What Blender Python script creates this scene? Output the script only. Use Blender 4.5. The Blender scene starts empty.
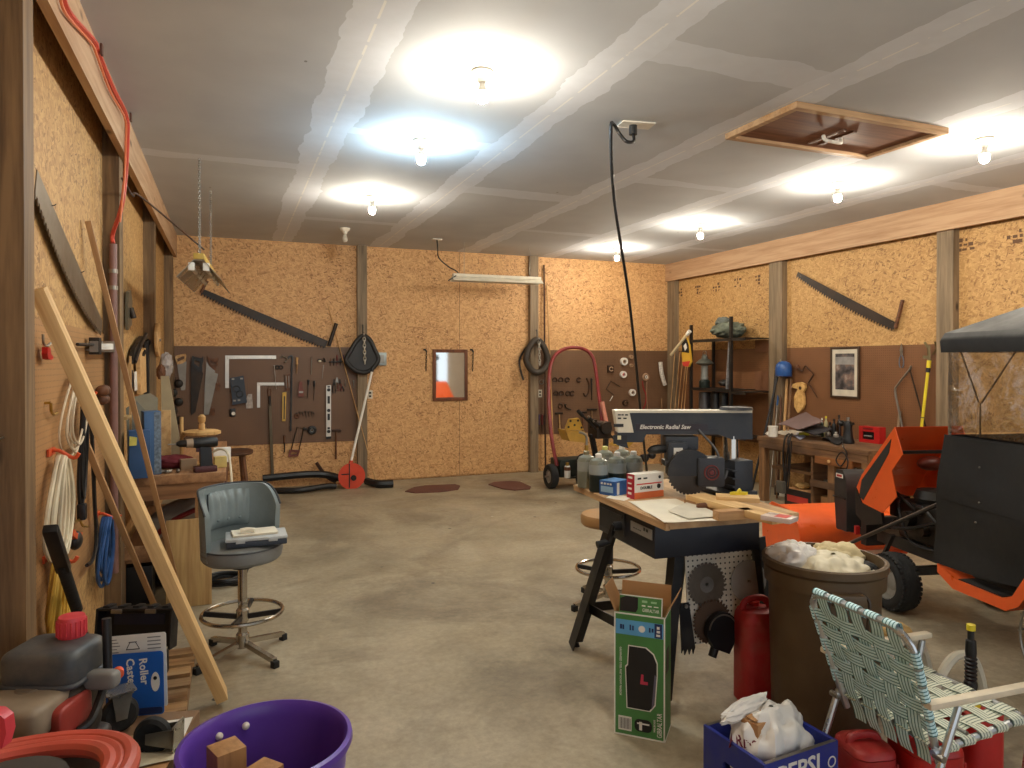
import bpy, bmesh, math, random
from math import pi, sin, cos, radians as RAD
from mathutils import Vector as V, Matrix as M, Quaternion as Q
random.seed(7)
SC = bpy.context.scene
COL = SC.collection
# ---------------------------------------------------------------- room size and camera (metres)
ROOM_D, ROOM_H, ROOM_W = 9.36, 3.105, 6.906
FPX, YAW, PITCH, SHY = 706.0, 0.3805, -0.008, 16.1
EYE = V((0.583, 0.0, 1.579))
_r = V((cos(YAW), -sin(YAW), 0)); _f0 = V((sin(YAW), cos(YAW), 0)); _u0 = V((0, 0, 1))
_f = _f0*cos(PITCH) + _u0*sin(PITCH); _u = _u0*cos(PITCH) - _f0*sin(PITCH)
def ray(x, y): return _f + _r*((x-512)/FPX) + _u*((384-SHY-y)/FPX)
def onp(x, y, ax, v):
    d = ray(x, y); return EYE + d*((v-EYE[ax])/d[ax])
XL, XR = -.13, ROOM_W+.12                       # inner faces of the sheathing on the side walls
def fl(x, y, z=0.0): return onp(x, y, 2, z)     # a photo point that lies on the floor (or at height z)
def bk(x, y, v=ROOM_D): return onp(x, y, 1, v)
def rt(x, y, v=XR): return onp(x, y, 0, v)
def lf(x, y, v=XL): return onp(x, y, 0, v)
def ce(x, y): return onp(x, y, 2, ROOM_H)
def dp(x, y, z): return EYE + ray(x, y)*z
# ---------------------------------------------------------------- colours and materials
def lin(c):
    if isinstance(c, str): c = [int(c[i:i+2], 16) for i in (0, 2, 4)]
    o = []
    for v in c[:3]:
        v = v/255.0
        o.append(v/12.92 if v <= .04045 else ((v+.055)/1.055)**2.4)
    return (*o, 1.0)
_mats = {}
def nt(name):
    m = bpy.data.materials.new(name); m.use_nodes = True
    t = m.node_tree; b = t.nodes['Principled BSDF']
    return m, t, b
def N(t, typ, **kw):
    n = t.nodes.new(typ)
    for k, v in kw.items():
        if k in n.inputs.keys() if isinstance(k, str) else False: n.inputs[k].default_value = v
        else: setattr(n, k, v)
    return n
def ramp(t, stops, fac=None, interp='LINEAR'):
    n = t.nodes.new('ShaderNodeValToRGB'); r = n.color_ramp; r.interpolation = interp
    while len(r.elements) < len(stops): r.elements.new(.5)
    for e, (p, c) in zip(r.elements, stops): e.position = p; e.color = c if len(c) == 4 else lin(c)
    if fac is not None: t.links.new(fac, n.inputs[0])
    return n
def mat(name, c, rough=.6, metal=0.0, var=.12, scale=9.0, bump=0.0, bscale=60, coat=0.0, alpha=1.0, trans=0.0, dirt=None, dscale=4.0, damt=.5, spec=None):
    """plain painted / plastic / metal surface with a little uneven wear"""
    if name in _mats: return _mats[name]
    m, t, b = nt(name); L = t.links.new
    tc = N(t, 'ShaderNodeTexCoord'); nz = N(t, 'ShaderNodeTexNoise'); nz.inputs['Scale'].default_value = scale; nz.inputs['Detail'].default_value = 5
    L(tc.outputs['Object'], nz.inputs['Vector'])
    c0 = lin(c); lo = tuple(v*(1-var) for v in c0[:3])+(1,); hi = tuple(min(1, v*(1+var)) for v in c0[:3])+(1,)
    r = ramp(t, [(.3, lo), (.7, hi)], nz.outputs['Fac'])
    out = r.outputs['Color']
    if dirt:
        n2 = N(t, 'ShaderNodeTexNoise'); n2.inputs['Scale'].default_value = dscale; n2.inputs['Detail'].default_value = 6; n2.inputs['Roughness'].default_value = .65
        L(tc.outputs['Object'], n2.inputs['Vector'])
        r2 = ramp(t, [(.45, (0, 0, 0, 1)), (.7, (damt, damt, damt, 1))], n2.outputs['Fac'])
        mx = N(t, 'ShaderNodeMixRGB'); L(r2.outputs['Color'], mx.inputs[0]); L(out, mx.inputs[1]); mx.inputs[2].default_value = lin(dirt); out = mx.outputs[0]
    L(out, b.inputs['Base Color'])
    b.inputs['Metallic'].default_value = metal
    rr = ramp(t, [(.3, (max(0, rough-.08),)*3+(1,)), (.7, (min(1, rough+.08),)*3+(1,))], nz.outputs['Fac']); L(rr.outputs['Color'], b.inputs['Roughness'])
    if coat: b.inputs['Coat Weight'].default_value = coat
    if spec is not None: b.inputs['Specular IOR Level'].default_value = spec
    if alpha < 1: b.inputs['Alpha'].default_value = alpha
    if trans: b.inputs['Transmission Weight'].default_value = trans
    if bump:
        n3 = N(t, 'ShaderNodeTexNoise'); n3.inputs['Scale'].default_value = bscale; L(tc.outputs['Object'], n3.inputs['Vector'])
        bp = N(t, 'ShaderNodeBump'); bp.inputs['Strength'].default_value = bump; bp.inputs['Distance'].default_value = .01
        L(n3.outputs['Fac'], bp.inputs['Height']); L(bp.outputs['Normal'], b.inputs['Normal'])
    _mats[name] = m
    return m
def wood(name, a, b_, axis=2, scale=14, rough=.65, knots=True, stain=None):
    """lumber: grain runs along the given object axis, with a few dark knots"""
    if name in _mats: return _mats[name]
    m, t, b = nt(name); L = t.links.new
    tc = N(t, 'ShaderNodeTexCoord'); mp = N(t, 'ShaderNodeMapping'); L(tc.outputs['Object'], mp.inputs['Vector'])
    s = [scale]*3; s[axis] = scale*.06; mp.inputs['Scale'].default_value = s
    nz = N(t, 'ShaderNodeTexNoise'); nz.inputs['Scale'].default_value = 1.6; nz.inputs['Detail'].default_value = 6; nz.inputs['Distortion'].default_value = .6
    L(mp.outputs['Vector'], nz.inputs['Vector'])
    n2 = N(t, 'ShaderNodeTexNoise'); n2.inputs['Scale'].default_value = 7; n2.inputs['Detail'].default_value = 3; L(mp.outputs['Vector'], n2.inputs['Vector'])
    ad = N(t, 'ShaderNodeMath', operation='ADD'); L(nz.outputs['Fac'], ad.inputs[0]); ml = N(t, 'ShaderNodeMath', operation='MULTIPLY'); ml.inputs[1].default_value = .35; L(n2.outputs['Fac'], ml.inputs[0]); L(ml.outputs[0], ad.inputs[1])
    r = ramp(t, [(.45, lin(b_)), (.8, lin(a))], ad.outputs[0]); out = r.outputs['Color']
    if knots:
        mp2 = N(t, 'ShaderNodeMapping'); s2 = [5.0]*3; s2[axis] = 2.2; mp2.inputs['Scale'].default_value = s2; L(tc.outputs['Object'], mp2.inputs['Vector'])
        vo = N(t, 'ShaderNodeTexVoronoi'); vo.inputs['Scale'].default_value = 1.0; L(mp2.outputs['Vector'], vo.inputs['Vector'])
        rk = ramp(t, [(.04, (1, 1, 1, 1)), (.13, (0, 0, 0, 1))], vo.outputs['Distance'])
        mx = N(t, 'ShaderNodeMixRGB'); L(rk.outputs['Color'], mx.inputs[0]); L(out, mx.inputs[1]); k = lin(b_); mx.inputs[2].default_value = (k[0]*.25, k[1]*.22, k[2]*.2, 1); out = mx.outputs[0]
    if stain:
        n4 = N(t, 'ShaderNodeTexNoise'); n4.inputs['Scale'].default_value = 2.5; n4.inputs['Detail'].default_value = 5; L(tc.outputs['Object'], n4.inputs['Vector'])
        r4 = ramp(t, [(.48, (0, 0, 0, 1)), (.65, (.6, .6, .6, 1))], n4.outputs['Fac'])
        mx = N(t, 'ShaderNodeMixRGB'); L(r4.outputs['Color'], mx.inputs[0]); L(out, mx.inputs[1]); mx.inputs[2].default_value = lin(stain); out = mx.outputs[0]
    L(out, b.inputs['Base Color']); b.inputs['Roughness'].default_value = rough
    bp = N(t, 'ShaderNodeBump'); bp.inputs['Strength'].default_value = .15; bp.inputs['Distance'].default_value = .004; L(ad.outputs[0], bp.inputs['Height']); L(bp.outputs['Normal'], b.inputs['Normal'])
    _mats[name] = m
    return m
def emit(name, c, s):
    if name in _mats: return _mats[name]
    m, t, b = nt(name); b.inputs['Base Color'].default_value = (0.8, .8, .8, 1)
    b.inputs['Emission Color'].default_value = (*c, 1); b.inputs['Emission Strength'].default_value = s
    _mats[name] = m; return m
# ---------------------------------------------------------------- mesh building
def rotm(rx=0, ry=0, rz=0): return M.Rotation(RAD(rz), 4, 'Z') @ M.Rotation(RAD(ry), 4, 'Y') @ M.Rotation(RAD(rx), 4, 'X')
def T(x=0, y=0, z=0, rx=0, ry=0, rz=0): return M.Translation((x, y, z)) @ rotm(rx, ry, rz)
def frame(o, xd, yd):
    """local x along xd, y along yd, z = out of the plane"""
    x = V(xd).normalized(); z = x.cross(V(yd)).normalized(); y = z.cross(x)
    m = M.Identity(4)
    for i in range(3): m[i][0], m[i][1], m[i][2], m[i][3] = x[i], y[i], z[i], o[i]
    return m
def along(p0, p1, up=(0, 0, 1)):
    """matrix whose z runs p0 -> p1, origin p0"""
    z = (V(p1)-V(p0)).normalized(); u = V(up)
    if abs(z.dot(u)) > .999: u = V((0, 1, 0))
    x = u.cross(z).normalized(); y = z.cross(x)
    m = M.Identity(4)
    for i in range(3): m[i][0], m[i][1], m[i][2], m[i][3] = x[i], y[i], z[i], p0[i]
    return m
def smooth_path(pts, n=6, closed=False):
    P = [V(p) for p in pts]; out = []; k = len(P)
    if k < 3 and not closed: return P
    for i in range(k if closed else k-1):
        a = P[(i-1) % k] if closed or i > 0 else P[0]; b = P[i]; c = P[(i+1) % k]; d = P[(i+2) % k] if closed or i+2 < k else P[-1]
        for j in range(n):
            t = j/n
            out.append(.5*((2*b)+(c-a)*t+(2*a-5*b+4*c-d)*t*t+(3*b-a-3*c+d)*t*t*t))
    if not closed: out.append(P[-1])
    return out
class MB:
    def __init__(s, mx=None): s.bm = bmesh.new(); s.mx = mx or M.Identity(4); s.mi = 0
    def _add(s, vs, fs, mx=None):
        m = s.mx @ mx if mx is not None else s.mx
        b = [s.bm.verts.new(m @ V(v)) for v in vs]
        for f in fs:
            try: s.bm.faces.new([b[i] for i in f]).material_index = s.mi
            except ValueError: pass
        return b
    def box(s, c, d, mx=None, bev=0.0, taper=None):
        x, y, z = d[0]/2, d[1]/2, d[2]/2; tx, ty = taper or (1, 1)
        mm = (mx if mx is not None else M.Identity(4)) @ M.Translation(c)
        vs = [(-x, -y, -z), (x, -y, -z), (x, y, -z), (-x, y, -z), (-x*tx, -y*ty, z), (x*tx, -y*ty, z), (x*tx, y*ty, z), (-x*tx, y*ty, z)]
        fs = [(0, 3, 2, 1), (4, 5, 6, 7), (0, 1, 5, 4), (1, 2, 6, 5), (2, 3, 7, 6), (3, 0, 4, 7)]
        if bev <= 0: s._add(vs, fs, mm); return s
        t = bmesh.new(); b = [t.verts.new(v) for v in vs]
        for f in fs: t.faces.new([b[i] for i in f])
        bmesh.ops.bevel(t, geom=t.edges[:], offset=bev, segments=2, profile=.6, affect='EDGES')
        t.verts.index_update()
        s._add([v.co.copy() for v in t.verts], [[v.index for v in f.verts] for f in t.faces], mm); t.free(); return s
    def lathe(s, prof, mx=None, seg=20, cap=(True, True), sweep=1.0, sx=1, sy=1):
        vs, fs = [], []; n = len(prof); full = sweep >= .999; cnt = seg if full else seg+1
        for k in range(cnt):
            a = 2*pi*sweep*k/seg
            for r, z in prof: vs.append((r*cos(a)*sx, r*sin(a)*sy, z))
        for k in range(seg):
            a, b = k*n, ((k+1) % cnt)*n
            for i in range(n-1): fs.append((a+i, b+i, b+i+1, a+i+1))
        if full:
            if cap[0] and prof[0][0] > 1e-6: fs.append([k*n for k in range(seg)][::-1])
            if cap[1] and prof[-1][0] > 1e-6: fs.append([k*n+n-1 for k in range(seg)])
        s._add(vs, fs, mx); return s
    def cyl(s, p0, p1, r, r1=None, seg=14):
        l = (V(p1)-V(p0)).length
        return s.lathe([(r, 0), (r if r1 is None else r1, l)], along(p0, p1), seg)
    def bar(s, p0, p1, w, h, up=(0, 0, 1), bev=0.0):
        l = (V(p1)-V(p0)).length
        return s.box((0, 0, l/2), (w, h, l), along(p0, p1, up), bev)
    def ball(s, c, r, mx=None, seg=14, rings=8):
        r = r if isinstance(r, (tuple, list)) else (r, r, r)
        pr = [(max(1e-7, sin(pi*i/rings)), -cos(pi*i/rings)) for i in range(rings+1)]
        mm = (mx if mx is not None else M.Identity(4)) @ M.Translation(c) @ M.Diagonal((r[0], r[1], r[2], 1))
        return s.lathe(pr, mm, seg, (False, False))
    def tube(s, pts, r, seg=8, n=5, closed=False, smooth=True, flat=None, up=None):
        P = smooth_path(pts, n, closed) if smooth else [V(p) for p in pts]
        k = len(P); vs, fs = [], []; prev = None
        for i, p in enumerate(P):
            if closed: tg = (P[(i+1) % k]-P[i-1])
            else: tg = P[min(i+1, k-1)]-P[max(i-1, 0)]
            if tg.length < 1e-9: tg = V((0, 0, 1))
            tg.normalize()
            if up is not None: u = V(up)-tg*tg.dot(V(up))
            elif prev is None:
                u = V((0, 0, 1)) if abs(tg.z) < .9 else V((1, 0, 0)); u = u-tg*tg.dot(u)
            else: u = prev-tg*tg.dot(prev)
            if u.length < 1e-6: u = V((1, 0, 0))-tg*tg.x
            u.normalize(); prev = u; w = tg.cross(u)
            rr = r(i/(k-1)) if callable(r) else r
            a1, a2 = (rr, rr) if flat is None else (rr*flat, rr)
            for j in range(seg):
                a = 2*pi*j/seg; vs.append(p+u*(cos(a)*a1)+w*(sin(a)*a2))
        for i in range(k if closed else k-1):
            a, b = i*seg, ((i+1) % k)*seg
            for j in range(seg): fs.append((a+j, a+(j+1) % seg, b+(j+1) % seg, b+j))
        if not closed: fs.append(list(range(seg))[::-1]); fs.append([(k-1)*seg+j for j in range(seg)])
        s._add(vs, fs); return s
    def prism(s, out, t, mx=None, holes=None, z0=0.0):
        """outline in local xy, from z0 to z0+t"""
        if holes:
            tb = bmesh.new(); es = []
            for lp in [out]+holes:
                b = [tb.verts.new((p[0], p[1], 0)) for p in lp]
                for i in range(len(b)): es.append(tb.edges.new((b[i], b[(i+1) % len(b)])))
            bmesh.ops.triangle_fill(tb, use_beauty=True, edges=es)
            tb.verts.index_update(); n = len(tb.verts)
            vs = [(v.co.x, v.co.y, z0) for v in tb.verts]+[(v.co.x, v.co.y, z0+t) for v in tb.verts]; fs = []
            for f in tb.faces:
                ix = [v.index for v in f.verts]; up = f.normal.z > 0 or f.calc_area() == 0
                fs.append([i+n for i in (ix if up else ix[::-1])]); fs.append(ix[::-1] if up else ix)
            for lp in [out]+holes: pass
            for e in tb.edges:
                if len(e.link_faces) == 1:
                    a, b = e.verts[0].index, e.verts[1].index; fs.append((a, b, b+n, a+n))
            s._add(vs, fs, mx); tb.free(); return s
        n = len(out)
        ar = sum(out[i][0]*out[(i+1) % n][1]-out[(i+1) % n][0]*out[i][1] for i in range(n))
        o = list(out) if ar > 0 else list(out)[::-1]
        vs = [(p[0], p[1], z0) for p in o]+[(p[0], p[1], z0+t) for p in o]
        fs = [list(range(n))[::-1], [n+i for i in range(n)]]+[(i, (i+1) % n, n+(i+1) % n, n+i) for i in range(n)]
        s._add(vs, fs, mx); return s
    def torus(s, R_, r, mx=None, seg=28, rs=8, a0=0, a1=360):
        full = abs(a1-a0) >= 360; cnt = seg if full else seg+1; vs, fs = [], []
        for i in range(cnt):
            a = RAD(a0+(a1-a0)*i/seg)
            for j in range(rs):
                b = 2*pi*j/rs; vs.append(((R_+r*cos(b))*cos(a), (R_+r*cos(b))*sin(a), r*sin(b)))
        for i in range(seg):
            a, b = i*rs, ((i+1) % cnt)*rs
            for j in range(rs): fs.append((a+j, b+j, b+(j+1) % rs, a+(j+1) % rs))
        s._add(vs, fs, mx); return s
    def sheet(s, fn, nu, nv, th=0.0, mx=None):
        """fn(u,v) -> point; th > 0 gives it thickness"""
        P = [[V(fn(i/nu, j/nv)) for j in range(nv+1)] for i in range(nu+1)]
        vs = [p for r in P for p in r]; st = nv+1
        fs = [(i*st+j, (i+1)*st+j, (i+1)*st+j+1, i*st+j+1) for i in range(nu) for j in range(nv)]
        if th > 0:
            n = len(vs); nr = []
            for i in range(nu+1):
                for j in range(nv+1):
                    du = P[min(i+1, nu)][j]-P[max(i-1, 0)][j]; dv = P[i][min(j+1, nv)]-P[i][max(j-1, 0)]
                    q = du.cross(dv); nr.append(q.normalized() if q.length > 1e-12 else V((0, 0, 1)))
            vs = vs+[v-nn*th for v, nn in zip(vs, nr)]
            fs = fs+[tuple(n+i for i in f[::-1]) for f in fs]
            for i in range(nu): fs.append((i*st, n+i*st, n+(i+1)*st, (i+1)*st)); fs.append((i*st+nv, (i+1)*st+nv, n+(i+1)*st+nv, n+i*st+nv))
            for j in range(nv): fs.append((j, j+1, n+j+1, n+j)); a = nu*st; fs.append((a+j, n+a+j, n+a+j+1, a+j+1))
        s._add(vs, fs, mx); return s
    def build(s, name, mats, parent=None, smooth=35, fix=True):
        if fix: bmesh.ops.recalc_face_normals(s.bm, faces=s.bm.faces[:])
        me = bpy.data.meshes.new(name); s.bm.to_mesh(me); s.bm.free()
        for m_ in (mats if isinstance(mats, (list, tuple)) else [mats]): me.materials.append(m_)
        if smooth and len(me.polygons):
            me.polygons.foreach_set('use_smooth', [True]*len(me.polygons)); me.set_sharp_from_angle(angle=RAD(smooth))
        o = bpy.data.objects.new(name, me); COL.objects.link(o)
        if parent is not None: o.parent = parent
        return o
def tag(o, label, cat, group=None, kind=None, mx=None):
    o['label'] = label; o['category'] = cat
    if group: o['group'] = group
    if kind: o['kind'] = kind
    if mx is not None: o.matrix_world = mx
    return o
def thing(name, label, cat, mx=None, group=None):
    o = bpy.data.objects.new(name, None); COL.objects.link(o); o.empty_display_size = .05
    return tag(o, label, cat, group, None, mx)
def struct(o): o['kind'] = 'structure'; return o
def clone(o, mx, label=None, group=None):
    r = o.copy(); COL.objects.link(r); r.parent = None; r.matrix_world = mx
    if label: r['label'] = label
    if group: r['group'] = group
    for ch in list(o.children):
        c = ch.copy(); COL.objects.link(c); c.parent = r
        for g in ch.children:
            d = g.copy(); COL.objects.link(d); d.parent = c
    return r
def text(s, size, m, parent, mx, th=.0006, name='lettering', bold=False, align='CENTER', sx=1.0, shear=0.0, offset=0.0):
    cu = bpy.data.curves.new(name, 'FONT'); cu.body = s; cu.size = size; cu.align_x = align; cu.align_y = 'CENTER'; cu.extrude = th; cu.shear = shear
    cu.offset = (size*.02 if bold else 0)+offset; cu.resolution_u = 2
    o = bpy.data.objects.new(name, cu); COL.objects.link(o)
    bpy.context.view_layer.update()
    me = bpy.data.meshes.new_from_object(o.evaluated_get(bpy.context.evaluated_depsgraph_get()))
    bpy.data.objects.remove(o); bpy.data.curves.remove(cu)
    me.name = name
    for v in me.vertices: v.co.x *= sx
    me.materials.clear(); me.materials.append(m)
    o = bpy.data.objects.new(name, me); COL.objects.link(o)
    if parent is not None: o.parent = parent
    o.matrix_local = mx
    return o
def circ(r, n=20, cx=0, cy=0, a0=0, a1=360, ry=None):
    full = abs(a1-a0) >= 360
    return [(cx+r*cos(RAD(a0+(a1-a0)*i/(n if full else n-1))), cy+(ry or r)*sin(RAD(a0+(a1-a0)*i/(n if full else n-1)))) for i in range(n)]
def rrect(w, h, r, n=4, cx=0, cy=0):
    o = []
    for (sx, sy, a) in ((1, 1, 0), (-1, 1, 90), (-1, -1, 180), (1, -1, 270)):
        for i in range(n+1):
            b = RAD(a+90*i/n); o.append((cx+sx*(w/2-r)+r*cos(b), cy+sy*(h/2-r)+r*sin(b)))
    return o
# wall frames: local x runs to the viewer's right along the wall, y up, z out into the room
def back_at(x, y, off=0.0, depth=0.0): p = bk(x, y, ROOM_D-off-depth); return frame(p, (1, 0, 0), (0, 0, 1))
def right_at(x, y, off=0.0): p = rt(x, y, XR-off); return frame(p, (0, -1, 0), (0, 0, 1))
def left_at(x, y, off=0.0): p = lf(x, y, XL+off); return frame(p, (0, 1, 0), (0, 0, 1))

def marks(parent, m, mx, w, h, n, name='print', seed=1, th=.0008):
    """print too small to read: one line of short bars"""
    rnd = random.Random(seed); b = MB(); x = -w/2
    for i in range(n):
        l = w/n*rnd.uniform(.55, .9); b.box((x+l/2, rnd.uniform(-.05, .05)*h, 0), (l, h*rnd.uniform(.6, 1), th)); x += w/n
    o = b.build(name, m)
    if parent is not None: o.parent = parent
    o.matrix_local = mx; return o
# ================================================================ SETTING
def osb_mat(name, plane, light, mid, dark, hue=None):
    m, t, b = nt(name); L = t.links.new
    tc = N(t, 'ShaderNodeTexCoord'); sp = N(t, 'ShaderNodeSeparateXYZ'); L(tc.outputs['Object'], sp.inputs[0])
    cb = N(t, 'ShaderNodeCombineXYZ'); L(sp.outputs['X' if plane == 'xz' else 'Y'], cb.inputs[0]); L(sp.outputs['Z'], cb.inputs[1])
    def flakes(ang, sx, sy, off):
        mp = N(t, 'ShaderNodeMapping'); mp.inputs['Rotation'].default_value = (0, 0, RAD(ang)); mp.inputs['Location'].default_value = (off, off*.7, 0)
        L(cb.outputs[0], mp.inputs['Vector'])
        nz = N(t, 'ShaderNodeTexNoise'); nz.inputs['Scale'].default_value = 5; nz.inputs['Detail'].default_value = 2; L(mp.outputs[0], nz.inputs['Vector'])
        mxv = N(t, 'ShaderNodeMixRGB'); mxv.inputs[0].default_value = .04; L(mp.outputs[0], mxv.inputs[1]); L(nz.outputs['Color'], mxv.inputs[2])
        m2 = N(t, 'ShaderNodeMapping'); m2.inputs['Scale'].default_value = (sx, sy, 1); L(mxv.outputs[0], m2.inputs['Vector'])
        vo = N(t, 'ShaderNodeTexVoronoi'); vo.inputs['Scale'].default_value = 1; L(m2.outputs[0], vo.inputs['Vector'])
        s2 = N(t, 'ShaderNodeSeparateColor'); L(vo.outputs['Color'], s2.inputs[0])
        return s2
    A = flakes(12, 20, 66, 0); B = flakes(-24, 24, 76, 3.1); C_ = flakes(68, 30, 80, 7.7)
    def pick(a, b_, sel, th):
        g = N(t, 'ShaderNodeMath', operation='GREATER_THAN'); L(sel, g.inputs[0]); g.inputs[1].default_value = th
        mx = N(t, 'ShaderNodeMix'); L(g.outputs[0], mx.inputs['Factor']); L(a, mx.inputs['A']); L(b_, mx.inputs['B']); return mx.outputs['Result']
    v1 = pick(A.outputs[0], B.outputs[0], B.outputs[1], .5); v2 = pick(v1, C_.outputs[0], C_.outputs[1], .68)
    big = N(t, 'ShaderNodeTexNoise'); big.inputs['Scale'].default_value = 1.3; big.inputs['Detail'].default_value = 4; L(cb.outputs[0], big.inputs['Vector'])
    fine = N(t, 'ShaderNodeTexNoise'); fine.inputs['Scale'].default_value = 90; fine.inputs['Detail'].default_value = 2; L(cb.outputs[0], fine.inputs['Vector'])
    ma = N(t, 'ShaderNodeMath', operation='MULTIPLY_ADD'); L(big.outputs['Fac'], ma.inputs[0]); ma.inputs[1].default_value = .45; L(v2, ma.inputs[2])
    mb_ = N(t, 'ShaderNodeMath', operation='MULTIPLY_ADD'); L(fine.outputs['Fac'], mb_.inputs[0]); mb_.inputs[1].default_value = .35; L(ma.outputs[0], mb_.inputs[2])
    r = ramp(t, [(.22, lin(dark)), (.34, lin(mid)), (1.0, lin(light))], None)
    sb = N(t, 'ShaderNodeMath', operation='MULTIPLY'); L(mb_.outputs[0], sb.inputs[0]); sb.inputs[1].default_value = .62; L(sb.outputs[0], r.inputs[0])
    L(r.outputs[0], b.inputs['Base Color']); b.inputs['Roughness'].default_value = .62
    bp = N(t, 'ShaderNodeBump'); bp.inputs['Strength'].default_value = .25; bp.inputs['Distance'].default_value = .004; L(v2, bp.inputs['Height']); L(bp.outputs[0], b.inputs['Normal'])
    return m
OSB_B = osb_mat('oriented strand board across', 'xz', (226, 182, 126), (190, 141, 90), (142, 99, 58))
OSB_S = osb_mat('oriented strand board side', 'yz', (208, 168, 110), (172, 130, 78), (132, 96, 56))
JOINTS = ((-1, (5.75, 1.2), .09), (0, (7.75, 4.72, .2), .08), (1, (5.95, 2.95), .13), (2, (7.55, 5.1), .08), (3, (6.3, 2.6), .08), (4, (4.25, 7.9), .08))
def ceiling_mat():
    m, t, b = nt('taped grey drywall'); L = t.links.new
    tc = N(t, 'ShaderNodeTexCoord'); sp = N(t, 'ShaderNodeSeparateXYZ'); L(tc.outputs['Object'], sp.inputs[0])
    def mth(op, a, b2=None, c=None):
        n = N(t, 'ShaderNodeMath', operation=op)
        for i, q in enumerate((a, b2, c)):
            if q is None: continue
            if hasattr(q, 'is_output'): L(q, n.inputs[i])
            else: n.inputs[i].default_value = q
        return n.outputs[0]
    X, Y = sp.outputs[0], sp.outputs[1]
    n1 = N(t, 'ShaderNodeTexNoise'); n1.inputs['Scale'].default_value = 1.8; n1.inputs['Detail'].default_value = 4; L(tc.outputs['Object'], n1.inputs['Vector'])
    n2 = N(t, 'ShaderNodeTexNoise'); n2.inputs['Scale'].default_value = 9; n2.inputs['Detail'].default_value = 3; L(tc.outputs['Object'], n2.inputs['Vector'])
    wob = mth('ADD', mth('MULTIPLY', mth('SUBTRACT', n1.outputs['Fac'], .5), .16), mth('MULTIPLY', mth('SUBTRACT', n2.outputs['Fac'], .5), .05))
    # long seams every 1.22 m from x = 1.2
    u = mth('DIVIDE', mth('SUBTRACT', X, 1.2), 1.22); fu = mth('ABSOLUTE', mth('SUBTRACT', mth('FRACT', mth('ADD', u, .5)), .5)); du = mth('MULTIPLY', fu, 1.22)
    inner = mth('MULTIPLY', mth('GREATER_THAN', X, .6), mth('LESS_THAN', X, 6.6))
    band = mth('MULTIPLY', mth('LESS_THAN', mth('ADD', du, wob), .13), inner)
    # butt joints, shifted on every other strip
    st = mth('FLOOR', u); butt = None
    for k, ys, hw in JOINTS:
        for y in ys:
            d = mth('MULTIPLY', mth('COMPARE', st, float(k), .1), mth('LESS_THAN', mth('ADD', mth('ABSOLUTE', mth('SUBTRACT', Y, y)), wob), hw))
            butt = d if butt is None else mth('MAXIMUM', butt, d)
    n4 = N(t, 'ShaderNodeTexNoise'); n4.inputs['Scale'].default_value = .7; L(tc.outputs['Object'], n4.inputs['Vector'])
    butt = mth('MULTIPLY', butt, .75)
    mask = mth('MAXIMUM', band, butt)
    dens = mth('MULTIPLY', mask, mth('MULTIPLY_ADD', n2.outputs['Fac'], .5, .6))
    base = ramp(t, [(.35, lin((192, 196, 202))), (.65, lin((201, 205, 210)))], n1.outputs['Fac'])
    mx = N(t, 'ShaderNodeMixRGB'); L(dens, mx.inputs[0]); L(base.outputs[0], mx.inputs[1]); mx.inputs[2].default_value = lin((224, 229, 238))
    line = mth('MULTIPLY', mth('MULTIPLY', mth('LESS_THAN', du, .006), inner), mth('GREATER_THAN', n2.outputs['Fac'], .42))
    m2 = N(t, 'ShaderNodeMixRGB'); L(mth('MULTIPLY', line, .8), m2.inputs[0]); L(mx.outputs[0], m2.inputs[1]); m2.inputs[2].default_value = lin((244, 244, 242))
    # screw dimples
    mp = N(t, 'ShaderNodeMapping'); mp.inputs['Scale'].default_value = (2.46, 1.64, 0); L(tc.outputs['Object'], mp.inputs['Vector'])
    vo = N(t, 'ShaderNodeTexVoronoi'); vo.inputs['Scale'].default_value = 1; L(mp.outputs[0], vo.inputs['Vector']); vo.inputs['Randomness'].default_value = .5
    m3 = N(t, 'ShaderNodeMixRGB'); L(mth('MULTIPLY', mth('LESS_THAN', vo.outputs['Distance'], .022), .6), m3.inputs[0]); L(m2.outputs[0], m3.inputs[1]); m3.inputs[2].default_value = lin((90, 84, 78))
    L(m3.outputs[0], b.inputs['Base Color']); b.inputs['Roughness'].default_value = .85; b.inputs['Specular IOR Level'].default_value = .25
    return m
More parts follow.
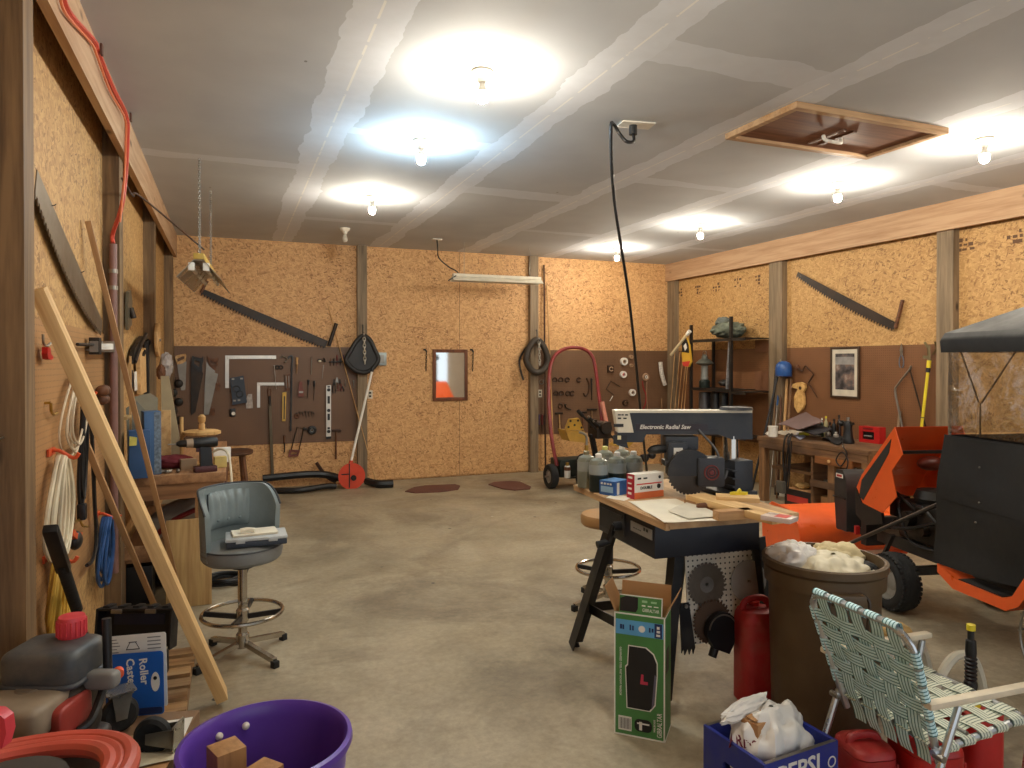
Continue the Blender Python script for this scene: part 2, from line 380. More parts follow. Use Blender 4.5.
def floor_mat():
    m, t, b = nt('stained concrete'); L = t.links.new
    tc = N(t, 'ShaderNodeTexCoord')
    def ns(s, d, r=.6, dist=0):
        n = N(t, 'ShaderNodeTexNoise'); n.inputs['Scale'].default_value = s; n.inputs['Detail'].default_value = d; n.inputs['Roughness'].default_value = r; n.inputs['Distortion'].default_value = dist
        L(tc.outputs['Object'], n.inputs['Vector']); return n.outputs['Fac']
    a = ramp(t, [(.3, lin((134, 122, 100))), (.5, lin((164, 150, 124))), (.72, lin((184, 170, 144)))], ns(1.1, 8, .62, .4))
    st = ramp(t, [(.50, (0, 0, 0, 1)), (.70, (.85, .85, .85, 1))], ns(.7, 7, .7, 1.0))
    mx = N(t, 'ShaderNodeMixRGB'); L(st.outputs[0], mx.inputs[0]); L(a.outputs[0], mx.inputs[1]); mx.inputs[2].default_value = lin((104, 91, 74))
    fi = ramp(t, [(.35, (.72, .72, .72, 1)), (.65, (1.12, 1.12, 1.12, 1))], ns(26, 5, .7))
    mu = N(t, 'ShaderNodeMixRGB', blend_type='MULTIPLY'); mu.inputs[0].default_value = .6; L(mx.outputs[0], mu.inputs[1]); L(fi.outputs[0], mu.inputs[2])
    vo = N(t, 'ShaderNodeTexVoronoi'); vo.inputs['Scale'].default_value = 2.6; L(tc.outputs['Object'], vo.inputs['Vector'])
    sp = ramp(t, [(.035, (1, 1, 1, 1)), (.05, (0, 0, 0, 1))], vo.outputs['Distance'])
    m2 = N(t, 'ShaderNodeMixRGB'); L(sp.outputs[0], m2.inputs[0]); L(mu.outputs[0], m2.inputs[1])
    cs = ramp(t, [(.0, lin((52, 44, 36))), (.7, lin((80, 66, 52))), (.72, lin((205, 198, 182)))], None, 'CONSTANT'); s3 = N(t, 'ShaderNodeSeparateColor'); L(vo.outputs['Color'], s3.inputs[0]); L(s3.outputs[0], cs.inputs[0]); L(cs.outputs[0], m2.inputs[2])
    L(m2.outputs[0], b.inputs['Base Color'])
    rg = ramp(t, [(.35, (.42,)*3+(1,)), (.65, (.72,)*3+(1,))], ns(2.2, 5)); L(rg.outputs[0], b.inputs['Roughness'])
    bp = N(t, 'ShaderNodeBump'); bp.inputs['Strength'].default_value = .12; bp.inputs['Distance'].default_value = .01; L(ns(40, 4), bp.inputs['Height']); L(bp.outputs[0], b.inputs['Normal'])
    return m
PINE = wood('header pine', (190, 156, 122), (164, 126, 92), 1)
POST = wood('weathered post lumber', (132, 104, 70), (84, 62, 40), 2)
POSTG = wood('grey post lumber', (140, 120, 94), (100, 84, 64), 2)
def pegboard_mat(name, plane, c, hole=True):
    m, t, b = nt(name); L = t.links.new
    tc = N(t, 'ShaderNodeTexCoord'); sp = N(t, 'ShaderNodeSeparateXYZ'); L(tc.outputs['Object'], sp.inputs[0])
    cb = N(t, 'ShaderNodeCombineXYZ'); L(sp.outputs['X' if plane == 'xz' else 'Y'], cb.inputs[0]); L(sp.outputs['Z'], cb.inputs[1])
    mp = N(t, 'ShaderNodeMapping'); mp.inputs['Scale'].default_value = (39.37, 39.37, 0); L(cb.outputs[0], mp.inputs['Vector'])
    vo = N(t, 'ShaderNodeTexVoronoi'); vo.inputs['Randomness'].default_value = 0; vo.inputs['Scale'].default_value = 1; L(mp.outputs[0], vo.inputs['Vector'])
    hl = ramp(t, [(.115, (1, 1, 1, 1)), (.14, (0, 0, 0, 1))], vo.outputs['Distance'])
    nz = N(t, 'ShaderNodeTexNoise'); nz.inputs['Scale'].default_value = 3; nz.inputs['Detail'].default_value = 6; L(tc.outputs['Object'], nz.inputs['Vector'])
    c0 = lin(c); r = ramp(t, [(.3, tuple(v*.86 for v in c0[:3])+(1,)), (.7, tuple(v*1.12 for v in c0[:3])+(1,))], nz.outputs['Fac'])
    mx = N(t, 'ShaderNodeMixRGB'); L(hl.outputs[0], mx.inputs[0]); L(r.outputs[0], mx.inputs[1]); mx.inputs[2].default_value = (c0[0]*.2, c0[1]*.2, c0[2]*.2, 1)
    L(mx.outputs[0] if hole else r.outputs[0], b.inputs['Base Color']); b.inputs['Roughness'].default_value = .5
    return m
PEG_B = pegboard_mat('brown pegboard across', 'xz', (108, 78, 54)); PEG_R = pegboard_mat('brown pegboard side', 'yz', (122, 82, 52)); PEG_L = pegboard_mat('tan pegboard side', 'yz', (172, 128, 82))
def slab(name, lo, hi, m):
    b = MB(); b.box([(lo[i]+hi[i])/2 for i in range(3)], [hi[i]-lo[i] for i in range(3)]); return struct(b.build(name, m, smooth=0))
slab('floor', (-1.0, -3.2, -.1), (ROOM_W+1.0, ROOM_D+.3, 0), floor_mat())
slab('ceiling', (-.3, -3.0, ROOM_H), (ROOM_W+.3, ROOM_D+.2, ROOM_H+.1), ceiling_mat())
slab('wall_back', (-.2, ROOM_D, 0), (ROOM_W+.3, ROOM_D+.12, ROOM_H), OSB_B)
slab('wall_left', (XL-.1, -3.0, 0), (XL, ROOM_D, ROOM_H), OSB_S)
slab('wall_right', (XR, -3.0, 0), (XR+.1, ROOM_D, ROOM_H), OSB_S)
# header beams under the ceiling and the posts that carry them
slab('trim_1', (-.038, -3.0, ROOM_H-.268), (0, ROOM_D, ROOM_H), PINE)
slab('trim_2', (ROOM_W, -3.0, ROOM_H-.268), (ROOM_W+.038, ROOM_D, ROOM_H), PINE)
k = 3
for (y0, y1) in ((.5, .64), (2.735, 2.865), (4.9, 5.06), (7.06, 7.2), (9.2, ROOM_D)):
    slab(f'trim_{k}', (XL, y0, 0), (-.039, y1, ROOM_H), POST); k += 1
for (y0, y1) in ((2.4, 2.57), (4.66, 4.83), (6.89, 7.12), (9.17, ROOM_D)):
    slab(f'trim_{k}', (ROOM_W+.039, y0, 0), (XR, y1, ROOM_H), POSTG); k += 1
for (x0, x1) in ((2.13, 2.253), (4.575, 4.70)):
    slab(f'trim_{k}', (x0, ROOM_D-.09, 0), (x1, ROOM_D, ROOM_H), POSTG); k += 1
# flat boards beside the first back post, and the dark gaps of the sheeted-over doorway between the posts
slab(f'trim_{k}', (2.255, ROOM_D-.022, 0.02), (4.573, ROOM_D, ROOM_H-.002), OSB_B); k += 1
slab(f'trim_{k}', (3.534, ROOM_D-.0235, 0.02), (3.5385, ROOM_D-.02, ROOM_H-.002), mat('dark joint', (70, 46, 28)))
def pegboard(lo, hi, m, label):
    b = MB(); b.box([(lo[i]+hi[i])/2 for i in range(3)], [hi[i]-lo[i] for i in range(3)]); tag(b.build('pegboard', m, smooth=0), label, 'pegboard')
PB = ROOM_D-.008
pegboard((-.035, PB, .55), (2.128, ROOM_D-.001, 1.775), PEG_B, 'dark brown pegboard on the back wall carrying hand saws, squares and the long level')
pegboard((4.703, PB, .53), (6.94, ROOM_D-.001, 1.757), PEG_B, 'dark reddish brown pegboard on the back wall behind the log splitter, hung with tape rolls')
pegboard((XR-.008, 4.835, .52), (XR-.001, 6.885, 1.757), PEG_R, 'brown pegboard on the wall above the cluttered workbench, behind the framed picture')
pegboard((XR-.008, 7.125, .52), (XR-.001, 9.165, 1.757), PEG_R, 'brown pegboard behind the tall metal shelf with the lantern')
pegboard((XL+.001, 2.87, .474), (XL+.008, 4.895, 1.752), PEG_L, 'tan pegboard between the first two posts of the tool wall, hung with cords')
# ceiling lamps
WARM = emit('warm lit bulb', (1.0, .90, .73), 1200.0); COOL = emit('cool lit bulb', (.60, .85, 1.0), 1200.0)
PORC = mat('white porcelain', (225, 220, 208), .35)
def lampholder(label, p, m, lit=True, group=None):
    o = thing('ceiling_lamp', label, 'lamp', M.Translation(p), group)
    MB().lathe([(.058, 0), (.058, -.012), (.045, -.03), (.028, -.042), (.024, -.062), (.018, -.064)], None, 20).build('socket', PORC, o)
    if not lit: MB().lathe([(.0135, -.062), (.015, -.078), (.024, -.100), (.030, -.122), (.029, -.140), (.020, -.157), (.0001, -.163)], None, 16).build('bulb', m, o)
    else:
        MB().lathe([(.0135, -.062), (.015, -.076), (.022, -.094), (.0285, -.110), (.0285, -.112), (.0, -.112)], None, 16).build('bulb_base', PORC, o)
        MB().lathe([(.0288, -.1125), (.031, -.125), (.0305, -.140), (.024, -.158), (.012, -.168), (.0001, -.171)], None, 16).build('bulb', m, o)
    return o
LG = None
for (x, y, m, lb) in ((1.815, 3.50, WARM, 'warm bare bulb lighting the ceiling closest above the purple tub'), (1.808, 4.74, COOL, 'bare bulb glowing cool bluish white, the only blue one'),
                      (1.801, 6.5, WARM, 'warm bare bulb just beyond the bluish one, in the same row'), (5.392, 8.25, WARM, 'warm bare bulb behind the hanging black cord, nearest the back wall'),
                      (5.40, 6.46, WARM, 'warm bare bulb over the tall shelf, second in its row from the back wall'), (5.37, 4.54, WARM, 'warm bare bulb just beyond the attic hatch'), (5.36, 3.28, WARM, 'warm bare bulb at the corner of the attic hatch on its near side'),
                      ):
    lampholder(lb, (x, y, ROOM_H-.001), m)
lampholder('small unlit bulb in a ceiling socket near the back wall', (1.806, 8.17, ROOM_H-.001), mat('unlit frosted glass', (190, 184, 172), .3), False)
# two more of the row behind the photographer
lampholder('warm bare bulb of the row that runs on behind the viewpoint, over the doorway end', (1.815, 1.75, ROOM_H-.001), WARM)
lampholder('warm bare bulb near the open end of the workshop, on the tractor side', (5.37, 1.7, ROOM_H-.001), WARM)
# attic hatch
def hatch():
    o = thing('attic_hatch', 'framed brown attic hatch panel in the grey ceiling', 'hatch', T(4.295, 3.54, ROOM_H))
    w, d = 1.27, .64; fr = wood('hatch frame pine', (192, 156, 116), (156, 118, 80), 0)
    b = MB()
    for s in (-1, 1):
        b.box((0, s*(d/2-.022), -.02), (w, .044, .038)); b.box((s*(w/2-.022), 0, -.0195), (.044, d-.09, .037))
    b.build('frame', fr, o)
    MB().box((0, 0, -.012), (w-.09, d-.09, .012)).build('panel', wood('hatch panel board', (136, 92, 68), (104, 66, 48), 0, knots=False), o)
    b = MB()
    for s in (-1, 1): b.box((.03+s*.045, .06, -.024), (.03, .3, .012))
    b.build('cleat', wood('hatch cleat', (110, 74, 52), (84, 54, 38), 1, knots=False), o)
    b = MB(); b.tube([(-.075, .03, -.031), (-.07, .02, -.06), (-.04, .0, -.075), (.04, 0, -.075), (.07, .02, -.06), (.075, .03, -.031)], .012); b.build('handle', PORC, o)
hatch()

# printed grade stamps on the sheathing of the right wall
for i, (px, py) in enumerate(((679.5, 293), (698, 290), (716.5, 287.5), (738, 283), (759.5, 280), (966, 245), (1015, 237))):
    p = rt(px, py, XR-.0006); b = MB(); rnd = random.Random(i)
    for r_ in range(3):
        for c_ in range(3):
            if rnd.random() < .75: b.box((-.06+.055*c_+rnd.uniform(-.01, .01), .05-.045*r_, 0), (rnd.uniform(.02, .05), rnd.uniform(.018, .038), .0006))
    o = struct(b.build('wall_right_stamp', mat('faded stamp ink', (96, 66, 42), .7))); o.matrix_world = frame(p, (0, -1, 0), (0, 0, 1))
# ================================================================ SHARED MATERIALS
BLK = mat('black plastic', (22, 22, 24), .45, var=.25); BLKM = mat('black painted steel', (34, 35, 38), .4, .3, var=.25, dirt=(90, 82, 72), damt=.35)
RUB = mat('black rubber', (24, 24, 24), .75, bump=.2); STEEL = mat('worn steel', (150, 146, 138), .35, .85, dirt=(92, 70, 50), damt=.5)
CHROME = mat('chrome', (190, 184, 174), .18, .95, dirt=(110, 92, 70), damt=.35); ALU = mat('aluminium tube', (196, 200, 202), .3, .85)
RUST = mat('rusty dark iron', (66, 48, 38), .7, .45, dirt=(112, 66, 36), dscale=9); IRON = mat('dark iron', (46, 43, 40), .5, .6, dirt=(84, 62, 44), damt=.4)
WHITE = mat('white card', (226, 222, 212), .6, var=.05); PAPER = mat('paper', (228, 220, 200), .7, var=.06); BRASS = mat('brass', (176, 140, 66), .35, .8)
CARD = mat('brown corrugated card', (176, 130, 84), .8, var=.08); RED = mat('red plastic', (186, 32, 30), .4, dirt=(110, 40, 34), damt=.35); REDD = mat('dusty red plastic', (164, 34, 34), .5, dirt=(140, 110, 90), damt=.45, dscale=3)
ORANGE = mat('orange tractor paint', (238, 98, 40), .35, var=.05); CHAR = mat('charcoal painted metal', (45, 48, 54), .5, .15, dirt=(96, 90, 82), damt=.25)
CREAM = mat('cream enamel', (214, 206, 186), .45); YEL = mat('yellow plastic', (226, 204, 44), .4); ORG = mat('orange plastic', (212, 84, 40), .45)
LUMB = wood('light lumber', (220, 184, 128), (190, 146, 92), 0); LUMBZ = wood('light lumber upright', (216, 176, 120), (184, 138, 86), 2); LUMBY = wood('light lumber lengthwise', (216, 180, 126), (186, 142, 92), 1)
OLD = wood('old bench wood', (132, 98, 66), (88, 60, 40), 1, stain=(60, 44, 34)); OLDX = wood('old bench wood across', (132, 98, 66), (88, 60, 40), 0, stain=(60, 44, 34)); OLDZ = wood('old bench wood upright', (146, 108, 70), (96, 66, 42), 2)
DKW = wood('dark handle wood', (112, 70, 42), (72, 42, 26), 2, knots=False); HND = wood('handle wood', (206, 164, 110), (164, 118, 70), 2, knots=False)
PLY = wood('plywood board', (196, 166, 114), (164, 130, 82), 2, 8, knots=True)
# ================================================================ RADIAL ARM SAW
TM = T(2.30, 2.52, 0, rz=-4)                     # table frame: x = front to rear, y = along the front edge
def saw():
    o = thing('radial_arm_saw', 'dark grey radial arm saw with black cabinet, wooden top and long named arm', 'power saw', TM)
    tb = MB(); tb.box((.335, .5, .885), (.67, 1.0, .03), bev=.003); tb.box((.0, .5, .882), (.02, 1.0, .03))
    tb.build('table_top', wood('saw table board', (196, 160, 116), (160, 122, 80), 1, 8, knots=False, stain=(128, 98, 70)), o)
    b = MB(); b.box((.278, .41, .79), (.545, .58, .155), bev=.006)
    cab = b.build('cabinet', mat('near black cabinet paint', (24, 27, 38), .45, .2, dirt=(60, 56, 54), damt=.2), o)
    b = MB(); b.box((.003, .54, .80), (.008, .28, .11)); b.box((-.001, .54, .835), (.008, .24, .012)); b.build('drawer_front', BLKM, o)
    b = MB(); b.box((.004, .24, .815), (.006, .2, .045)); pl = b.build('maker_plate', mat('brushed plate', (150, 148, 144), .4, .5), o)
    marks(o, BLK, frame((.0005, .19, .825), (0, -1, 0), (0, 0, 1)), .05, .016, 2); marks(o, BLK, frame((.0005, .27, .812), (0, -1, 0), (0, 0, 1)), .08, .006, 4)
    b = MB(); b.cyl((.01, .44, .79), (-.04, .44, .79), .022); b.bar((-.035, .44, .80), (-.05, .47, .71), .026, .016); b.cyl((-.045, .47, .71), (-.11, .47, .70), .014, .018); b.build('crank_handle', BLK, o)
    # legs, splayed folded steel
    for nm, top, foot, w in (('leg', (.07, .68, .715), (-.0, .985, .02), .062), ('leg', (.215, .28, .715), (.12, .235, .02), .062), ('leg', (.50, .68, .715), (.60, .985, .02), .062), ('leg', (.68, .30, .715), (.745, .27, .02), .062)):
        b = MB(); tp, ft = V(top), V(foot); d = (ft-tp).normalized(); mx = along(tp, ft, (1, 0, 0)); l = (ft-tp).length
        sx = 1 if top[0] < .3 else -1; sy = -1
        b.prism([(0, -.045), (.006, -.045), (.006, .04), (0, .04)], l, mx); b.prism([(0, -.045), (-.06, -.045), (-.06, -.039), (0, -.039)], l, mx)
        lg = b.build('leg', BLKM, o); b = MB(); b.cyl(tuple(ft), (ft.x, ft.y, .0), .014, .02); b.build('foot', RUB, lg)
    b = MB(); b.bar((.02, .90, .24), (.57, .89, .24), .05, .006, (0, 1, 0)); b.bar((.035, .88, .24), (.15, .28, .24), .05, .006, (1, 0, 0)); b.build('brace', BLKM, o)
    # column and base at the rear
    ax, ay = .66, .50
    b = MB(); b.box((ax+.02, ay, .98), (.11, .17, .2), bev=.008); b.box((ax-.01, ay-.0, .91), (.2, .2, .03), bev=.006)
    for k in range(3): b.box((ax-.04, ay-.06, .95+k*.04), (.03, .07, .008))
    b.build('column_base', CHAR, o)
    b = MB(); b.cyl((ax, ay, 1.07), (ax, ay, 1.2), .042); b.build('column', CHROME, o)
    # arm, swung a little: local frame with x pointing from the column to the front end
    AM = T(ax+.02, ay, 0, rz=180-21.8+4)
    yv = 1
    def arm_prism(b, pts, w): b.prism([(x*.93, z-.006) for x, z in pts], w, AM @ frame((0, w/2, 0), (1, 0, 0), (0, 0, 1)))
    b = MB(); arm_prism(b, [(-.085, 1.19), (-.085, 1.325), (.66, 1.325), (.625, 1.175), (.52, 1.175), (.50, 1.215), (.10, 1.215), (.03, 1.19)], .095)
    arm = b.build('arm', CHAR, o, smooth=20)
    b = MB(); arm_prism(b, [(-.083, 1.326), (-.083, 1.338), (.665, 1.338), (.66, 1.326)], .1); b.build('arm_top_cover', CREAM, o)
    b = MB(); b.cyl(AM @ V((-.01, 0, 1.333)), AM @ V((-.01, 0, 1.347)), .085, .08, 24); b.build('arm_latch_cap', CHAR, o)
    b = MB(); arm_prism(b, [(.57, 1.225), (.595, 1.337), (.675, 1.337), (.655, 1.225)], .104); fc = b.build('control_head', CREAM, o)
    side = AM @ frame((.12, .0482, 1.262), (-1, 0, 0), (0, 0, 1)); side2 = AM @ frame((.0, .0482, 0), (-1, 0, 0), (0, 0, 1))
    near = 1
    q = MB(); q.box((.335, .0486, 1.246), (.37, .002, .034), AM); q.box((.31, .0488, 1.237), (.42, .002, .003), AM); q.build('name_stripe', [mat('dark stripe', (38, 24, 30), .4)], o)
    text('Electronic Radial Saw', .030, WHITE, o, AM @ frame((.37, .0502, 1.247), (-1, 0, 0), (0, 0, 1)), bold=True, shear=.25, sx=1.0)
    for i, z in enumerate((1.316, 1.298)): marks(o, BLK, AM @ frame((.584, .0526, z-.006), (-1, 0, 0), (0, 0, 1)), .055, .009, 3-i, seed=i)
    b = MB(); b.box((.60, .054, 1.184), (.07, .004, .045), AM); b.build('switch_panel', BLK, o); b = MB(); b.box((.608, .054, 1.256), (.05, .003, .016), AM); b.build('display', BLK, o)
    b = MB(); b.box((.605, .057, 1.194), (.018, .004, .02), AM); b.build('switch', mat('cream switch', (220, 206, 160), .4), o)
    b = MB(); arm_prism(b, [(.60, 1.145), (.62, 1.225), (.66, 1.225), (.66, 1.16)], .11); b.build('arm_end_housing', CHAR, o)
    # carriage, yoke, motor, guard
    cx = .285
    b = MB(); b.box((cx, 0, 1.165), (.17, .13, .07), AM, .01); b.box((cx+.0, .0, 1.10), (.15, .05, .09), AM, .008); b.box((cx-.05, .0, 1.06), (.04, .2, .12), AM, .008); b.build('yoke', mat('grey casting', (52, 55, 60), .5, .2), o)
    b = MB(); b.lathe([(.0, -.10), (.06, -.10), (.068, -.09), (.07, .06), (.06, .09), (0, .09)], AM @ T(cx-.115, .04, 1.03, rx=90), 22); b.box((cx-.125, .1, 1.03), (.135, .11, .145), AM, .012); b.build('motor', CHAR, o)
    b = MB(); b.torus(.035, .004, AM @ T(cx-.125, .157, 1.03, rx=90)); b.torus(.02, .003, AM @ T(cx-.125, .157, 1.03, rx=90)); b.lathe([(0, 0), (.012, 0), (.01, .004), (0, .004)], AM @ T(cx-.125, .157, 1.03, rx=-90), 12); b.build('vent_cap', mat('dark red badge', (108, 40, 38), .4), o)
    b = MB(); b.prism(circ(.112, 20, 0, 0, -8, 188)+[(-.112, -.02), (.10, -.02)], .07, AM @ T(cx-.025, .138, 1.03, rx=90), z0=-.0); b.box((cx-.02, .065, 1.07), (.24, .085, .03), AM, .01); b.build('blade_guard', BLKM, o)
    teeth = []
    for k in range(36): a = 2*pi*k/36; teeth += [(.106*cos(a), .106*sin(a)), (.115*cos(a+.06), .115*sin(a+.06)), (.115*cos(a+.10), .115*sin(a+.10))]
    b = MB(); b.prism(teeth, .003, AM @ T(cx-.025, .118, 1.025, rx=90)); b.build('blade', mat('dark saw blade', (70, 66, 62), .4, .7), o)
    b = MB(); b.tube([AM @ V(p) for p in [(cx+.06, .05, 1.13), (cx+.10, .05, 1.135), (cx+.15, .05, 1.13), (cx+.17, .05, 1.118)]], lambda t: .012+.012*sin(pi*min(1, t*1.1))); b.build('carriage_handle', BLK, o)
    b = MB(); b.box((cx+.03, .06, 1.12), (.10, .09, .11), AM, .01); b.build('yoke_front', mat('grey casting', (70, 73, 78), .5, .2), o); b = MB(); b.box((cx+.03, .1065, 1.12), (.045, .003, .055), AM); b.build('warning_sticker', WHITE, o)
    b = MB(); b.box((cx+.03, .109, 1.115), (.022, .003, .028), AM); b.build('warning_mark', BLK, o)
    b = MB(); b.tube([AM @ V(p) for p in [(.20, .055, 1.235), (.17, .062, 1.2), (.12, .075, 1.14), (.10, .085, 1.08), (.105, .09, 1.02), (.075, .085, .99), (.06, .08, 1.03)]], .006); b.tube([AM @ V(p) for p in [(.24, .06, 1.12), (.18, .075, 1.1), (.13, .085, 1.05), (.11, .09, .99)]], .005); b.build('motor_cord', mat('grey cord', (96, 96, 96), .5), o)
    # pegboard hung between the near legs
    b = MB(); b.box((0, 0, 0), (.37, .006, .47), T(.451, .285, .48, rx=-4)); b.build('pegboard_panel', PEGW, o)
PEGW = None
def peg_white():
    m, t, b = nt('white perforated board'); L = t.links.new
    tc = N(t, 'ShaderNodeTexCoord'); sp = N(t, 'ShaderNodeSeparateXYZ'); L(tc.outputs['Object'], sp.inputs[0]); cb = N(t, 'ShaderNodeCombineXYZ'); L(sp.outputs[0], cb.inputs[0]); L(sp.outputs[2], cb.inputs[1])
    mp = N(t, 'ShaderNodeMapping'); mp.inputs['Scale'].default_value = (39.37, 39.37, 0); L(cb.outputs[0], mp.inputs[0]); vo = N(t, 'ShaderNodeTexVoronoi'); vo.inputs['Randomness'].default_value = 0; vo.inputs['Scale'].default_value = 1; L(mp.outputs[0], vo.inputs[0])
    r = ramp(t, [(.16, lin((40, 36, 32))), (.2, lin((226, 218, 202)))], vo.outputs['Distance']); L(r.outputs[0], b.inputs['Base Color']); b.inputs['Roughness'].default_value = .6
    return m
PEGW = peg_white()
saw()
# saw blades and a sanding disc hung on that board
def toothed(r, n, d):
    o = []
    for k in range(n): a = 2*pi*k/n; o += [((r-d)*cos(a), (r-d)*sin(a)), (r*cos(a+.05), r*sin(a+.05)), (r*cos(a+pi/n*1.1), r*sin(a+pi/n*1.1))]
    return o
EF = TM @ T(.451, .279, .48, rx=-4) @ frame((0, 0, 0), (1, 0, 0), (0, 0, 1))     # near face of the hung board
def disc_on(name, label, cat, x, y, r, n, m, z=.004, d=.012):
    o = thing(name, label, cat, EF @ T(x, y, z), 'discs hung under the saw table' if False else None)
    MB().prism(toothed(r, n, d) if n else circ(r, 40), .003, None, [circ(.008, 10)]).build('disc', m, o)
    if n: MB().prism(circ(.038, 20), .002, T(0, 0, .003), [circ(.010, 10)]).build('hub', mat('pale worn hub', (150, 146, 140), .4, .6), o)
    MB().cyl((0, 0, -.004), (0, 0, .014), .006).build('hook', STEEL, o)
disc_on('cutting_disc', 'round saw blade with toothed rim hanging upper on white perforated board', 'saw blade', -.08, .04, .105, 30, mat('dull saw steel', (134, 124, 112), .45, .7, dirt=(70, 56, 44), damt=.5))
disc_on('cutting_disc', 'rusty round saw blade hanging lower, half covered by black guard part', 'saw blade', -.06, -.135, .105, 34, mat('rusted blade', (104, 82, 66), .6, .5, dirt=(80, 50, 34)), z=.009)
disc_on('sanding_disc', 'plain grey round sanding disc hanging above red fuel can', 'disc', .155, .035, .1, 0, mat('grey disc', (170, 170, 168), .6, .2))
o = thing('blade_guard', 'spare black blade guard hooked over the lower rusty blade', 'guard', EF @ T(-.03, -.17, .022))
MB().prism(circ(.085, 16, 0, 0, 20, 190)+[(-.05, -.075), (.03, -.11), (.075, -.04)], .03).build('shell', BLK, o); MB().cyl((-.04, -.08, .015), (-.055, -.115, .015), .02).build('nozzle', BLK, o)
MB().torus(.075, .004, T(0, 0, .032), 20, 6, 20, 170).build('rim', STEEL, o)
o = thing('bracket', 'black forked steel bracket hanging beside the green box', 'bracket', EF @ T(-.205, -.14, .01))
MB().prism([(-.02, .11), (.02, .11), (.045, -.10), (.033, -.13), (.026, -.10), (.012, -.13), (.005, -.10), (-.012, -.13), (-.018, -.10), (-.028, -.12), (-.03, .08)], .006).build('plate', BLKM, o); MB().cyl((0, .095, .0), (0, .095, .016), .009).build('hook', STEEL, o)
# ---------------------------------------------------------------- on the saw table
ZT = .9005
def cyl_bottle(px, py, label, body, band, cap, tall=.18):
    p = fl(px, py, ZT); o = thing('gas_cylinder', label, 'gas cylinder', M.Translation(p))
    MB().lathe([(.0, .0), (.046, .0), (.05, .006), (.05, tall*.62)], None, 20).build('body', body, o)
    MB().lathe([(.0502, tall*.50), (.0502, tall*.78), (.05, tall*.79)], None, 20, (False, False)).build('label_band', band, o)
    MB().lathe([(.05, tall*.62), (.05, tall*.8), (.042, tall*.91), (.02, tall*.97), (.012, tall)], None, 20, (False, False)).build('shoulder', mat('grey green enamel', (134, 138, 126), .35, .2), o)
    MB().lathe([(.017, tall*.97), (.017, tall*1.08), (.013, tall*1.1), (0, tall*1.1)], None, 14).build('cap', cap, o)
GBODY = mat('dark green enamel', (36, 46, 42), .35, .2); GBAND = mat('grey printed label', (150, 154, 148), .45)
cyl_bottle(586.5, 487, 'grey green gas cylinder with no cap, at the outer corner of the saw table', mat('grey green enamel', (134, 138, 126), .35, .2), GBAND, mat('brass valve', (150, 140, 110), .4, .6))
cyl_bottle(598.5, 491, 'white capped gas cylinder directly behind the blue box', GBODY, GBAND, WHITE)
cyl_bottle(617, 489, 'white capped gas cylinder, middle of the front row on the saw table', GBODY, GBAND, WHITE)
cyl_bottle(633.5, 487.5, 'white capped gas cylinder behind the red and white carton, nearest the saw blade', GBODY, GBAND, WHITE)
cyl_bottle(605, 480.5, 'gas cylinder with a yellow cap in the rear row', GBODY, GBAND, mat('yellow cap', (206, 200, 110), .4))
cyl_bottle(622, 479.5, 'white capped gas cylinder of the rear row, beside the yellow capped one', GBODY, GBAND, WHITE)
o = thing('torch_head', 'brass torch burner tip screwed on the uncapped cylinder', 'torch', M.Translation(fl(586.5, 487, ZT)+V((0, 0, .199))))
MB().cyl((0, 0, .0), (0, 0, .03), .011).build('valve', BRASS, o); b = MB(); b.tube([(0, 0, .03), (0, 0, .07), (-.012, .0, .09), (-.04, .01, .1)], .007); b.build('burner_tube', STEEL, o)
def carton(name, label, cat, px0, px1, d, h, m_front, m_side, z=ZT):
    """box standing with its front between two photo points"""
    a, b_ = fl(*px0, z), fl(*px1, z); x = (b_-a); w = x.length; fr = frame(a, x, (0, 0, 1))
    o = thing(name, label, cat, fr); return o, w
BLUE = mat('blue printed card', (44, 92, 160), .45); LBL = mat('light blue card', (150, 186, 214), .5)
o, w = carton('carton', 'small blue carton lying in front of the gas cylinders', 'box', (599.5, 494), (614.5, 496.5), .1, .05, BLUE, BLUE)
MB().box((w/2, .036, -.06), (w, .072, .12)).build('box', BLUE, o); MB().box((w*.5, .0725, -.06), (w*.98, .001, .118)).build('lid', mat('paler blue card', (96, 140, 190), .45), o); MB().box((w*.5, .03, .0006), (w*.8, .03, .001)).build('label_panel', LBL, o)
marks(o, WHITE, T(w*.5, .058, .0012), w*.8, .012, 4); MB().box((w+.0005, .035, -.03), (.001, .06, .02)).build('side_label', WHITE, o)
o, w = carton('carton', 'white and red carton with printed letters standing on the saw table', 'box', (634.5, 499.5), (663.5, 496), .07, .12, WHITE, RED)
h = .122
MB().box((w/2, h/2, -.03), (w, h, .06)).build('box', WHITE, o); MB().box((-.0006, h/2, -.03), (.001, h, .06)).build('side_panel', mat('crimson card', (170, 26, 48), .45), o)
MB().box((w/2, .016, .0005), (w, .032, .001)).build('orange_band', mat('orange print', (214, 110, 62), .5), o); MB().box((w*.5, .072, .0005), (w*.86, .006, .001)).build('red_rule', mat('red print', (196, 60, 50), .5), o)
text('DOUBLE', .020, BLK, o, T(w*.40, .052, .0012), bold=True); marks(o, BLK, T(w*.3, .1, .0012), w*.4, .010, 2); [marks(o, WHITE, frame((-.0015, y, -.03), (0, 0, 1), (0, 1, 0)), .04, .012, 1, seed=int(y*1000)) for y in (.025, .05, .075, .105)]
MB().prism(circ(.012, 18), .001, T(w*.83, .055, .0004)).build('black_seal', BLK, o); MB().prism(circ(.008, 18), .001, T(w*.86, .1, .0004)).build('black_dot', BLK, o)
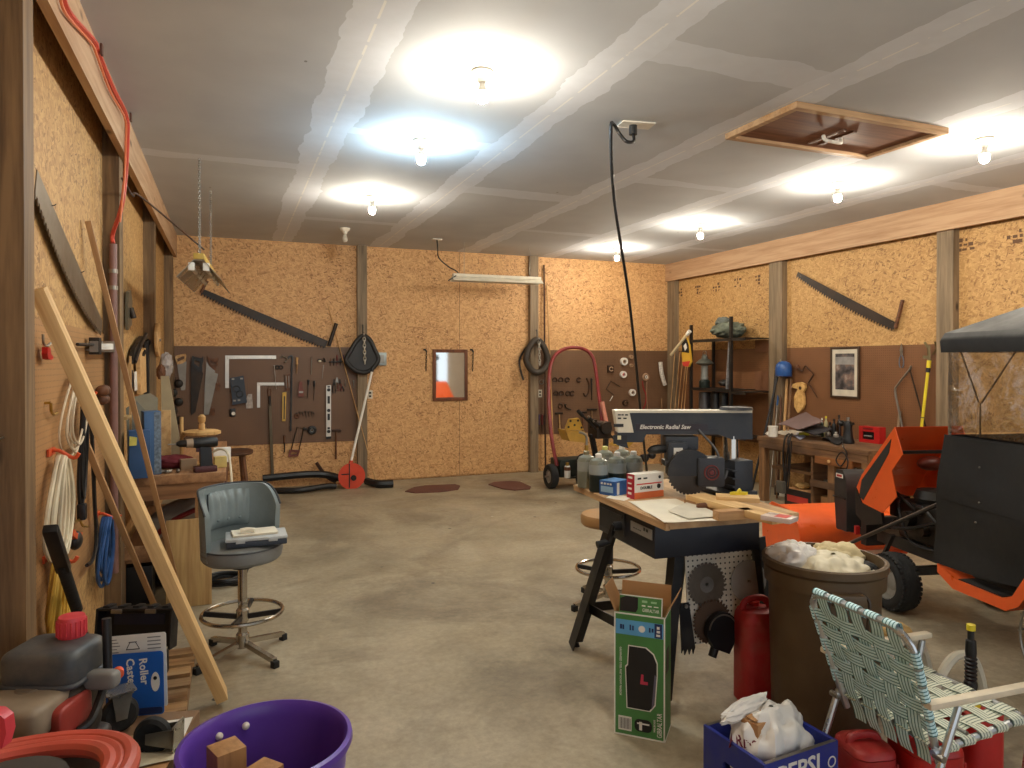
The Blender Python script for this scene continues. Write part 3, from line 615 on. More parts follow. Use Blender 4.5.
# big folded papers
def sheet_on(label, pts, z, m=PAPER, name='paper_sheet', wav=.004, seed=1, cat='paper'):
    P = [fl(x, y, z) for x, y in pts]; c = sum(P, V())/len(P); rnd = random.Random(seed); ph = rnd.random()*6
    def fn(u, v):
        a = P[0].lerp(P[1], u); b = P[3].lerp(P[2], u); p = a.lerp(b, v); return (p.x-c.x, p.y-c.y, abs(sin(u*5+ph)*cos(v*4+ph))*wav)
    b = MB(); b.sheet(fn, 10, 8, .0008); o = b.build(name, m); tag(o, label, cat, mx=M.Translation((c.x, c.y, z+.0012))); return o
sheet_on('large creased pattern paper spread over the near part of the saw table', [(628, 502), (664, 523), (727, 521), (676, 499)], ZT, wav=.006)
sheet_on('smaller pattern paper overlapping the large creased one, with a dark print', [(668, 511), (688, 519), (722, 516), (690, 501)], ZT+.009, mat('grey paper', (206, 198, 180), .7), wav=.003, seed=3)
sheet_on('thin flat paper lying under the blue carton at the table front', [(606, 498), (624, 501), (634, 497), (612, 494.5)], ZT, wav=.001, seed=5)
def board(name, label, cat, p0, p1, w, h, m, group=None, up=(0, 0, 1)):
    """squared timber from p0 to p1 (centres of its ends); long axis is local x"""
    p0, p1 = V(p0), V(p1); x = (p1-p0); l = x.length; u = V(up)-x.normalized()*x.normalized().dot(V(up)); y = u.cross(x.normalized())
    b = MB(); b.box((l/2, 0, 0), (l, w, h), bev=.0015); o = b.build(name, m); tag(o, label, cat, group, mx=frame(p0, x, y)); return o
def top(x, y, z): return fl(x, y, z)
board('lumber_piece', 'pale planed board sticking out past the rear edge of the saw table', 'board', top(695, 497, .93), top(782, 520, .93), .11, .03, LUMB)
board('lumber_piece', 'short pale offcut with a yellow clip on it, behind the long board', 'board', top(716, 497, .95), top(759, 499, .95), .09, .022, LUMB)
board('lumber_piece', 'brown thin strip lying along the long pale board', 'board', top(688, 501, .912), top(748, 516, .912), .05, .02, wood('brown strip', (156, 116, 78), (120, 84, 54), 0))
board('lumber_piece', 'squared block at the near rear corner of the saw table', 'board', top(716, 515.5, .925), top(751, 513, .925), .05, .04, wood('block wood', (190, 148, 100), (156, 112, 70), 0))
board('lumber_piece', 'flat pale scrap lying between the saw blade and the column', 'board', top(697, 488, .91), top(722, 486, .91), .09, .016, LUMB)
o = MB().lathe([(.0, -.06), (.012, -.055), (.016, -.02), (.013, .03), (.008, .06), (0, .062)], None, 12).build('turned_grip', DKW); tag(o, 'dark turned wooden tool handle lying on the saw table papers', 'handle', mx=M.Translation(top(709, 506, .917)) @ rotm(0, 90, -20))
o = thing('clip', 'bright yellow plastic clip on the short pale offcut', 'clip', M.Translation(top(738, 494.5, .962)) @ rotm(0, 0, -25))
MB().prism([(-.04, -.01), (.035, -.012), (.045, .0), (.02, .016), (-.02, .012)], .012).build('body', YEL, o); MB().cyl((0, 0, .012), (.012, 0, .025), .008).build('lever', YEL, o)
# wrapped boards end beyond
o = thing('wrapped_board', 'board end wrapped in printed plastic at the outer end of the pale board', 'board', frame(top(766, 516, .955), top(792, 520, .955)-top(766, 516, .955), (.3, 1, 0)))
MB().box((.055, 0, 0), (.12, .085, .02), bev=.004).build('wrap', mat('printed film', (206, 188, 180), .3), o); MB().box((.07, 0, .0105), (.05, .06, .001)).build('red_print', mat('red print', (196, 60, 50), .5), o)
# ---------------------------------------------------------------- mailbox carton standing on the floor
def gib():
    a, b_ = fl(614, 733), fl(665, 743); x = b_-a; w, h, d = x.length, .52, .15
    fr = frame(a, x, (0, 0, 1)); o = thing('carton', 'open green mailbox carton standing upright on the concrete floor', 'box', fr)
    G = mat('green printed card', (72, 128, 66), .5); W = WHITE
    t = .004
    b = MB(); b.box((w/2, h/2, -t/2), (w, h, t)); b.build('front_panel', G, o)
    b = MB(); b.box((w-t/2, h/2, -d/2), (t, h, d-2*t-.001)); b.build('side_panel', G, o)
    b = MB(); b.box((t/2, h/2, -d/2), (t, h, d-2*t-.001)); b.box((w/2, h/2, -d+t/2), (w, h, t)); b.box((w/2, .003, -d/2), (w-.01, .005, d-.01)); b.build('back_panel', CARD, o)
    FT = T(w*.52, h, -.004, rx=-10)
    b = MB(); b.box((0, .037, 0), (w*.84, .074, .003), FT); b.build('front_flap', G, o)
    b = MB(); b.prism([(-.088, .006), (-.02, .006), (-.012, .02), (-.012, .066), (-.06, .069), (-.088, .058)], .001, FT @ T(0, 0, .0017)); b.build('flap_picture', BLK, o)
    b = MB(); b.box((0, .072, .002), (w*.84, .004, .001), FT); b.box((w*.41, .037, .002), (.004, .072, .001), FT); b.build('flap_border', W, o)
    text('GIBRALTAR', .019, W, o, FT @ T(.042, .018, .0022), sx=.72); marks(o, W, FT @ T(.042, .036, .002), .075, .006, 3); marks(o, mat('pale green print', (150, 190, 146), .5), FT @ T(.042, .053, .002), .075, .010, 2)
    b = MB(); b.box((0, .045, 0), (w, .09, .003), T(w/2, h, -d+.002, rx=-8)); b.build('rear_flap', CARD, o)
    b = MB(); b.box((0, .055, 0), (.003, .11, d*.9), T(.002, h, -d/2, rz=24)); b.build('side_flap', CARD, o); b = MB(); b.box((0, .05, 0), (.003, .1, d*.9), T(w-.002, h, -d/2, rz=-28)); b.build('side_flap', CARD, o)
    b = MB()
    for (cx, cy, sx, sy) in ((w/2, .003, w, .006), (w/2, h-.003, w, .006), (.003, h/2, .006, h), (w-.003, h/2, .006, h)): b.box((cx, cy, .0005), (sx, sy, .001))
    for (cy) in (.003, h-.003): b.box((w+.0005, cy, -d/2), (.001, .006, d))
    b.build('white_border', W, o)
    b = MB(); b.box((w*.5, h*.885, .0008), (w*.93, .062, .001)); bl = b.build('blue_band', mat('sky blue print', (92, 160, 206), .5), o)
    for i in (0, 1, 3): marks(o, mat('navy print', (24, 44, 92), .5), T(w*(.17+.19*i), h*.885, .0016), .022, .026, 2, seed=i)
    b = MB(); b.prism(circ(.014, 18), .001, T(w*.55, h*.885, .0012)); b.build('white_badge', W, o)
    b = MB(); b.box((w*.87, h*.885, .0012), (.032, .06, .001)); b.build('dark_badge', mat('navy print', (24, 44, 92), .5), o); marks(o, W, T(w*.87, h*.885, .002, rz=90), .045, .018, 3)
    pic = [(w*.27, h*.235), (w*.70, h*.235), (w*.80, h*.29), (w*.84, h*.52), (w*.84, h*.62), (w*.77, h*.69), (w*.62, h*.735), (w*.30, h*.735), (w*.28, h*.58), (w*.24, h*.56)]
    b = MB(); b.prism([(p[0]+(.004 if p[0] > w*.5 else -.004), p[1]+(.004 if p[1] > h*.5 else -.004)) for p in pic], .001, T(0, 0, .0006)); b.build('picture_outline', W, o)
    b = MB(); b.prism(pic, .001, T(0, 0, .0012)); b.build('mailbox_picture', BLK, o)
    b = MB(); b.prism([(w*.74, h*.25), (w*.80, h*.29), (w*.84, h*.52), (w*.80, h*.53)], .001, T(0, 0, .0018)); b.build('picture_highlight', mat('violet grey print', (96, 92, 108), .5), o)
    b = MB(); b.prism([(w*.52, h*.44), (w*.67, h*.44), (w*.67, h*.465), (w*.585, h*.465), (w*.585, h*.52), (w*.54, h*.52)], .001, T(0, 0, .0018)); b.build('red_flag_picture', mat('red flag print', (186, 52, 76), .5), o)
    b = MB(); b.box((w*.22, h*.10, .0008), (w*.26, .06, .001)); b.build('barcode_panel', W, o)
    b = MB()
    for i in range(11): b.box((w*(.115+.021*i), h*.10, .0016), (.0012+.0016*(i*7 % 3)*.5, .046, .001))
    b.build('barcode', BLK, o)
    b = MB(); b.prism(rrect(w*.34, .052, .02, 5, w*.58, h*.105), .001, T(0, 0, .0008)); b.build('small_picture', BLK, o); b = MB(); b.box((w*.58, h*.12, .002), (w*.24, .006, .001)); b.box((w*.53, h*.10, .002), (.012, .035, .001)); b.build('small_picture_detail', W, o)
    text('GIBRALTAR', .030, W, o, T(w*.90, h*.13, .0012, rz=90), sx=.66); text('MAILBOXES', .011, W, o, T(w*.80, h*.12, .0012, rz=90), sx=.9)
    text('GALVANIZED STEEL POST MOUNT MAILBOX', .0125, W, o, T(w*.13, h*.52, .0012, rz=-90), sx=.82)
    b = MB(); b.box((w+.0005, h*.62, -d*.4), (.001, .1, d*.4)); b.build('side_picture', BLK, o)
gib()
# ---------------------------------------------------------------- bar stools
def stool_base(o, z_seat, col, a0=0):
    b = MB(); b.cyl((0, 0, .05), (0, 0, z_seat), .024); b.lathe([(.034, .05), (.034, .12), (.026, .13)], None, 16); b.build('column', col, o)
    for k in range(4):
        a = RAD(90*k+a0); d = V((cos(a), sin(a), 0)); b = MB(); b.bar(d*.02+V((0, 0, .075)), d*.265+V((0, 0, .035)), .026, .026); lg = b.build('leg', CHROME, o)
        b = MB(); c = d*.265; b.box((0, 0, .018), (.034, .034, .036), T(c.x, c.y, 0, rz=90*k+a0), .004); b.build('glide', RUB, lg)
    b = MB(); b.torus(.205, .011, T(0, 0, .235), 36, 8); fr = b.build('foot_ring', CHROME, o)
    for k in range(4): a = RAD(90*k+45); b = MB(); b.bar((.03*cos(a), .03*sin(a), .215), (.2*cos(a), .2*sin(a), .235), .014, .026); b.build('spoke', BLKM, fr)
    b = MB(); b.lathe([(.032, .19), (.034, .25), (.026, .26)], None, 14); b.build('collar', CHROME, o)
sp = fl(608, 604)
o = thing('bar_stool', 'round bar stool with tan seat and black post behind the saw table', 'stool', T(sp.x, sp.y, 0, rz=8))
stool_base(o, .5, CHROME)
MB().cyl((0, 0, .27), (0, 0, .52), .034).build('post_cover', BLK, o)
MB().lathe([(.0, .52), (.165, .52), (.178, .535), (.18, .575), (.17, .592), (.1, .60), (0, .60)], None, 28).build('seat', mat('tan vinyl', (166, 124, 76), .5), o)
sp = V((.644, 4.05, 0))
o = thing('bar_stool', 'grey vinyl bar stool with low curved back, holding a case and papers', 'stool', T(sp.x, sp.y, 0, rz=30))
stool_base(o, .545, CHROME, 5)
VIN = mat('grey blue vinyl', (118, 130, 132), .42, bump=.15, bscale=30, var=.08); PIPE = mat('dark piping', (44, 48, 52), .5)
def bucket():
    sm = mat('worn grey vinyl seat', (116, 118, 116), .5, dirt=(90, 84, 76), damt=.3)
    # seat cushion, local -y faces the viewer (front)
    b = MB(); b.lathe([(.0, .52), (.18, .52), (.196, .535), (.204, .575), (.196, .602), (.16, .614), (0, .618)], None, 32, sx=1.04, sy=.98); b.build('seat', sm, o)
    b = MB(); b.torus(.2, .004, M.Translation((0, 0, .598)) @ M.Diagonal((1.04, .98, 1, 1)), 40, 6); b.build('seat_piping', PIPE, o)
    # wrap-around back
    def shell(off):
        def fn(u, v):
            a = RAD(-5+190*u); e = abs(u-.5)*2; hh = .355*(1-.32*max(0, (e-.6)/.4)**2); r = .205+off+.012*v
            return (r*cos(a)*1.02, r*sin(a)*.97, .545+hh*v*1.0)
        return fn
    b = MB(); b.sheet(shell(.0), 36, 10, .028); b.build('backrest', VIN, o)
    b = MB(); P = []
    for i in range(37): p = V(shell(.0)(i/36, 1.0)); P.append((p.x, p.y, p.z+.002))
    b.tube(P, .006, 8, 1, smooth=False); b.build('back_piping', PIPE, o)
    def pad(u, v):
        a = RAD(90+(u-.5)*80); bul = .03*(1-abs(2*u-1)**4)*(1-abs(2*v-1)**4); fold = .009*sin(u*34)*v; r = .178+.012*v-.004-bul-fold*.6
        return (r*cos(a)*1.02, r*sin(a)*.97, .68+.19*v)
    b = MB(); b.sheet(pad, 40, 12, .006); b.build('back_pad', VIN, o)
    b = MB()
    b.tube([pad(i/20, 0) for i in range(21)]+[pad(1, i/6) for i in range(1, 7)], .004, 6, 1, smooth=False); b.tube([pad(0, i/6) for i in range(7)], .004, 6, 1, smooth=False); b.build('pad_piping', PIPE, o)
    for k in range(3):
        p = V(pad(.2+.3*k, .22)); b = MB(); b.ball(tuple(p+V((0, -.004, 0))), .009); b.build('button', VIN, o)
    b = MB(); b.box((0, 0, .52), (.2, .2, .03)); b.lathe([(.06, .48), (.09, .51)], None, 16); b.build('swivel_plate', BLKM, o)
bucket()
SM = T(sp.x, sp.y, 0, rz=30)
o = thing('tool_case', 'flat dark case with a pale lid lying on the vinyl stool seat', 'case', SM @ T(.03, -.085, .6195, rz=-30))
MB().box((0, 0, .016), (.30, .19, .03), bev=.006).build('tray', mat('dark blue case', (42, 50, 62), .45), o); MB().box((0, 0, .0395), (.305, .195, .016), bev=.005).build('lid', mat('pale grey case lid', (178, 182, 182), .4), o)
for s in (-1, 1): MB().box((s*.08, -.098, .034), (.045, .006, .022), bev=.002).build('latch', mat('pale grey case lid', (178, 182, 182), .4), o)
def paper_stack(label, mx, w, h, n, th=.0016, m=PAPER):
    b = MB(); rnd = random.Random(3)
    for k in range(n): b.box((rnd.uniform(-.004, .004), rnd.uniform(-.004, .004), th*(k+.5)), (w, h, th*.8), rotm(0, 0, rnd.uniform(-2, 2)))
    o = b.build('paper_pad', m); tag(o, label, 'paper', mx=mx)
paper_stack('white note papers lying on the case on the vinyl stool', SM @ T(.03, -.07, .6685, rz=-26), .22, .14, 6)
o = MB().tube([(-.035, 0, 0), (.0, .002, .004), (.04, 0, 0)], .012, 10).build('paper_roll', PAPER); tag(o, 'small white rolled paper on the note papers on the stool', 'paper', mx=SM @ T(-.02, -.08, .692, rz=-40))
# ================================================================ FRONT RIGHT: CAN, FUEL CANS, CRATE, LAWN CHAIR
def trash_can():
    c = V((2.968, 2.33, 0)); o = thing('trash_can', 'big round brown plastic trash can full of crumpled bags', 'trash can', T(c.x, c.y, 0, rz=-25))
    B = mat('brown plastic', (84, 64, 40), .5, var=.08, dirt=(112, 94, 70), damt=.25, dscale=3)
    b = MB(); b.lathe([(0, .0), (.2, .0), (.21, .01), (.224, .56), (.226, .630), (.243, .634), (.245, .695), (.238, .702), (.252, .706), (.253, .735), (.242, .74), (.234, .738), (.224, .64), (.205, .02), (0, .02)], None, 44); b.build('body', B, o)
    for s in (0, 180):
        R_ = rotm(0, 0, s); b = MB(); b.box((.0, -.252, .635), (.13, .05, .045), R_, .01)
        hd = b.build('handle', B, o)
        b = MB()
        for x in (-.078, .078): b.tube([R_ @ V((x*.8, -.245, .655)), R_ @ V((x, -.265, .625)), R_ @ V((x, -.25, .54)), R_ @ V((x, -.236, .44))], .007, 6)
        b.build('handle_rib', mat('dark brown plastic', (58, 44, 32), .5), hd)
    return c
cc = trash_can()
def crumple(name, label, cat, c, r, m, seed, squash=(1, 1, .6), amp=.35, n=(64, 40), mx=None):
    """crumpled sheet of film or cloth gathered in a heap"""
    rnd = random.Random(seed); F = [(V((rnd.uniform(-1, 1), rnd.uniform(-1, 1), rnd.uniform(-1, 1))).normalized()*rnd.uniform(2, 9), rnd.uniform(0, 6.28), rnd.uniform(.3, 1)) for _ in range(16)]; F += [(V((rnd.uniform(-1, 1), rnd.uniform(-1, 1), rnd.uniform(-1, 1))).normalized()*rnd.uniform(11, 24), rnd.uniform(0, 6.28), rnd.uniform(.08, .2)) for _ in range(9)]
    def fn(u, v):
        a = 2*pi*u; ph = pi*(.02+.96*v); d = V((sin(ph)*cos(a), sin(ph)*sin(a), cos(ph)))
        k = 1
        for f_, p, w in F: k += amp*w/8*(abs(sin(f_.dot(d)+p))-.5)*2
        return (d.x*r*k*squash[0], d.y*r*k*squash[1], d.z*r*k*squash[2])
    b = MB(); b.sheet(fn, n[0], n[1]); bmesh.ops.remove_doubles(b.bm, verts=b.bm.verts[:], dist=.0005); o = b.build(name, m, smooth=40); tag(o, label, cat, mx=M.Translation(c)); return o
FILM = mat('white plastic film', (224, 220, 214), .35, var=.05); CLOTH = mat('cream cloth', (214, 196, 152), .8, var=.12, dirt=(150, 126, 84), damt=.35)
crumple('plastic_bag', 'white crumpled plastic bag at the outer side inside the brown trash can', 'bag', cc+V((-.10, .07, .70)), .095, FILM, 5, (1, 1, .9))
crumple('plastic_bag', 'big cream crumpled film bag heaped in the middle of the trash can', 'bag', cc+V((.0, -.05, .675)), .14, mat('cream film', (214, 204, 176), .45, var=.1), 8, (1.1, .9, .55))
crumple('rag', 'cream cloth rag draped on the far side of the trash can rim', 'rag', cc+V((.09, .03, .71)), .1, CLOTH, 12, (1.15, .75, .62), .45)
crumple('rag', 'black rag poking out of the trash can beside the cream cloth', 'rag', cc+V((.13, -.085, .69)), .055, mat('black cloth', (26, 26, 28), .8), 15, (1, 1, .6))
crumple('rag', 'brown sacking stuffed below the bags in the trash can', 'rag', cc+V((0, .0, .56)), .15, mat('brown sacking', (84, 66, 46), .9), 21, (1, 1, .35))
# ---- fuel cans
def fuel_can(label, mx, w, d, h, m, spout=True, group=None):
    o = thing('fuel_can', label, 'fuel can', mx, group)
    b = MB(); b.prism(rrect(w, d, .05, 5), h*.86-.012, None, z0=.0); prof = [(1, h*.82), (.97, h*.88), (.86, h*.93), (.6, h*.95)]
    o1 = rrect(w, d, .05, 5); n = len(o1); vs, fs = [], []
    for (s, z) in prof: vs += [(p[0]*s, p[1]*s, z) for p in o1]
    for k in range(3): fs += [(k*n+i, k*n+(i+1) % n, (k+1)*n+(i+1) % n, (k+1)*n+i) for i in range(n)]
    fs.append([3*n+i for i in range(n)]); b._add(vs, fs)
    for s in (-1, 1): b.box((s*w*.22, -d/2-.002, h*.42), (w*.30, .008, h*.5), None, .003)
    b.build('body', m, o)
    b = MB(); b.tube([(0, d*.36, h*.90), (0, d*.34, h*1.0), (0, d*.15, h*1.045), (0, -d*.12, h*1.045), (0, -d*.28, h*.98), (0, -d*.3, h*.92)], .016, 8, flat=.75); b.build('handle', m, o)
    if spout: b = MB(); b.cyl((w*.25, 0, h*.92), (w*.25, 0, h*.99), .026); b.build('cap', RED, o)
    return o
fuel_can('tall dusty red fuel can standing between the saw table and the trash can', T(2.885, 2.645, 0, rz=74), .155, .2, .45, REDD)
# ---- chair first, its cans are placed beneath
hinge_f, hinge_n = fl(842, 698, .31), fl(940, 757, .31); hm = (hinge_f+hinge_n)/2; yd = (hinge_f-hinge_n); CW = .42; yd.normalize()
CM = frame((hm.x, hm.y, 0), (yd.y, -yd.x, 0), (yd.x, yd.y, 0))       # x = the way the chair faces, y = to its left side, z up
fuel_can('red fuel can under the lawn chair at the crate side', CM @ T(.01, .11, 0, rz=80), .185, .165, .212, REDD, False)
fuel_can('second red fuel can under the lawn chair, farther below the seat', CM @ T(.205, .03, 0, rz=80), .2, .2, .235, RED, False)
o = thing('fuel_can', 'red fuel can with a long black and yellow pour spout beyond the lawn chair', 'fuel can', CM @ T(.53, .115, -.0, rz=80))
MB().prism(rrect(.2, .15, .04, 4), .25).build('body', RED, o)
SPB = mat('spout black', (22, 22, 24), .4)
DZ = -.02
b = MB(); b.lathe([(.034, .27+DZ), (.036, .30+DZ), (.03, .312+DZ)], None, 18); b.build('collar', YEL, o)
pr = [(.022, .312), (.024, .35)]
for k in range(7): pr += [(.023, .36+k*.015), (.018, .365+k*.015)]
pr += [(.02, .475), (.018, .52), (.012, .525), (.012, .565)]
pr = [(r_, z_+DZ) for r_, z_ in pr]
MB().lathe(pr, None, 16).build('spout', SPB, o); MB().lathe([(.016, .56+DZ), (.016, .582+DZ), (.0, .583+DZ)], None, 12).build('tip', YEL, o)
def webbing(name, dark, pale):
    m, t, b = nt(name); L = t.links.new; uv = N(t, 'ShaderNodeUVMap'); uv.uv_map = 'strap'
    sp = N(t, 'ShaderNodeSeparateXYZ'); L(uv.outputs[0], sp.inputs[0])
    a = N(t, 'ShaderNodeMath', operation='MULTIPLY'); a.inputs[1].default_value = 4.0; L(sp.outputs[0], a.inputs[0]); f = N(t, 'ShaderNodeMath', operation='FRACT'); L(a.outputs[0], f.inputs[0])
    r = ramp(t, [(.0, lin(dark)), (.27, lin(dark)), (.31, lin(pale)), (.9, lin(pale))], f.outputs[0], 'LINEAR'); L(r.outputs[0], b.inputs['Base Color']); b.inputs['Roughness'].default_value = .5
    return m
WEB_B = webbing('teal and white webbing', (20, 120, 128), (214, 248, 255)); WEB_S = webbing('faded webbing', (104, 122, 108), (214, 218, 198))
def strap(b, uvl, pts, nrm, w, th=.0016):
    """flat strap along pts; nrm(i) gives the facing direction"""
    P = [V(p) for p in pts]; k = len(P); prev = None
    for i in range(k):
        tg = (P[min(i+1, k-1)]-P[max(i-1, 0)]).normalized(); n = V(nrm(i/(k-1))).normalized(); s = tg.cross(n).normalized()*(w/2)
        row = [b.bm.verts.new(P[i]-s+n*th/2), b.bm.verts.new(P[i]+s+n*th/2), b.bm.verts.new(P[i]+s-n*th/2), b.bm.verts.new(P[i]-s-n*th/2)]
        if prev:
            for j in range(4):
                f = b.bm.faces.new((prev[j], prev[(j+1) % 4], row[(j+1) % 4], row[j]))
                uu = {0: (0, 1), 1: (1, 1), 2: (1, 0), 3: (0, 0)}[j]
                for lp, (u, v) in zip(f.loops, ((uu[0], 0), (uu[1], 0), (uu[1], 1), (uu[0], 1))): lp[uvl].uv = (u, v)
        prev = row
def lawn_chair():
    o = thing('lawn_chair', 'folding aluminium lawn chair with teal and white woven webbing and pale armrests', 'chair', CM)
    hw = CW/2; zh = .31; r = .0125
    # back frame plane: from hinge up and leaning backwards (-x)
    bt = V((-.145, 0, .735)); b0 = V((.0, 0, zh)); bu = (bt-b0); BL = bu.length; bu.normalize(); bn = V((0, 1, 0)).cross(bu)*-1   # bn faces backwards
    bn = bu.cross(V((0, 1, 0))); bn = bn if bn.x < 0 else -bn
    P = lambda y, s: b0+bu*s+V((0, y*(1+.15*s/BL), 0))
    w = hw-.012; cr = .085
    path = [P(-w, -.03)]+[P(-w, s) for s in (.1, .2, .3)]+[P(-w, BL-cr)]+[P(-w+cr*(1-cos(RAD(a))), BL-cr+cr*sin(RAD(a))) for a in (22, 45, 68, 90)]+[P(w-cr+cr*sin(RAD(a)), BL-cr+cr*cos(RAD(a))) for a in (0, 22, 45, 68, 90)]+[P(w, s) for s in (BL-cr, .3, .2, .1, -.03)]
    b = MB(); b.tube(path, r, 10, 1, smooth=False); bf = b.build('back_frame', ALU, o)
    # seat frame: U open at the back, rising a little to the front
    SL = .37; sz = lambda x: zh+.02+.05*x/SL
    sp = [(-.03, -hw, sz(-.03)), (SL-.05, -hw, sz(SL-.05)), (SL-.012, -hw+.012, sz(SL-.01)), (SL, -hw+.05, sz(SL)), (SL, hw-.05, sz(SL)), (SL-.012, hw-.012, sz(SL-.01)), (SL-.05, hw, sz(SL-.05)), (-.03, hw, sz(-.03))]
    b = MB(); b.tube(sp, r, 10, 2); b.cyl((.03, -hw, sz(.03)-.02), (.03, hw, sz(.03)-.02), r*.8); b.build('seat_frame', ALU, o)
    for y in (-hw-.016, hw+.016):
        s = 1 if y > 0 else -1
        b = MB(); b.tube([(.33, y, .012), (.37, y, .30), (.41, y, .474)], r, 10, 1, smooth=False); b.build('leg', ALU, o)      # rises backwards to the arm
        b = MB(); b.tube([(-.125, y, .012), (-.01, y, .31), (.06, y, .474)], r, 10, 1, smooth=False); lg = b.build('leg', ALU, o)
        b = MB(); b.box((.185, y, .493), (.52, .035, .022), None, .008); b.build('armrest', mat('cream plastic arm', (222, 208, 182), .45), o)
        b = MB(); b.cyl((-.02, y+s*.016, zh+.01), (-.02, y-s*.02, zh+.01), .011); b.cyl((.075, y+s*.016, .39), (.075, y-s*.02, .39), .007); b.build('rivet', STEEL, o)
    for x in (.33, -.125): b = MB(); b.cyl((x, -hw-.016, .014), (x, hw+.016, .014), r); b.build('floor_bar', ALU, o)
    # webbing
    nb, sw = 5, .053
    for k in range(nb):                                        # back, lengthwise
        y = -w+.06+(2*w-.12)*k/(nb-1); b = MB(); uvl = b.bm.loops.layers.uv.new('strap'); pts = []
        n = 40
        for i in range(n+1): s = -.055+(BL+.065)*i/n; q = s/.085-.35; pts.append(P(y, s)+bn*(.0042*sin(pi*(q+k))+.0))
        pts = pts[:-2]+[P(y, BL)+(bn*cos(RAD(a))+bu*sin(RAD(a)))*.0145 for a in range(20, 181, 20)]+[P(y, BL-.035)-bn*.0145]; nx = len(pts)-1
        strap(b, uvl, pts, lambda t: tuple(bn) if t*nx < nx-9 else tuple(bn*cos(RAD(20+20*min(8, t*nx-nx+9)))+bu*sin(RAD(20+20*min(8, t*nx-nx+9)))), sw); b.build('webbing_strap', WEB_B, o, smooth=0)
    for k in range(5):                                         # back, crosswise, wrapped round the side tubes
        s = .105+.062*k; b = MB(); uvl = b.bm.loops.layers.uv.new('strap'); pts, nn = [], []
        for a in range(-180, 1, 45): pts.append(P(-w-.015*cos(RAD(a+90+0))*1.0 if False else -w-.0145*sin(RAD(-a)) , s)+bn*(.0145*cos(RAD(a)))); nn.append((bn*cos(RAD(a))+V((0, -sin(RAD(-a)), 0))))
        for i in range(1, 32): y = -w+2*w*i/32; q = (y+w-.06)/((2*w-.12)/(nb-1)); pts.append(P(y, s)+bn*(.0042*sin(pi*(q+k+1.5))*(1 if 0 < i < 32 else 0)+.001)); nn.append(bn)
        for a in range(0, 181, 45): pts.append(P(w+.0145*sin(RAD(a)), s)+bn*(.0145*cos(RAD(a)))); nn.append(bn*cos(RAD(a))+V((0, sin(RAD(a)), 0)))
        strap(b, uvl, pts, lambda t: nn[min(len(nn)-1, int(round(t*(len(nn)-1))))], sw*.95); b.build('webbing_strap', WEB_B, o, smooth=0)
    Z = V((-.05/SL, 0, 1)).normalized()
    for k in range(5):                                         # seat, front to back
        y = -hw+.055+(2*hw-.11)*k/4; b = MB(); uvl = b.bm.loops.layers.uv.new('strap'); pts = []
        for i in range(33): x = -.02+(SL+.02)*i/32; pts.append(V((x, y, sz(x)+.0135+.003*sin(pi*(x/.08+k)))))
        pts += [V((SL+.014, y, sz(SL)+.004)), V((SL+.010, y, sz(SL)-.012))]
        strap(b, uvl, pts, lambda t: (0, 0, 1) if t < .94 else (1, 0, 0), sw); b.build('webbing_strap', WEB_S, o, smooth=0)
    for k in range(5):
        x = .04+.072*k; b = MB(); uvl = b.bm.loops.layers.uv.new('strap'); pts, nn = [], []
        for a in range(-135, 1, 45): pts.append(V((x, -hw-.0145*sin(RAD(-a)), sz(x)+.0145*cos(RAD(a))))); nn.append(V((0, -sin(RAD(-a)), cos(RAD(a)))))
        for i in range(1, 30): y = -hw+2*hw*i/30; pts.append(V((x, y, sz(x)+.0135+.003*sin(pi*((y+hw-.055)/((2*hw-.11)/4)+k+1))))); nn.append(V((0, 0, 1)))
        for a in range(0, 136, 45): pts.append(V((x, hw+.0145*sin(RAD(a)), sz(x)+.0145*cos(RAD(a))))); nn.append(V((0, sin(RAD(a)), cos(RAD(a)))))
        strap(b, uvl, pts, lambda t: nn[min(len(nn)-1, int(round(t*(len(nn)-1))))], sw*.95); b.build('webbing_strap', WEB_S, o, smooth=0)
lawn_chair()
# ---- folded white garden chair lying beyond it
o = thing('folded_chair', 'cream plastic folding chair lying collapsed behind the lawn chair, with tan cushion', 'chair', CM @ T(.766, .505, 0, rz=10))
CRM = mat('yellowed cream tube', (206, 198, 176), .45)
b = MB(); b.tube([(-.2, -.1, .02), (-.12, -.1, .18), (.0, -.1, .28), (.14, -.1, .26), (.22, -.1, .14), (.24, -.1, .02)], .02, 8); b.build('frame', CRM, o)
b = MB(); b.tube([(-.2, .14, .02), (-.1, .14, .2), (.02, .14, .27), (.16, .14, .22), (.24, .14, .02)], .02, 8); b.build('frame', CRM, o)
b = MB(); b.box((.0, .02, .1), (.3, .2, .02), rotm(0, -15, 0), .006); b.box((-.08, .02, .06), (.05, .2, .05), None, .01); b.build('seat', mat('dusty grey plastic', (128, 122, 108), .6), o)
o = crumple('cushion', 'tan crumpled cushion lying on the floor beside the tractor front wheel', 'cushion', fl(893, 633, .06), .085, mat('tan cloth', (186, 152, 96), .8), 33, (1.2, .9, .65), .25)
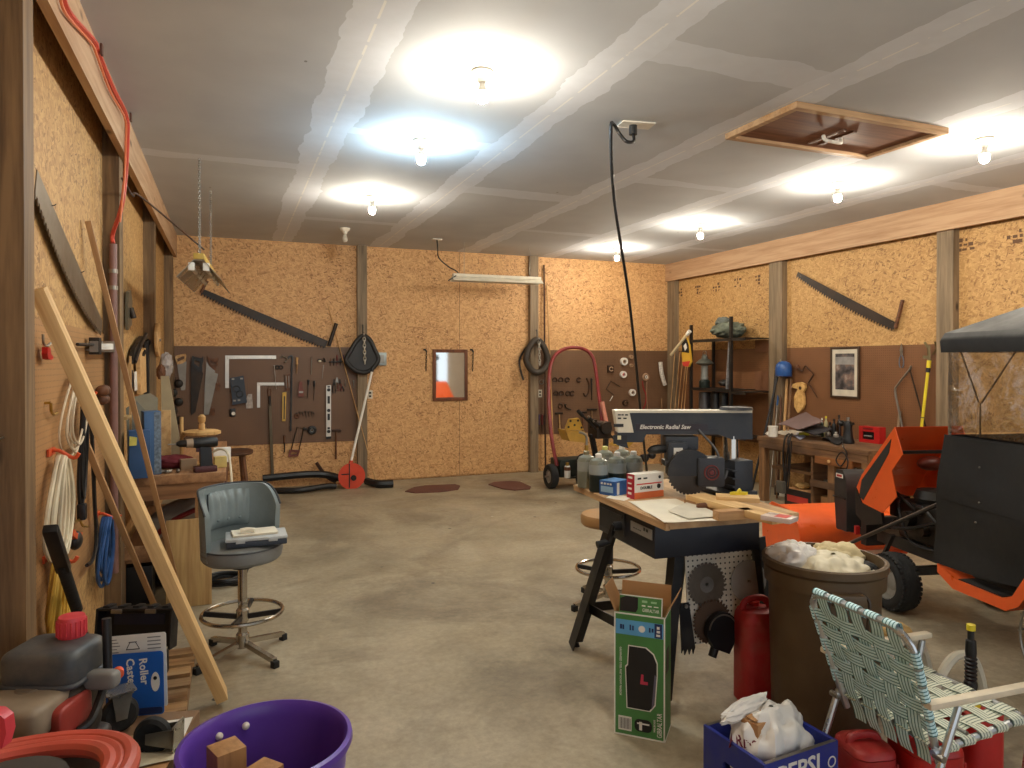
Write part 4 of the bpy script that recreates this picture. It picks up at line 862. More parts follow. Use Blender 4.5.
# ---- soda crate
def crate():
    a, b_ = fl(701, 728, .245), fl(764, 764, .245); c_ = fl(838, 739, .245)
    x = (c_-b_); L_ = x.length*1.0; x.normalize(); y = V((-x.y, x.x, 0)); W_ = (a-b_).dot(y)*1.08
    mx = frame((b_.x, b_.y, 0), x, y); o = thing('bottle_crate', 'blue wooden soda crate with white letters on the concrete floor', 'crate', mx)
    B = mat('blue painted crate wood', (28, 42, 136), .5, dirt=(60, 66, 110), damt=.5, dscale=12); t, h = .014, .24
    b = MB(); b.prism([(0, 0.0), (L_, 0), (L_, h), (0, h)], t, frame((0, t, 0), (1, 0, 0), (0, 0, 1)), [rrect(.1, .035, .015, 4, L_*.8, h*.35)] if False else None); b.build('long_side', B, o)
    b = MB(); b.box((L_/2, W_-t/2, h/2), (L_, t, h)); b.build('long_side', B, o)
    for xx in (t/2, L_-t/2):
        b = MB(); b.prism([(t+.0005, 0), (W_-t-.0005, 0), (W_-t-.0005, h), (t+.0005, h)], t, frame((xx-t/2, 0, 0), (0, 1, 0), (0, 0, 1)), [rrect(.095, .04, .015, 4, W_/2, h*.58)]); b.build('end_panel', B, o)
    MB().box((L_/2, W_/2, .012), (L_-2*t, W_-2*t, .01)).build('bottom', B, o)
    for yy in (t*.5, W_-t*.5): MB().box((L_/2, yy, h+.001), (L_-.02, t*.9, .002)).build('rim_strip', STEEL, o)
    text('PEPSI', .088, WHITE, o, frame((L_*.46, -.0008, h*.76), (1, 0, 0), (0, 0, 1)), bold=True, sx=1.05)
    MB().prism(circ(.02, 24), .001, frame((L_*.91, -.0005, h*.72), (1, 0, 0), (0, 0, 1)), [circ(.015, 24)]).build('ring_emblem', WHITE, o)
    return mx, L_, W_, h
KM, KL, KW, KH = crate()
def bag_of():
    o = thing('shopping_bag', 'white plastic shopping bag with red letters standing open inside the blue crate', 'bag', KM @ T(KL*.52, KW*.50, .0185))
    body = crumple('body', '', '', V((0, 0, .15)), .165, FILM, 17, (.93, .64, .90), .34, (48, 30))
    for k_ in ('label', 'category'): del body[k_]
    body.parent = o; body.matrix_world = o.matrix_world @ T(0, 0, .148)
    fp = crumple('handle', '', '', V((0, 0, 0)), .06, FILM, 23, (1.5, .5, .35), .4, (48, 30))
    for k_ in ('label', 'category'): del fp[k_]
    fp.parent = o; fp.matrix_world = o.matrix_world @ T(-.08, .055, .30, ry=-15)
    bpy.context.view_layer.update()
    from mathutils.bvhtree import BVHTree
    me = body.data; mw_ = body.matrix_world; tree = BVHTree.FromPolygons([mw_ @ v.co for v in me.vertices], [tuple(p.vertices) for p in me.polygons])
    c = fl(742, 741, .2); d = ray(742, 741); hit = tree.ray_cast(EYE, d)
    if hit[0] is not None:
        n = V((hit[1].x, hit[1].y, 0)).normalized(); n = n if n.dot(d) < 0 else -n; xd = V((-n.y, n.x, 0)); fr_ = frame(hit[0]+n*.03, xd, (0, 0, 1)); t_ = text('ARDS', .038, mat('maroon print', (110, 22, 44), .5), None, M.Identity(4), bold=True)
        for v in t_.data.vertices:
            q = fr_ @ V((v.co.x, v.co.y, 0)); h_ = tree.ray_cast(q, -n)
            w_ = (h_[0] if h_[0] is not None else q)+n*(.0015+v.co.z); v.co = o.matrix_world.inverted() @ w_
        t_.parent = o; t_.matrix_local = M.Identity(4)
    bx = thing('carton', 'brown cardboard box packed inside the white shopping bag', 'box', KM @ T(KL*.36, KW*.5, .022, rz=8)); MB().box((0, 0, .142), (.11, .07, .284)).build('body', CARD, bx); MB().box((.0, .03, .290), (.10, .04, .003), rotm(6, 0, 0)).build('flap', CARD, bx)
bag_of()
# ---- tub
def tub():
    c = V((.688, 2.365, 0)); o = thing('tub', 'round purple plastic tub with rope holes standing on the concrete', 'tub', T(c.x, c.y, 0))
    P = mat('purple plastic', (92, 58, 160), .38, var=.05)
    m2, t, b_ = nt('purple plastic tub'); 
    b = MB(); prof = [(0, 0), (.205, 0), (.212, .006), (.232, .14), (.236, .16), (.250, .345), (.262, .352), (.268, .366), (.265, .382), (.252, .386), (.242, .372), (.238, .335), (.224, .16), (.219, .145), (.205, .02), (0, .018)]
    b.lathe(prof, None, 72); b.build('body', P, o)
    for a in (104, 127):
        d = V((cos(RAD(a)), sin(RAD(a)), 0)); b = MB(); b.ball((0, 0, 0), .013, M.Translation(d*.2345+V((0, 0, .325)))); b.build('rope_knot', WHITE, o)
    return c
tc_ = tub()
WBL = wood('sawn block wood', (176, 130, 78), (140, 98, 54), 2)
def block(label, x, y, w, d, h, rz, z0):
    o = MB().box((0, 0, h/2), (w, d, h), None, .002).build('wood_block', WBL); tag(o, label, 'wood block', mx=T(x, y, z0, rz=rz))
block('tall square cut timber block standing in the purple tub', tc_.x-.118, tc_.y+.05, .092, .092, .335, 22, .0225)
block('shorter timber block leaning behind the tall one in the purple tub', tc_.x-.012, tc_.y-.07, .085, .085, .31, 40, .0225)
# ================================================================ GARDEN TRACTOR WITH CAB AND SNOW BLOWER
XM = T(4.85, 3.143, 0, rz=-14); XI = XM.inverted()
def xl(px, py, x):
    """photo point on the tractor's own upright plane x = const, in tractor coordinates"""
    e = XI @ EYE; d = XI.to_3x3() @ ray(px, py); t = (x-e.x)/d.x; return e+d*t
TIRE = mat('tractor tyre rubber', (26, 26, 26), .8, bump=.15); RIM = mat('pale grey rim', (150, 146, 138), .45, .3, dirt=(80, 66, 52), damt=.5)
BLKF = mat('black vinyl cloth', (20, 22, 25), .6, var=.15, bump=.12, bscale=14)
def clear_vinyl():
    m, t, b = nt('clear vinyl'); L = t.links.new
    tr = N(t, 'ShaderNodeBsdfTransparent'); tr.inputs[0].default_value = (.84, .83, .80, 1); gl = N(t, 'ShaderNodeBsdfGlossy'); gl.inputs['Roughness'].default_value = .12
    tc = N(t, 'ShaderNodeTexCoord'); nz = N(t, 'ShaderNodeTexNoise'); nz.inputs['Scale'].default_value = 6; nz.inputs['Detail'].default_value = 4; nz.inputs['Distortion'].default_value = 1.2; L(tc.outputs['Object'], nz.inputs[0])
    bp = N(t, 'ShaderNodeBump'); bp.inputs['Strength'].default_value = .6; bp.inputs['Distance'].default_value = .03; L(nz.outputs['Fac'], bp.inputs['Height']); L(bp.outputs[0], gl.inputs['Normal'])
    mx = N(t, 'ShaderNodeMixShader'); mx.inputs[0].default_value = .3; L(tr.outputs[0], mx.inputs[1]); L(gl.outputs[0], mx.inputs[2]); L(mx.outputs[0], t.nodes['Material Output'].inputs['Surface']); t.nodes.remove(b)
    return m
VINYL = clear_vinyl()
def wheel(o, name, x, y, r, w, lug, side):
    b = MB(); pr = []
    for k in range(13): a = -pi/2+pi*k/12; pr.append((r-.055+.055*cos(a)*1.0, sin(a)*w/2))
    b.lathe([(r*.56, -w*.42)]+pr+[(r*.56, w*.42)], T(x, y, r, ry=90), 44, (False, False))
    n = lug
    for k in range(n):
        for j, (zz, off) in enumerate(((-.33, 0), (-.11, .5), (.11, 0), (.33, .5))):
            a = 2*pi*(k+off)/n; rr = r-.009-(abs(zz)*.03)
            b.box((0, 0, 0), (.018, 2*pi*r/n*.62, w*.18), T(x, y, r, ry=90) @ rotm(0, 0, math.degrees(a)) @ T(rr, 0, zz*w))
    ty = b.build(name, TIRE, o)
    b = MB(); s = side
    b.lathe([(r*.58, .45*w*s), (r*.54, .36*w*s), (r*.50, .16*w*s), (r*.30, .12*w*s), (r*.22, .2*w*s), (.0, .22*w*s)], T(x, y, r, ry=90), 32, (False, False)); b.lathe([(r*.58, -.45*w*s), (r*.5, -.1*w*s), (r*.50, .16*w*s)], T(x, y, r, ry=90), 32, (False, False)); b.build('rim', RIM, ty)
    return ty
def tractor():
    o = thing('garden_tractor', 'orange garden tractor with raised hood and black cab cover, snow blower on its front', 'tractor', XM)
    for s in (-1, 1): wheel(o, 'front_wheel', s*.36, .03, .185, .15, 34, s)
    for s in (-1, 1):
        ty = wheel(o, 'rear_wheel', s*.33, -1.27, .265, .22, 26, s)
        b = MB()
        for k in range(20):
            a = 2*pi*k/20; mm = T(s*.33, -1.27, .265, ry=90) @ rotm(0, 0, math.degrees(a)); z = [(.272, 0, -.12), (.276, .01, -.04), (.276, -.01, .04), (.272, 0, .12)]
            b.tube([mm @ V(p) for p in z], .006, 6, 2)
        for zz in (-.12, .12): b.torus(.262, .006, T(s*.33, -1.27, .265, ry=90) @ T(0, 0, zz), 48, 6)
        b.build('tyre_chain', STEEL, ty)
    b = MB(); b.box((0, -.35, .36), (.30, 1.7, .08)); b.box((0, .05, .24), (.5, .05, .05)); b.box((0, -1.27, .3), (.44, .16, .16)); b.box((0, .62, .36), (.34, .06, .2)); b.build('chassis', BLKM, o)
    # engine bay
    b = MB(); b.box((0, .12, .53), (.28, .36, .26), None, .03); b.lathe([(.0, 0), (.12, 0), (.13, .03), (.11, .08), (.04, .09), (0, .09)], T(0, .12, .66), 24); b.cyl((-.14, .16, .55), (-.2, .16, .55), .05); b.cyl((-.14, .02, .5), (-.19, .02, .5), .035); b.build('engine', IRON, o)
    b = MB(); b.box((-.1, .33, .6), (.1, .08, .14), None, .01); b.build('battery', BLK, o); b = MB(); b.cyl((.08, -.05, .55), (.08, -.05, .72), .045); b.build('oil_filter', mat('pale can', (168, 160, 150), .4), o)
    b = MB(); b.tube([(-.16, .1, .6), (-.2, .0, .66), (-.18, -.15, .55), (-.12, -.2, .45)], .012, 6); b.tube([(-.1, .3, .66), (-.19, .22, .62), (-.2, .1, .42), (-.16, -.1, .4)], .009, 6); b.tube([(-.12, .35, .5), (-.2, .28, .47), (-.21, .1, .5), (-.17, -.1, .58)], .011, 6); b.build('engine_hose', BLK, o)
    b = MB(); b.box((0, -.24, .68), (.46, .05, .5), None, .012); b.build('firewall', BLK, o)
    # raised hood; its outline is taken in the upright plane of its side
    hx = -.245
    side = [(895, 427), (903, 454.5), (892, 471), (897, 497), (882.5, 513), (863, 503), (857.5, 497), (857, 487), (862, 475)]
    P = [xl(px, py, hx) for px, py in side]; yz = [(p.y, p.z) for p in P]
    FR = frame((0, 0, 0), (0, 1, 0), (0, 0, 1))
    hood = MB()
    for s in (-1, 1): hood.prism(yz, .006, T(s*.245-.003, 0, 0) @ FR)
    a, c, d, e = yz[0], yz[8], yz[7], yz[6]
    for p, q in ((a, c), (c, d), (d, e)):
        hood._add([(-.245, p[0], p[1]), (.245, p[0], p[1]), (.245, q[0], q[1]), (-.245, q[0], q[1])], [(0, 1, 2, 3)]); n = V((0, q[1]-p[1], -(q[0]-p[0]))).normalized()*.006
        hood._add([(-.245, p[0]+n.y, p[1]+n.z), (.245, p[0]+n.y, p[1]+n.z), (.245, q[0]+n.y, q[1]+n.z), (-.245, q[0]+n.y, q[1]+n.z)], [(3, 2, 1, 0)])
    h = hood.build('hood', ORANGE, o, smooth=20)
    def lerp2(p, q, t): return (p[0]+(q[0]-p[0])*t, p[1]+(q[1]-p[1])*t)
    vent = [xl(px, py, hx) for px, py in [(892, 439), (889.5, 453), (864, 500), (860, 496), (862.5, 480)]]
    for s in (-1, 1): b = MB(); b.prism([(p.y, p.z) for p in vent], .004, T(s*.2505-.002, 0, 0) @ FR); b.build('side_vent', mat('dark slotted vent', (44, 44, 44), .6), h)
    b = MB()
    b.prism([(p.y, p.z) for p in [xl(px, py, hx) for px, py in [(863, 503), (882.5, 513), (884, 524), (866, 525), (857, 514), (856.5, 486), (860, 495)]]], .02, T(-.255, 0, 0) @ FR); b.build('hood_nose', BLK, h)
    bl = [V((0, (yz[1][0]*.45+yz[0][0]*.55), (yz[1][1]*.45+yz[0][1]*.55)))]
    b = MB(); b.bar((-.24, yz[1][0]+.03, yz[1][1]+.01), (.24, yz[1][0]+.03, yz[1][1]+.01), .03, .02); b.bar((.2, yz[1][0]+.03, yz[1][1]), (.2, .0, .62), .02, .06, (1, 0, 0)); b.bar((-.2, yz[3][0]+.08, yz[3][1]+.02), (-.16, .05, .6), .016, .016); b.build('hood_frame', BLK, h)
    b = MB(); b.ball((.12, yz[2][0]+.1, yz[2][1]+.03), (.1, .06, .05)); b.build('headlamp_shell', mat('dark red lens', (110, 44, 30), .4), h)
    # lift rods of the blower along the near side
    for dz, r in ((0, .011), (.022, .007)):
        p, q = xl(842, 547-dz*60, -.30), xl(937, 505-dz*60, -.30); b = MB(); b.cyl(tuple(p), tuple(q), r, seg=10); b.build('lift_rod', STEEL if dz else BLKM, o)
    p, q = xl(868, 590, -.27), xl(893, 535, -.27); b = MB(); b.bar(tuple(p), tuple(q), .03, .014); b.build('lift_arm', BLKM, o)
    b = MB(); b.box(tuple(xl(857, 530, -.26)), (.03, .025, .06)); b.build('red_reflector', RED, o)
    # running boards and fenders
    for s in (-1, 1):
        b = MB()
        prof = [(-.36, .36), (-.48, .30), (-.84, .30), (-.92, .35), (-1.03, .52), (-1.45, .58), (-1.45, .62), (-.99, .565), (-.88, .39), (-.82, .36), (-.49, .36), (-.36, .41)]
        b.prism(prof, .13, T(s*.31-.065, 0, 0) @ FR); b.build('running_board', ORANGE, o, smooth=50)
        b = MB(); b.box((s*.31, -.66, .3625), (.11, .30, .004)); b.build('foot_mat', RUB, o)
    # seat, steering, dash
    b = MB(); b.box((0, -1.02, .72), (.40, .40, .09), None, .03); b.box((0, -1.20, 1.03), (.40, .08, .54), rotm(0, 0, 0), .03); b.build('seat', mat('dark red brown seat', (112, 58, 46), .5), o)
    b = MB(); b.cyl((0, -.3, .72), (0, -.5, 1.0), .025); b.torus(.16, .014, M.Translation((0, -.52, 1.02)) @ rotm(35, 0, 0), 28, 8); b.bar((-.15, -.52, 1.02), (.15, -.52, 1.02), .02, .02); b.build('steering_wheel', BLK, o)
    b = MB(); b.box((0, -.36, .92), (.44, .16, .12), None, .02); b.build('dashboard', BLK, o)
    b = MB(); b.box((0, -.72, .50), (.34, .5, .28), None, .02); b.build('tunnel_cover', BLK, o)
    b = MB(); b.tube([(.3, -.4, 1.1), (.2, -.5, 1.19), (.0, -.62, 1.2), (-.15, -.75, 1.18)], .014, 8); b.build('control_lever', BLK, o)
    # cab: frame, roof, vinyl windows, cloth skirts
    x0, y0, y1, zt, zm = .36, -.43, -1.43, 1.64, 1.165
    for sx in (-1, 1):
        for y in (y0+.01, y1-.01): b = MB(); b.cyl((sx*(x0-.012), y, .42), (sx*(x0-.012), y, 1.66), .009, seg=8); b.build('cab_pole', STEEL, o)
    for s in (-1, 1): b = MB(); b.bar((s*x0*.97, y0-.07, zt), (s*x0*.97, -.63, 1.36), .006, .006); b.bar((s*x0*.97, -.87, zt), (s*x0*.97, -.65, 1.36), .006, .006); b.bar((s*x0*.97, -.64, 1.36), (s*x0*.97, -.64, 1.17), .006, .006); b.build('window_cord', mat('dark cord', (52, 42, 34), .6), o)
    b = MB(); R0 = [(-x0-.03, y0+.03), (x0+.03, y0+.03), (x0+.03, y1-.03), (-x0-.03, y1-.03)]
    def ring(z, s, bul=0): return [(p[0]*s, -.86+(p[1]+.86)*s, z) for p in R0]
    v = ring(1.635, 1)+ring(1.70, 1.01)+ring(1.745, .97)+[(0, -.86+.12, 1.93), (0, -.86-.12, 1.93)]
    f = [(i, (i+1) % 4, 4+(i+1) % 4, 4+i) for i in range(4)]+[(4+i, 4+(i+1) % 4, 8+(i+1) % 4, 8+i) for i in range(4)]+[(8, 9, 12), (10, 11, 13), (9, 10, 13, 12), (11, 8, 12, 13)]
    b._add(v, f); b.build('cab_roof', BLKF, o, smooth=60)
    def wr(y, z): return .012*sin(y*9+z*5)+.008*sin(z*14-y*4)
    for s in (-1, 1):
        b = MB(); b.sheet(lambda u, w: (s*(x0+.004+.006*sin(u*17+w*3)*sin(pi*w)), y0+(y1-y0)*u, zm+.01+(zt-zm)*w), 24, 10); b.build('side_window', VINYL, o)
        def fn(u, w):
            fr = y0+.02+.09*(1-w)**1.2; y = fr+(y1-.02-fr)*u; z0_ = .41+.13*u*u; z = z0_+(zm-z0_)*w-.05*(1-w)*(1-u)*.0
            return (s*(x0+.012+.028*sin(pi*min(1, (1-w)*1.2))*(.6+.4*u)+wr(y, z)*.6), y, z)
        b = MB(); b.sheet(fn, 30, 24, .004); sk = b.build('side_skirt', BLKF, o, smooth=60)
        def fl2(u, w):
            p = V(fn(.04+.94*u, .52+.5*w*.94)); return (p.x+s*(.009+.004*sin(u*9)), p.y, p.z-.05*u*(1-w))
        b = MB(); b.sheet(fl2, 20, 10, .004); b.build('skirt_flap', BLKF, sk, smooth=60)
        b = MB()
        for (u, w) in ((.28, .40), (.30, .55), (.27, .80)): q = V(fn(u, w)); b.ball((q.x+s*.012, q.y, q.z), .006)
        b.build('snap_button', STEEL, sk)
    for y, nm in ((y0, 'front'), (y1, 'rear')):
        b = MB(); b.sheet(lambda u, w: (-x0+2*x0*u, y+.006*sin(u*15)*sin(pi*w), zm+.01+(zt-zm)*w), 18, 8); b.build(nm+'_window', VINYL, o)
        b = MB(); b.sheet(lambda u, w: (-x0+2*x0*u, y+.008*sin(u*12), (.75 if nm == 'front' else .6)+(zm-(.75 if nm == 'front' else .6))*w), 14, 6, .004); b.build(nm+'_skirt', BLKF, o)
    # snow blower
    b = MB(); arc = [(1.02+.30*(1-cos(RAD(a))) , .27+.25*sin(RAD(a))) for a in range(-75, 91, 15)]
    arc = [(1.34-.28*cos(RAD(a)), .22+.19*sin(RAD(a))) for a in range(-70, 100, 14)]
    arc2 = [(y+.006*(1 if y < 1.3 else 0), z-.006) for y, z in arc]
    b.prism(arc+arc2[::-1], .96, T(-.43, 0, 0) @ FR)
    bh = b.build('blower_housing', ORANGE, o, smooth=40)
    for x in (-.436, .53): b = MB(); b.prism([(1.0, .15), (1.04, .32), (1.16, .41), (1.45, .42), (1.62, .3), (1.60, .02), (1.3, .0), (1.1, .04)], .008, T(x, 0, 0) @ FR); b.build('blower_side_plate', ORANGE, bh)
    for k in range(2):
        b = MB(); s = 1 if k else -1
        for i in range(26): a = i*.42; rr = .13; x = .03+s*(.04+.0155*i); b.box((0, 0, 0), (.012, .06, .03), T(x, 1.36, .21) @ rotm(math.degrees(a)*s, 0, 0) @ T(0, rr*.85, 0))
        b.cyl((.03+s*.02, 1.36, .21), (.03+s*.44, 1.36, .21), .02); b.build('auger', ORANGE, bh)
    b = MB(); b.bar((0, .62, .34), (0, 1.04, .3), .22, .05); b.box((-.04, .9, .4), (.16, .12, .14), None, .02); b.build('blower_mount', BLKM, o)
    # discharge chute beside the hood
    c0 = xl(851, 500, -.12); b = MB()
    b.prism([(-.075, -.30), (.055, -.30), (.075, -.1), (.08, .06), (.055, .145), (-.02, .155), (-.062, .10), (-.075, .0)], .17, T(c0.x-.085, 0, 0) @ frame((0, c0.y, c0.z+.08), (0, 1, 0), (0, 0, 1))); ch = b.build('discharge_chute', mat('chute black plastic', (40, 41, 43), .5), o, smooth=30)
    b = MB(); b.box((c0.x-.089, c0.y+.015, c0.z+.02), (.008, .15, .012)); b.build('chute_seam', BLK, ch)
    b = MB(); b.box((c0.x-.088, c0.y+.01, c0.z+.185), (.004, .085, .03)); st = b.build('warning_label', WHITE, ch)
    b = MB(); b.box((c0.x-.0905, c0.y+.008, c0.z+.185), (.002, .06, .016)); b.build('warning_print', RED, ch)
tractor()
# ================================================================ WALL HELPERS
def loc2(fr, fn, pts):
    inv = fr.inverted(); return [tuple((inv @ fn(x, y))[:2]) for x, y in pts]
def saw_outline(p0, p1, w0, wm, w1, n, td, side=1):
    """long saw: straight back from p0 to p1, bellied toothed edge on the given side"""
    p0, p1 = V((*p0, 0)), V((*p1, 0)); d = (p1-p0); L_ = d.length; d.normalize(); nn = V((-d.y, d.x, 0))*side; o = [tuple(p0[:2])]
    e = []
    for i in range(n+1):
        t = i/n; w = w0*(1-t)+w1*t+(wm-(w0+w1)/2)*4*t*(1-t)
        q = p0+d*(L_*t)+nn*w; q2 = p0+d*(L_*min(1, t+.35/n))+nn*(w+td); e.append(tuple(q[:2]))
        if i < n: e.append(tuple((q2)[:2])); e.append(tuple((p0+d*(L_*min(1, t+.6/n))+nn*w)[:2]))
    return o+e+[tuple(p1[:2])]
BLADE = mat('blackened saw steel', (48, 43, 40), .5, .55, dirt=(84, 62, 46), damt=.4)
def ring_on(fr, name, label, cat, R_, r, m, z=None, group=None):
    o = MB().torus(R_, r, T(0, 0, z if z is not None else r)).build(name, m); return tag(o, label, cat, group, mx=fr)
def pegged(o, x=0, y=0): MB().tube([(x, y, .0008), (x, y, .03), (x, y+.008, .04)], .0025, 5, 2).build('hanging_hook', STEEL, o)
# ================================================================ RIGHT WALL
fr = right_at(850, 300); o = thing('crosscut_saw', 'long dark crosscut saw with one upright handle hanging above the framed picture', 'saw', fr)
a, b_, h0, h1 = loc2(fr, rt, [(800, 272), (899, 323), (898, 328), (905, 300)])
MB().prism(saw_outline(a, b_, .05, .10, .075, 40, .028, -1), .003, T(0, 0, .03)).build('blade', BLADE, o)
MB().bar((*h0, .034), (*h1, .034), .03, .028, (0, 0, 1), .006).build('handle', DKW, o); pegged(o, a[0]+.05, a[1]-.06); pegged(o, b_[0]-.05, b_[1]-.0)
fr = right_at(845.5, 372.5, .009)
def picture():
    P = loc2(fr, rt, [(831, 347), (860, 349), (860, 398), (831, 397)]); w = P[1][0]-P[0][0]; h = P[0][1]-P[3][1]
    o = thing('picture_frame', 'framed picture with pale mount and dark scene hanging on the brown pegboard', 'picture', fr)
    b = MB()
    for s in (-1, 1): b.box((s*(w/2-.012), 0, .011), (.024, h, .022), None, .003); b.box((0, s*(h/2-.012), .011), (w-.05, .024, .022), None, .003)
    b.build('frame', mat('dark walnut frame', (62, 44, 30), .4), o)
    MB().box((0, 0, .008), (w-.045, h-.045, .006)).build('mount', mat('ivory mount', (206, 198, 180), .7), o)
    m, t, bb = nt('dark scene print'); tc = N(t, 'ShaderNodeTexCoord'); nz = N(t, 'ShaderNodeTexNoise'); nz.inputs['Scale'].default_value = 9; nz.inputs['Detail'].default_value = 6; t.links.new(tc.outputs['Object'], nz.inputs[0])
    r = ramp(t, [(.38, lin((40, 36, 38))), (.5, lin((86, 80, 80))), (.6, lin((128, 104, 92))), (.72, lin((176, 168, 160)))], nz.outputs['Fac']); t.links.new(r.outputs[0], bb.inputs['Base Color'])
    MB().box((0, .01, .0115), (w-.14, h-.17, .002)).build('print', m, o)
    MB().box((0, h*.23, .0128), (w-.14, h*.15, .001)).build('print_sky', mat('grey print sky', (140, 138, 136), .6, var=.3), o)
picture()
fr = right_at(905, 400, .01); o = thing('bow_saw', 'steel tube bow saw hanging beside the yellow pole', 'saw', fr)
P = loc2(fr, rt, [(907, 436), (902, 412), (898, 391), (901, 384), (912, 370), (914, 366)]); b = MB(); b.tube([(*p, .03) for p in P], .011, 8, 4); b.build('frame', STEEL, o)
P = loc2(fr, rt, [(913, 368), (931, 432)]); MB().prism(saw_outline(P[0], P[1], .014, .016, .014, 50, .006, -1), .002, T(0, 0, .03)).build('blade', BLADE, o); pegged(o, P[0][0], P[0][1]-.01)
p0, p1 = rt(920.5, 436, XR-.13), rt(929, 362, XR-.07); mx = along(p0, p1); L_ = (p1-p0).length
o = thing('pole_pruner', 'yellow pole with metal cutting head leaning against the post', 'pole', mx)
MB().cyl((0, 0, -.10), (0, 0, L_*.86), .014).build('pole', YEL, o); MB().cyl((0, 0, L_*.86), (0, 0, L_*.92), .021).build('ferrule', BLK, o); MB().cyl((0, 0, L_*.92), (0, 0, L_*1.02), .02).build('socket', YEL, o)
for k in (.1, .25): MB().torus(.018, .004, T(0, 0, L_*k)).build('band', BLK, o)
b = MB(); b.bar((0, 0, L_*1.0), (.0, .02, L_*1.22), .03, .02); b.box((.0, .03, L_*1.06), (.02, .06, .03)); b.tube([(0, -.02, L_*1.1), (.0, -.05, L_*1.18), (0, -.03, L_*1.28)], .008, 6); b.bar((0, .02, L_*1.18), (0, .06, L_*1.26), .012, .02); b.build('cutter_head', mat('cutter steel', (120, 104, 70), .4, .6), o)
fr = right_at(902.5, 356, .01); o = thing('tin_snips', 'grey snips hanging near the top of the brown pegboard', 'snips', fr)
MB().prism([(-.02, .06), (.0, .13), (.015, .06), (.01, 0), (-.01, 0)], .01, T(0, 0, .01)).build('jaw', STEEL, o)
for s in (-1, 1): MB().tube([(0, .02, .015), (s*.022, -.03, .015), (s*.024, -.09, .015), (s*.012, -.12, .015)], .006, 6).build('handle', mat('blue grey grip', (90, 96, 108), .5), o)
pegged(o, 0, .05)
o = board('wood_strip', 'short grey weathered strip standing behind the toolbox on the bench', 'strip', rt(897.5, 438, 6.98), rt(900, 411, 7.0), .03, .012, wood('grey strip', (150, 130, 104), (116, 98, 76), 0), up=(1, 0, 0))
# blue cap, brace, carved wood
fr = right_at(790, 369, .01); o = thing('dome_cap', 'blue plastic dome hanging over the tool handles by the corner post', 'cap', fr)
MB().lathe([(.088, -.09), (.094, -.08), (.098, .0), (.09, .05), (.06, .085), (.02, .1), (0, .101)], frame((0, 0, .1), (1, 0, 0), (0, 0, -1)), 24).build('shell', mat('blue plastic shell', (40, 84, 150), .35, dirt=(80, 110, 150), damt=.3), o)
MB().torus(.094, .006, frame((0, -.085, .1), (1, 0, 0), (0, 0, -1)), 28, 6).build('rim', mat('dark blue rim', (30, 56, 104), .4), o); pegged(o, 0, .1)
fr = right_at(811, 380, .01); o = thing('hand_brace', 'rusty hand brace with zigzag crank hanging beside the blue dome', 'hand drill', fr)
P = loc2(fr, rt, [(798, 366), (802, 369), (805, 371), (808, 366), (812, 370), (816, 374), (814, 378), (811, 383)]); MB().tube([(*p, .03) for p in P], .009, 7, 4).build('crank', RUST, o)
P = loc2(fr, rt, [(811, 383), (815, 389), (820, 398)]); MB().tube([(*p, .03) for p in P], lambda t: .012-.007*t, 7, 4).build('bit', RUST, o)
P = loc2(fr, rt, [(800, 367)]); MB().ball((*P[0], .03), (.022, .03, .022)).build('knob', DKW, o); pegged(o, *loc2(fr, rt, [(809, 368)])[0])
fr = right_at(801, 397, .01); o = thing('saw_handle_plaque', 'pale carved wood piece with a hooked top hanging above the bench', 'wood carving', fr)
P = loc2(fr, rt, [(801, 413), (797.5, 407), (797, 397), (799, 393), (801, 389), (797, 388), (795, 387), (796, 384), (800, 382.5), (804, 382), (808, 384), (808.5, 388), (806, 392), (807, 397), (807.5, 404), (805.5, 409)])
MB().prism(P, .03, T(0, 0, .012)).build('carved_body', wood('pale carved wood', (222, 180, 112), (186, 138, 76), 2, knots=False), o); q = loc2(fr, rt, [(803.5, 388)])[0]
MB().prism(circ(.022, 16, q[0], q[1]), .002, T(0, 0, .0422)).build('finger_hole', mat('dark joint', (70, 46, 28)), o); pegged(o, q[0], q[1]+.04)
# leaning poles by the post
def leaner(name, label, cat, p0, p1, r, m, group=None, tipm=None, r1=None, ground=True):
    p0, p1 = V(p0), V(p1)
    if p0.z > .06: p0 = p1+(p0-p1)*((p1.z-.012)/(p1.z-p0.z)) if ground else p0
    L_ = (p1-p0).length; o = MB().cyl((0, 0, 0), (0, 0, L_), r, r1, 10)
    if tipm: t_ = thing(name, label, cat, along(p0, p1), group); o.build('shaft', m, t_); MB().cyl((0, 0, L_*.9), (0, 0, L_+.02), r*1.3, seg=10).build('tip', tipm, t_); return t_
    return tag(o.build(name, m), label, cat, group, mx=along(p0, p1))
leaner('dark_pole', 'dark slim pole leaning into the corner beside the blue dome, longest of its bunch', 'pole', rt(762, 445, 6.62), rt(783, 352, 6.99), .014, BLK, None, STEEL)
leaner('dark_pole', 'black iron bar leaning left of the blue dome, crossing the longest pole', 'pole', rt(769, 440, 6.7), rt(778, 354, 7.0), .016, IRON)
leaner('dark_pole', 'brown stick leaning behind the white pot on the workbench', 'pole', rt(775, 428, 6.8), rt(774, 392, 7.0), .010, OLDZ)
leaner('wooden_stick', 'pale wooden tool handle standing below the blue dome', 'handle', rt(785, 415, 6.9), rt(787, 379, 6.98), .017, HND)
leaner('wooden_stick', 'brown thinner tool handle standing just right of the pale one under the blue dome', 'handle', rt(789, 415, 6.9), rt(791, 379, 6.98), .012, OLDZ)
leaner('wooden_stick', 'reddish stick standing left of the two handles under the blue dome', 'handle', rt(780.5, 414, 6.9), rt(781.5, 386, 6.98), .010, DKW)
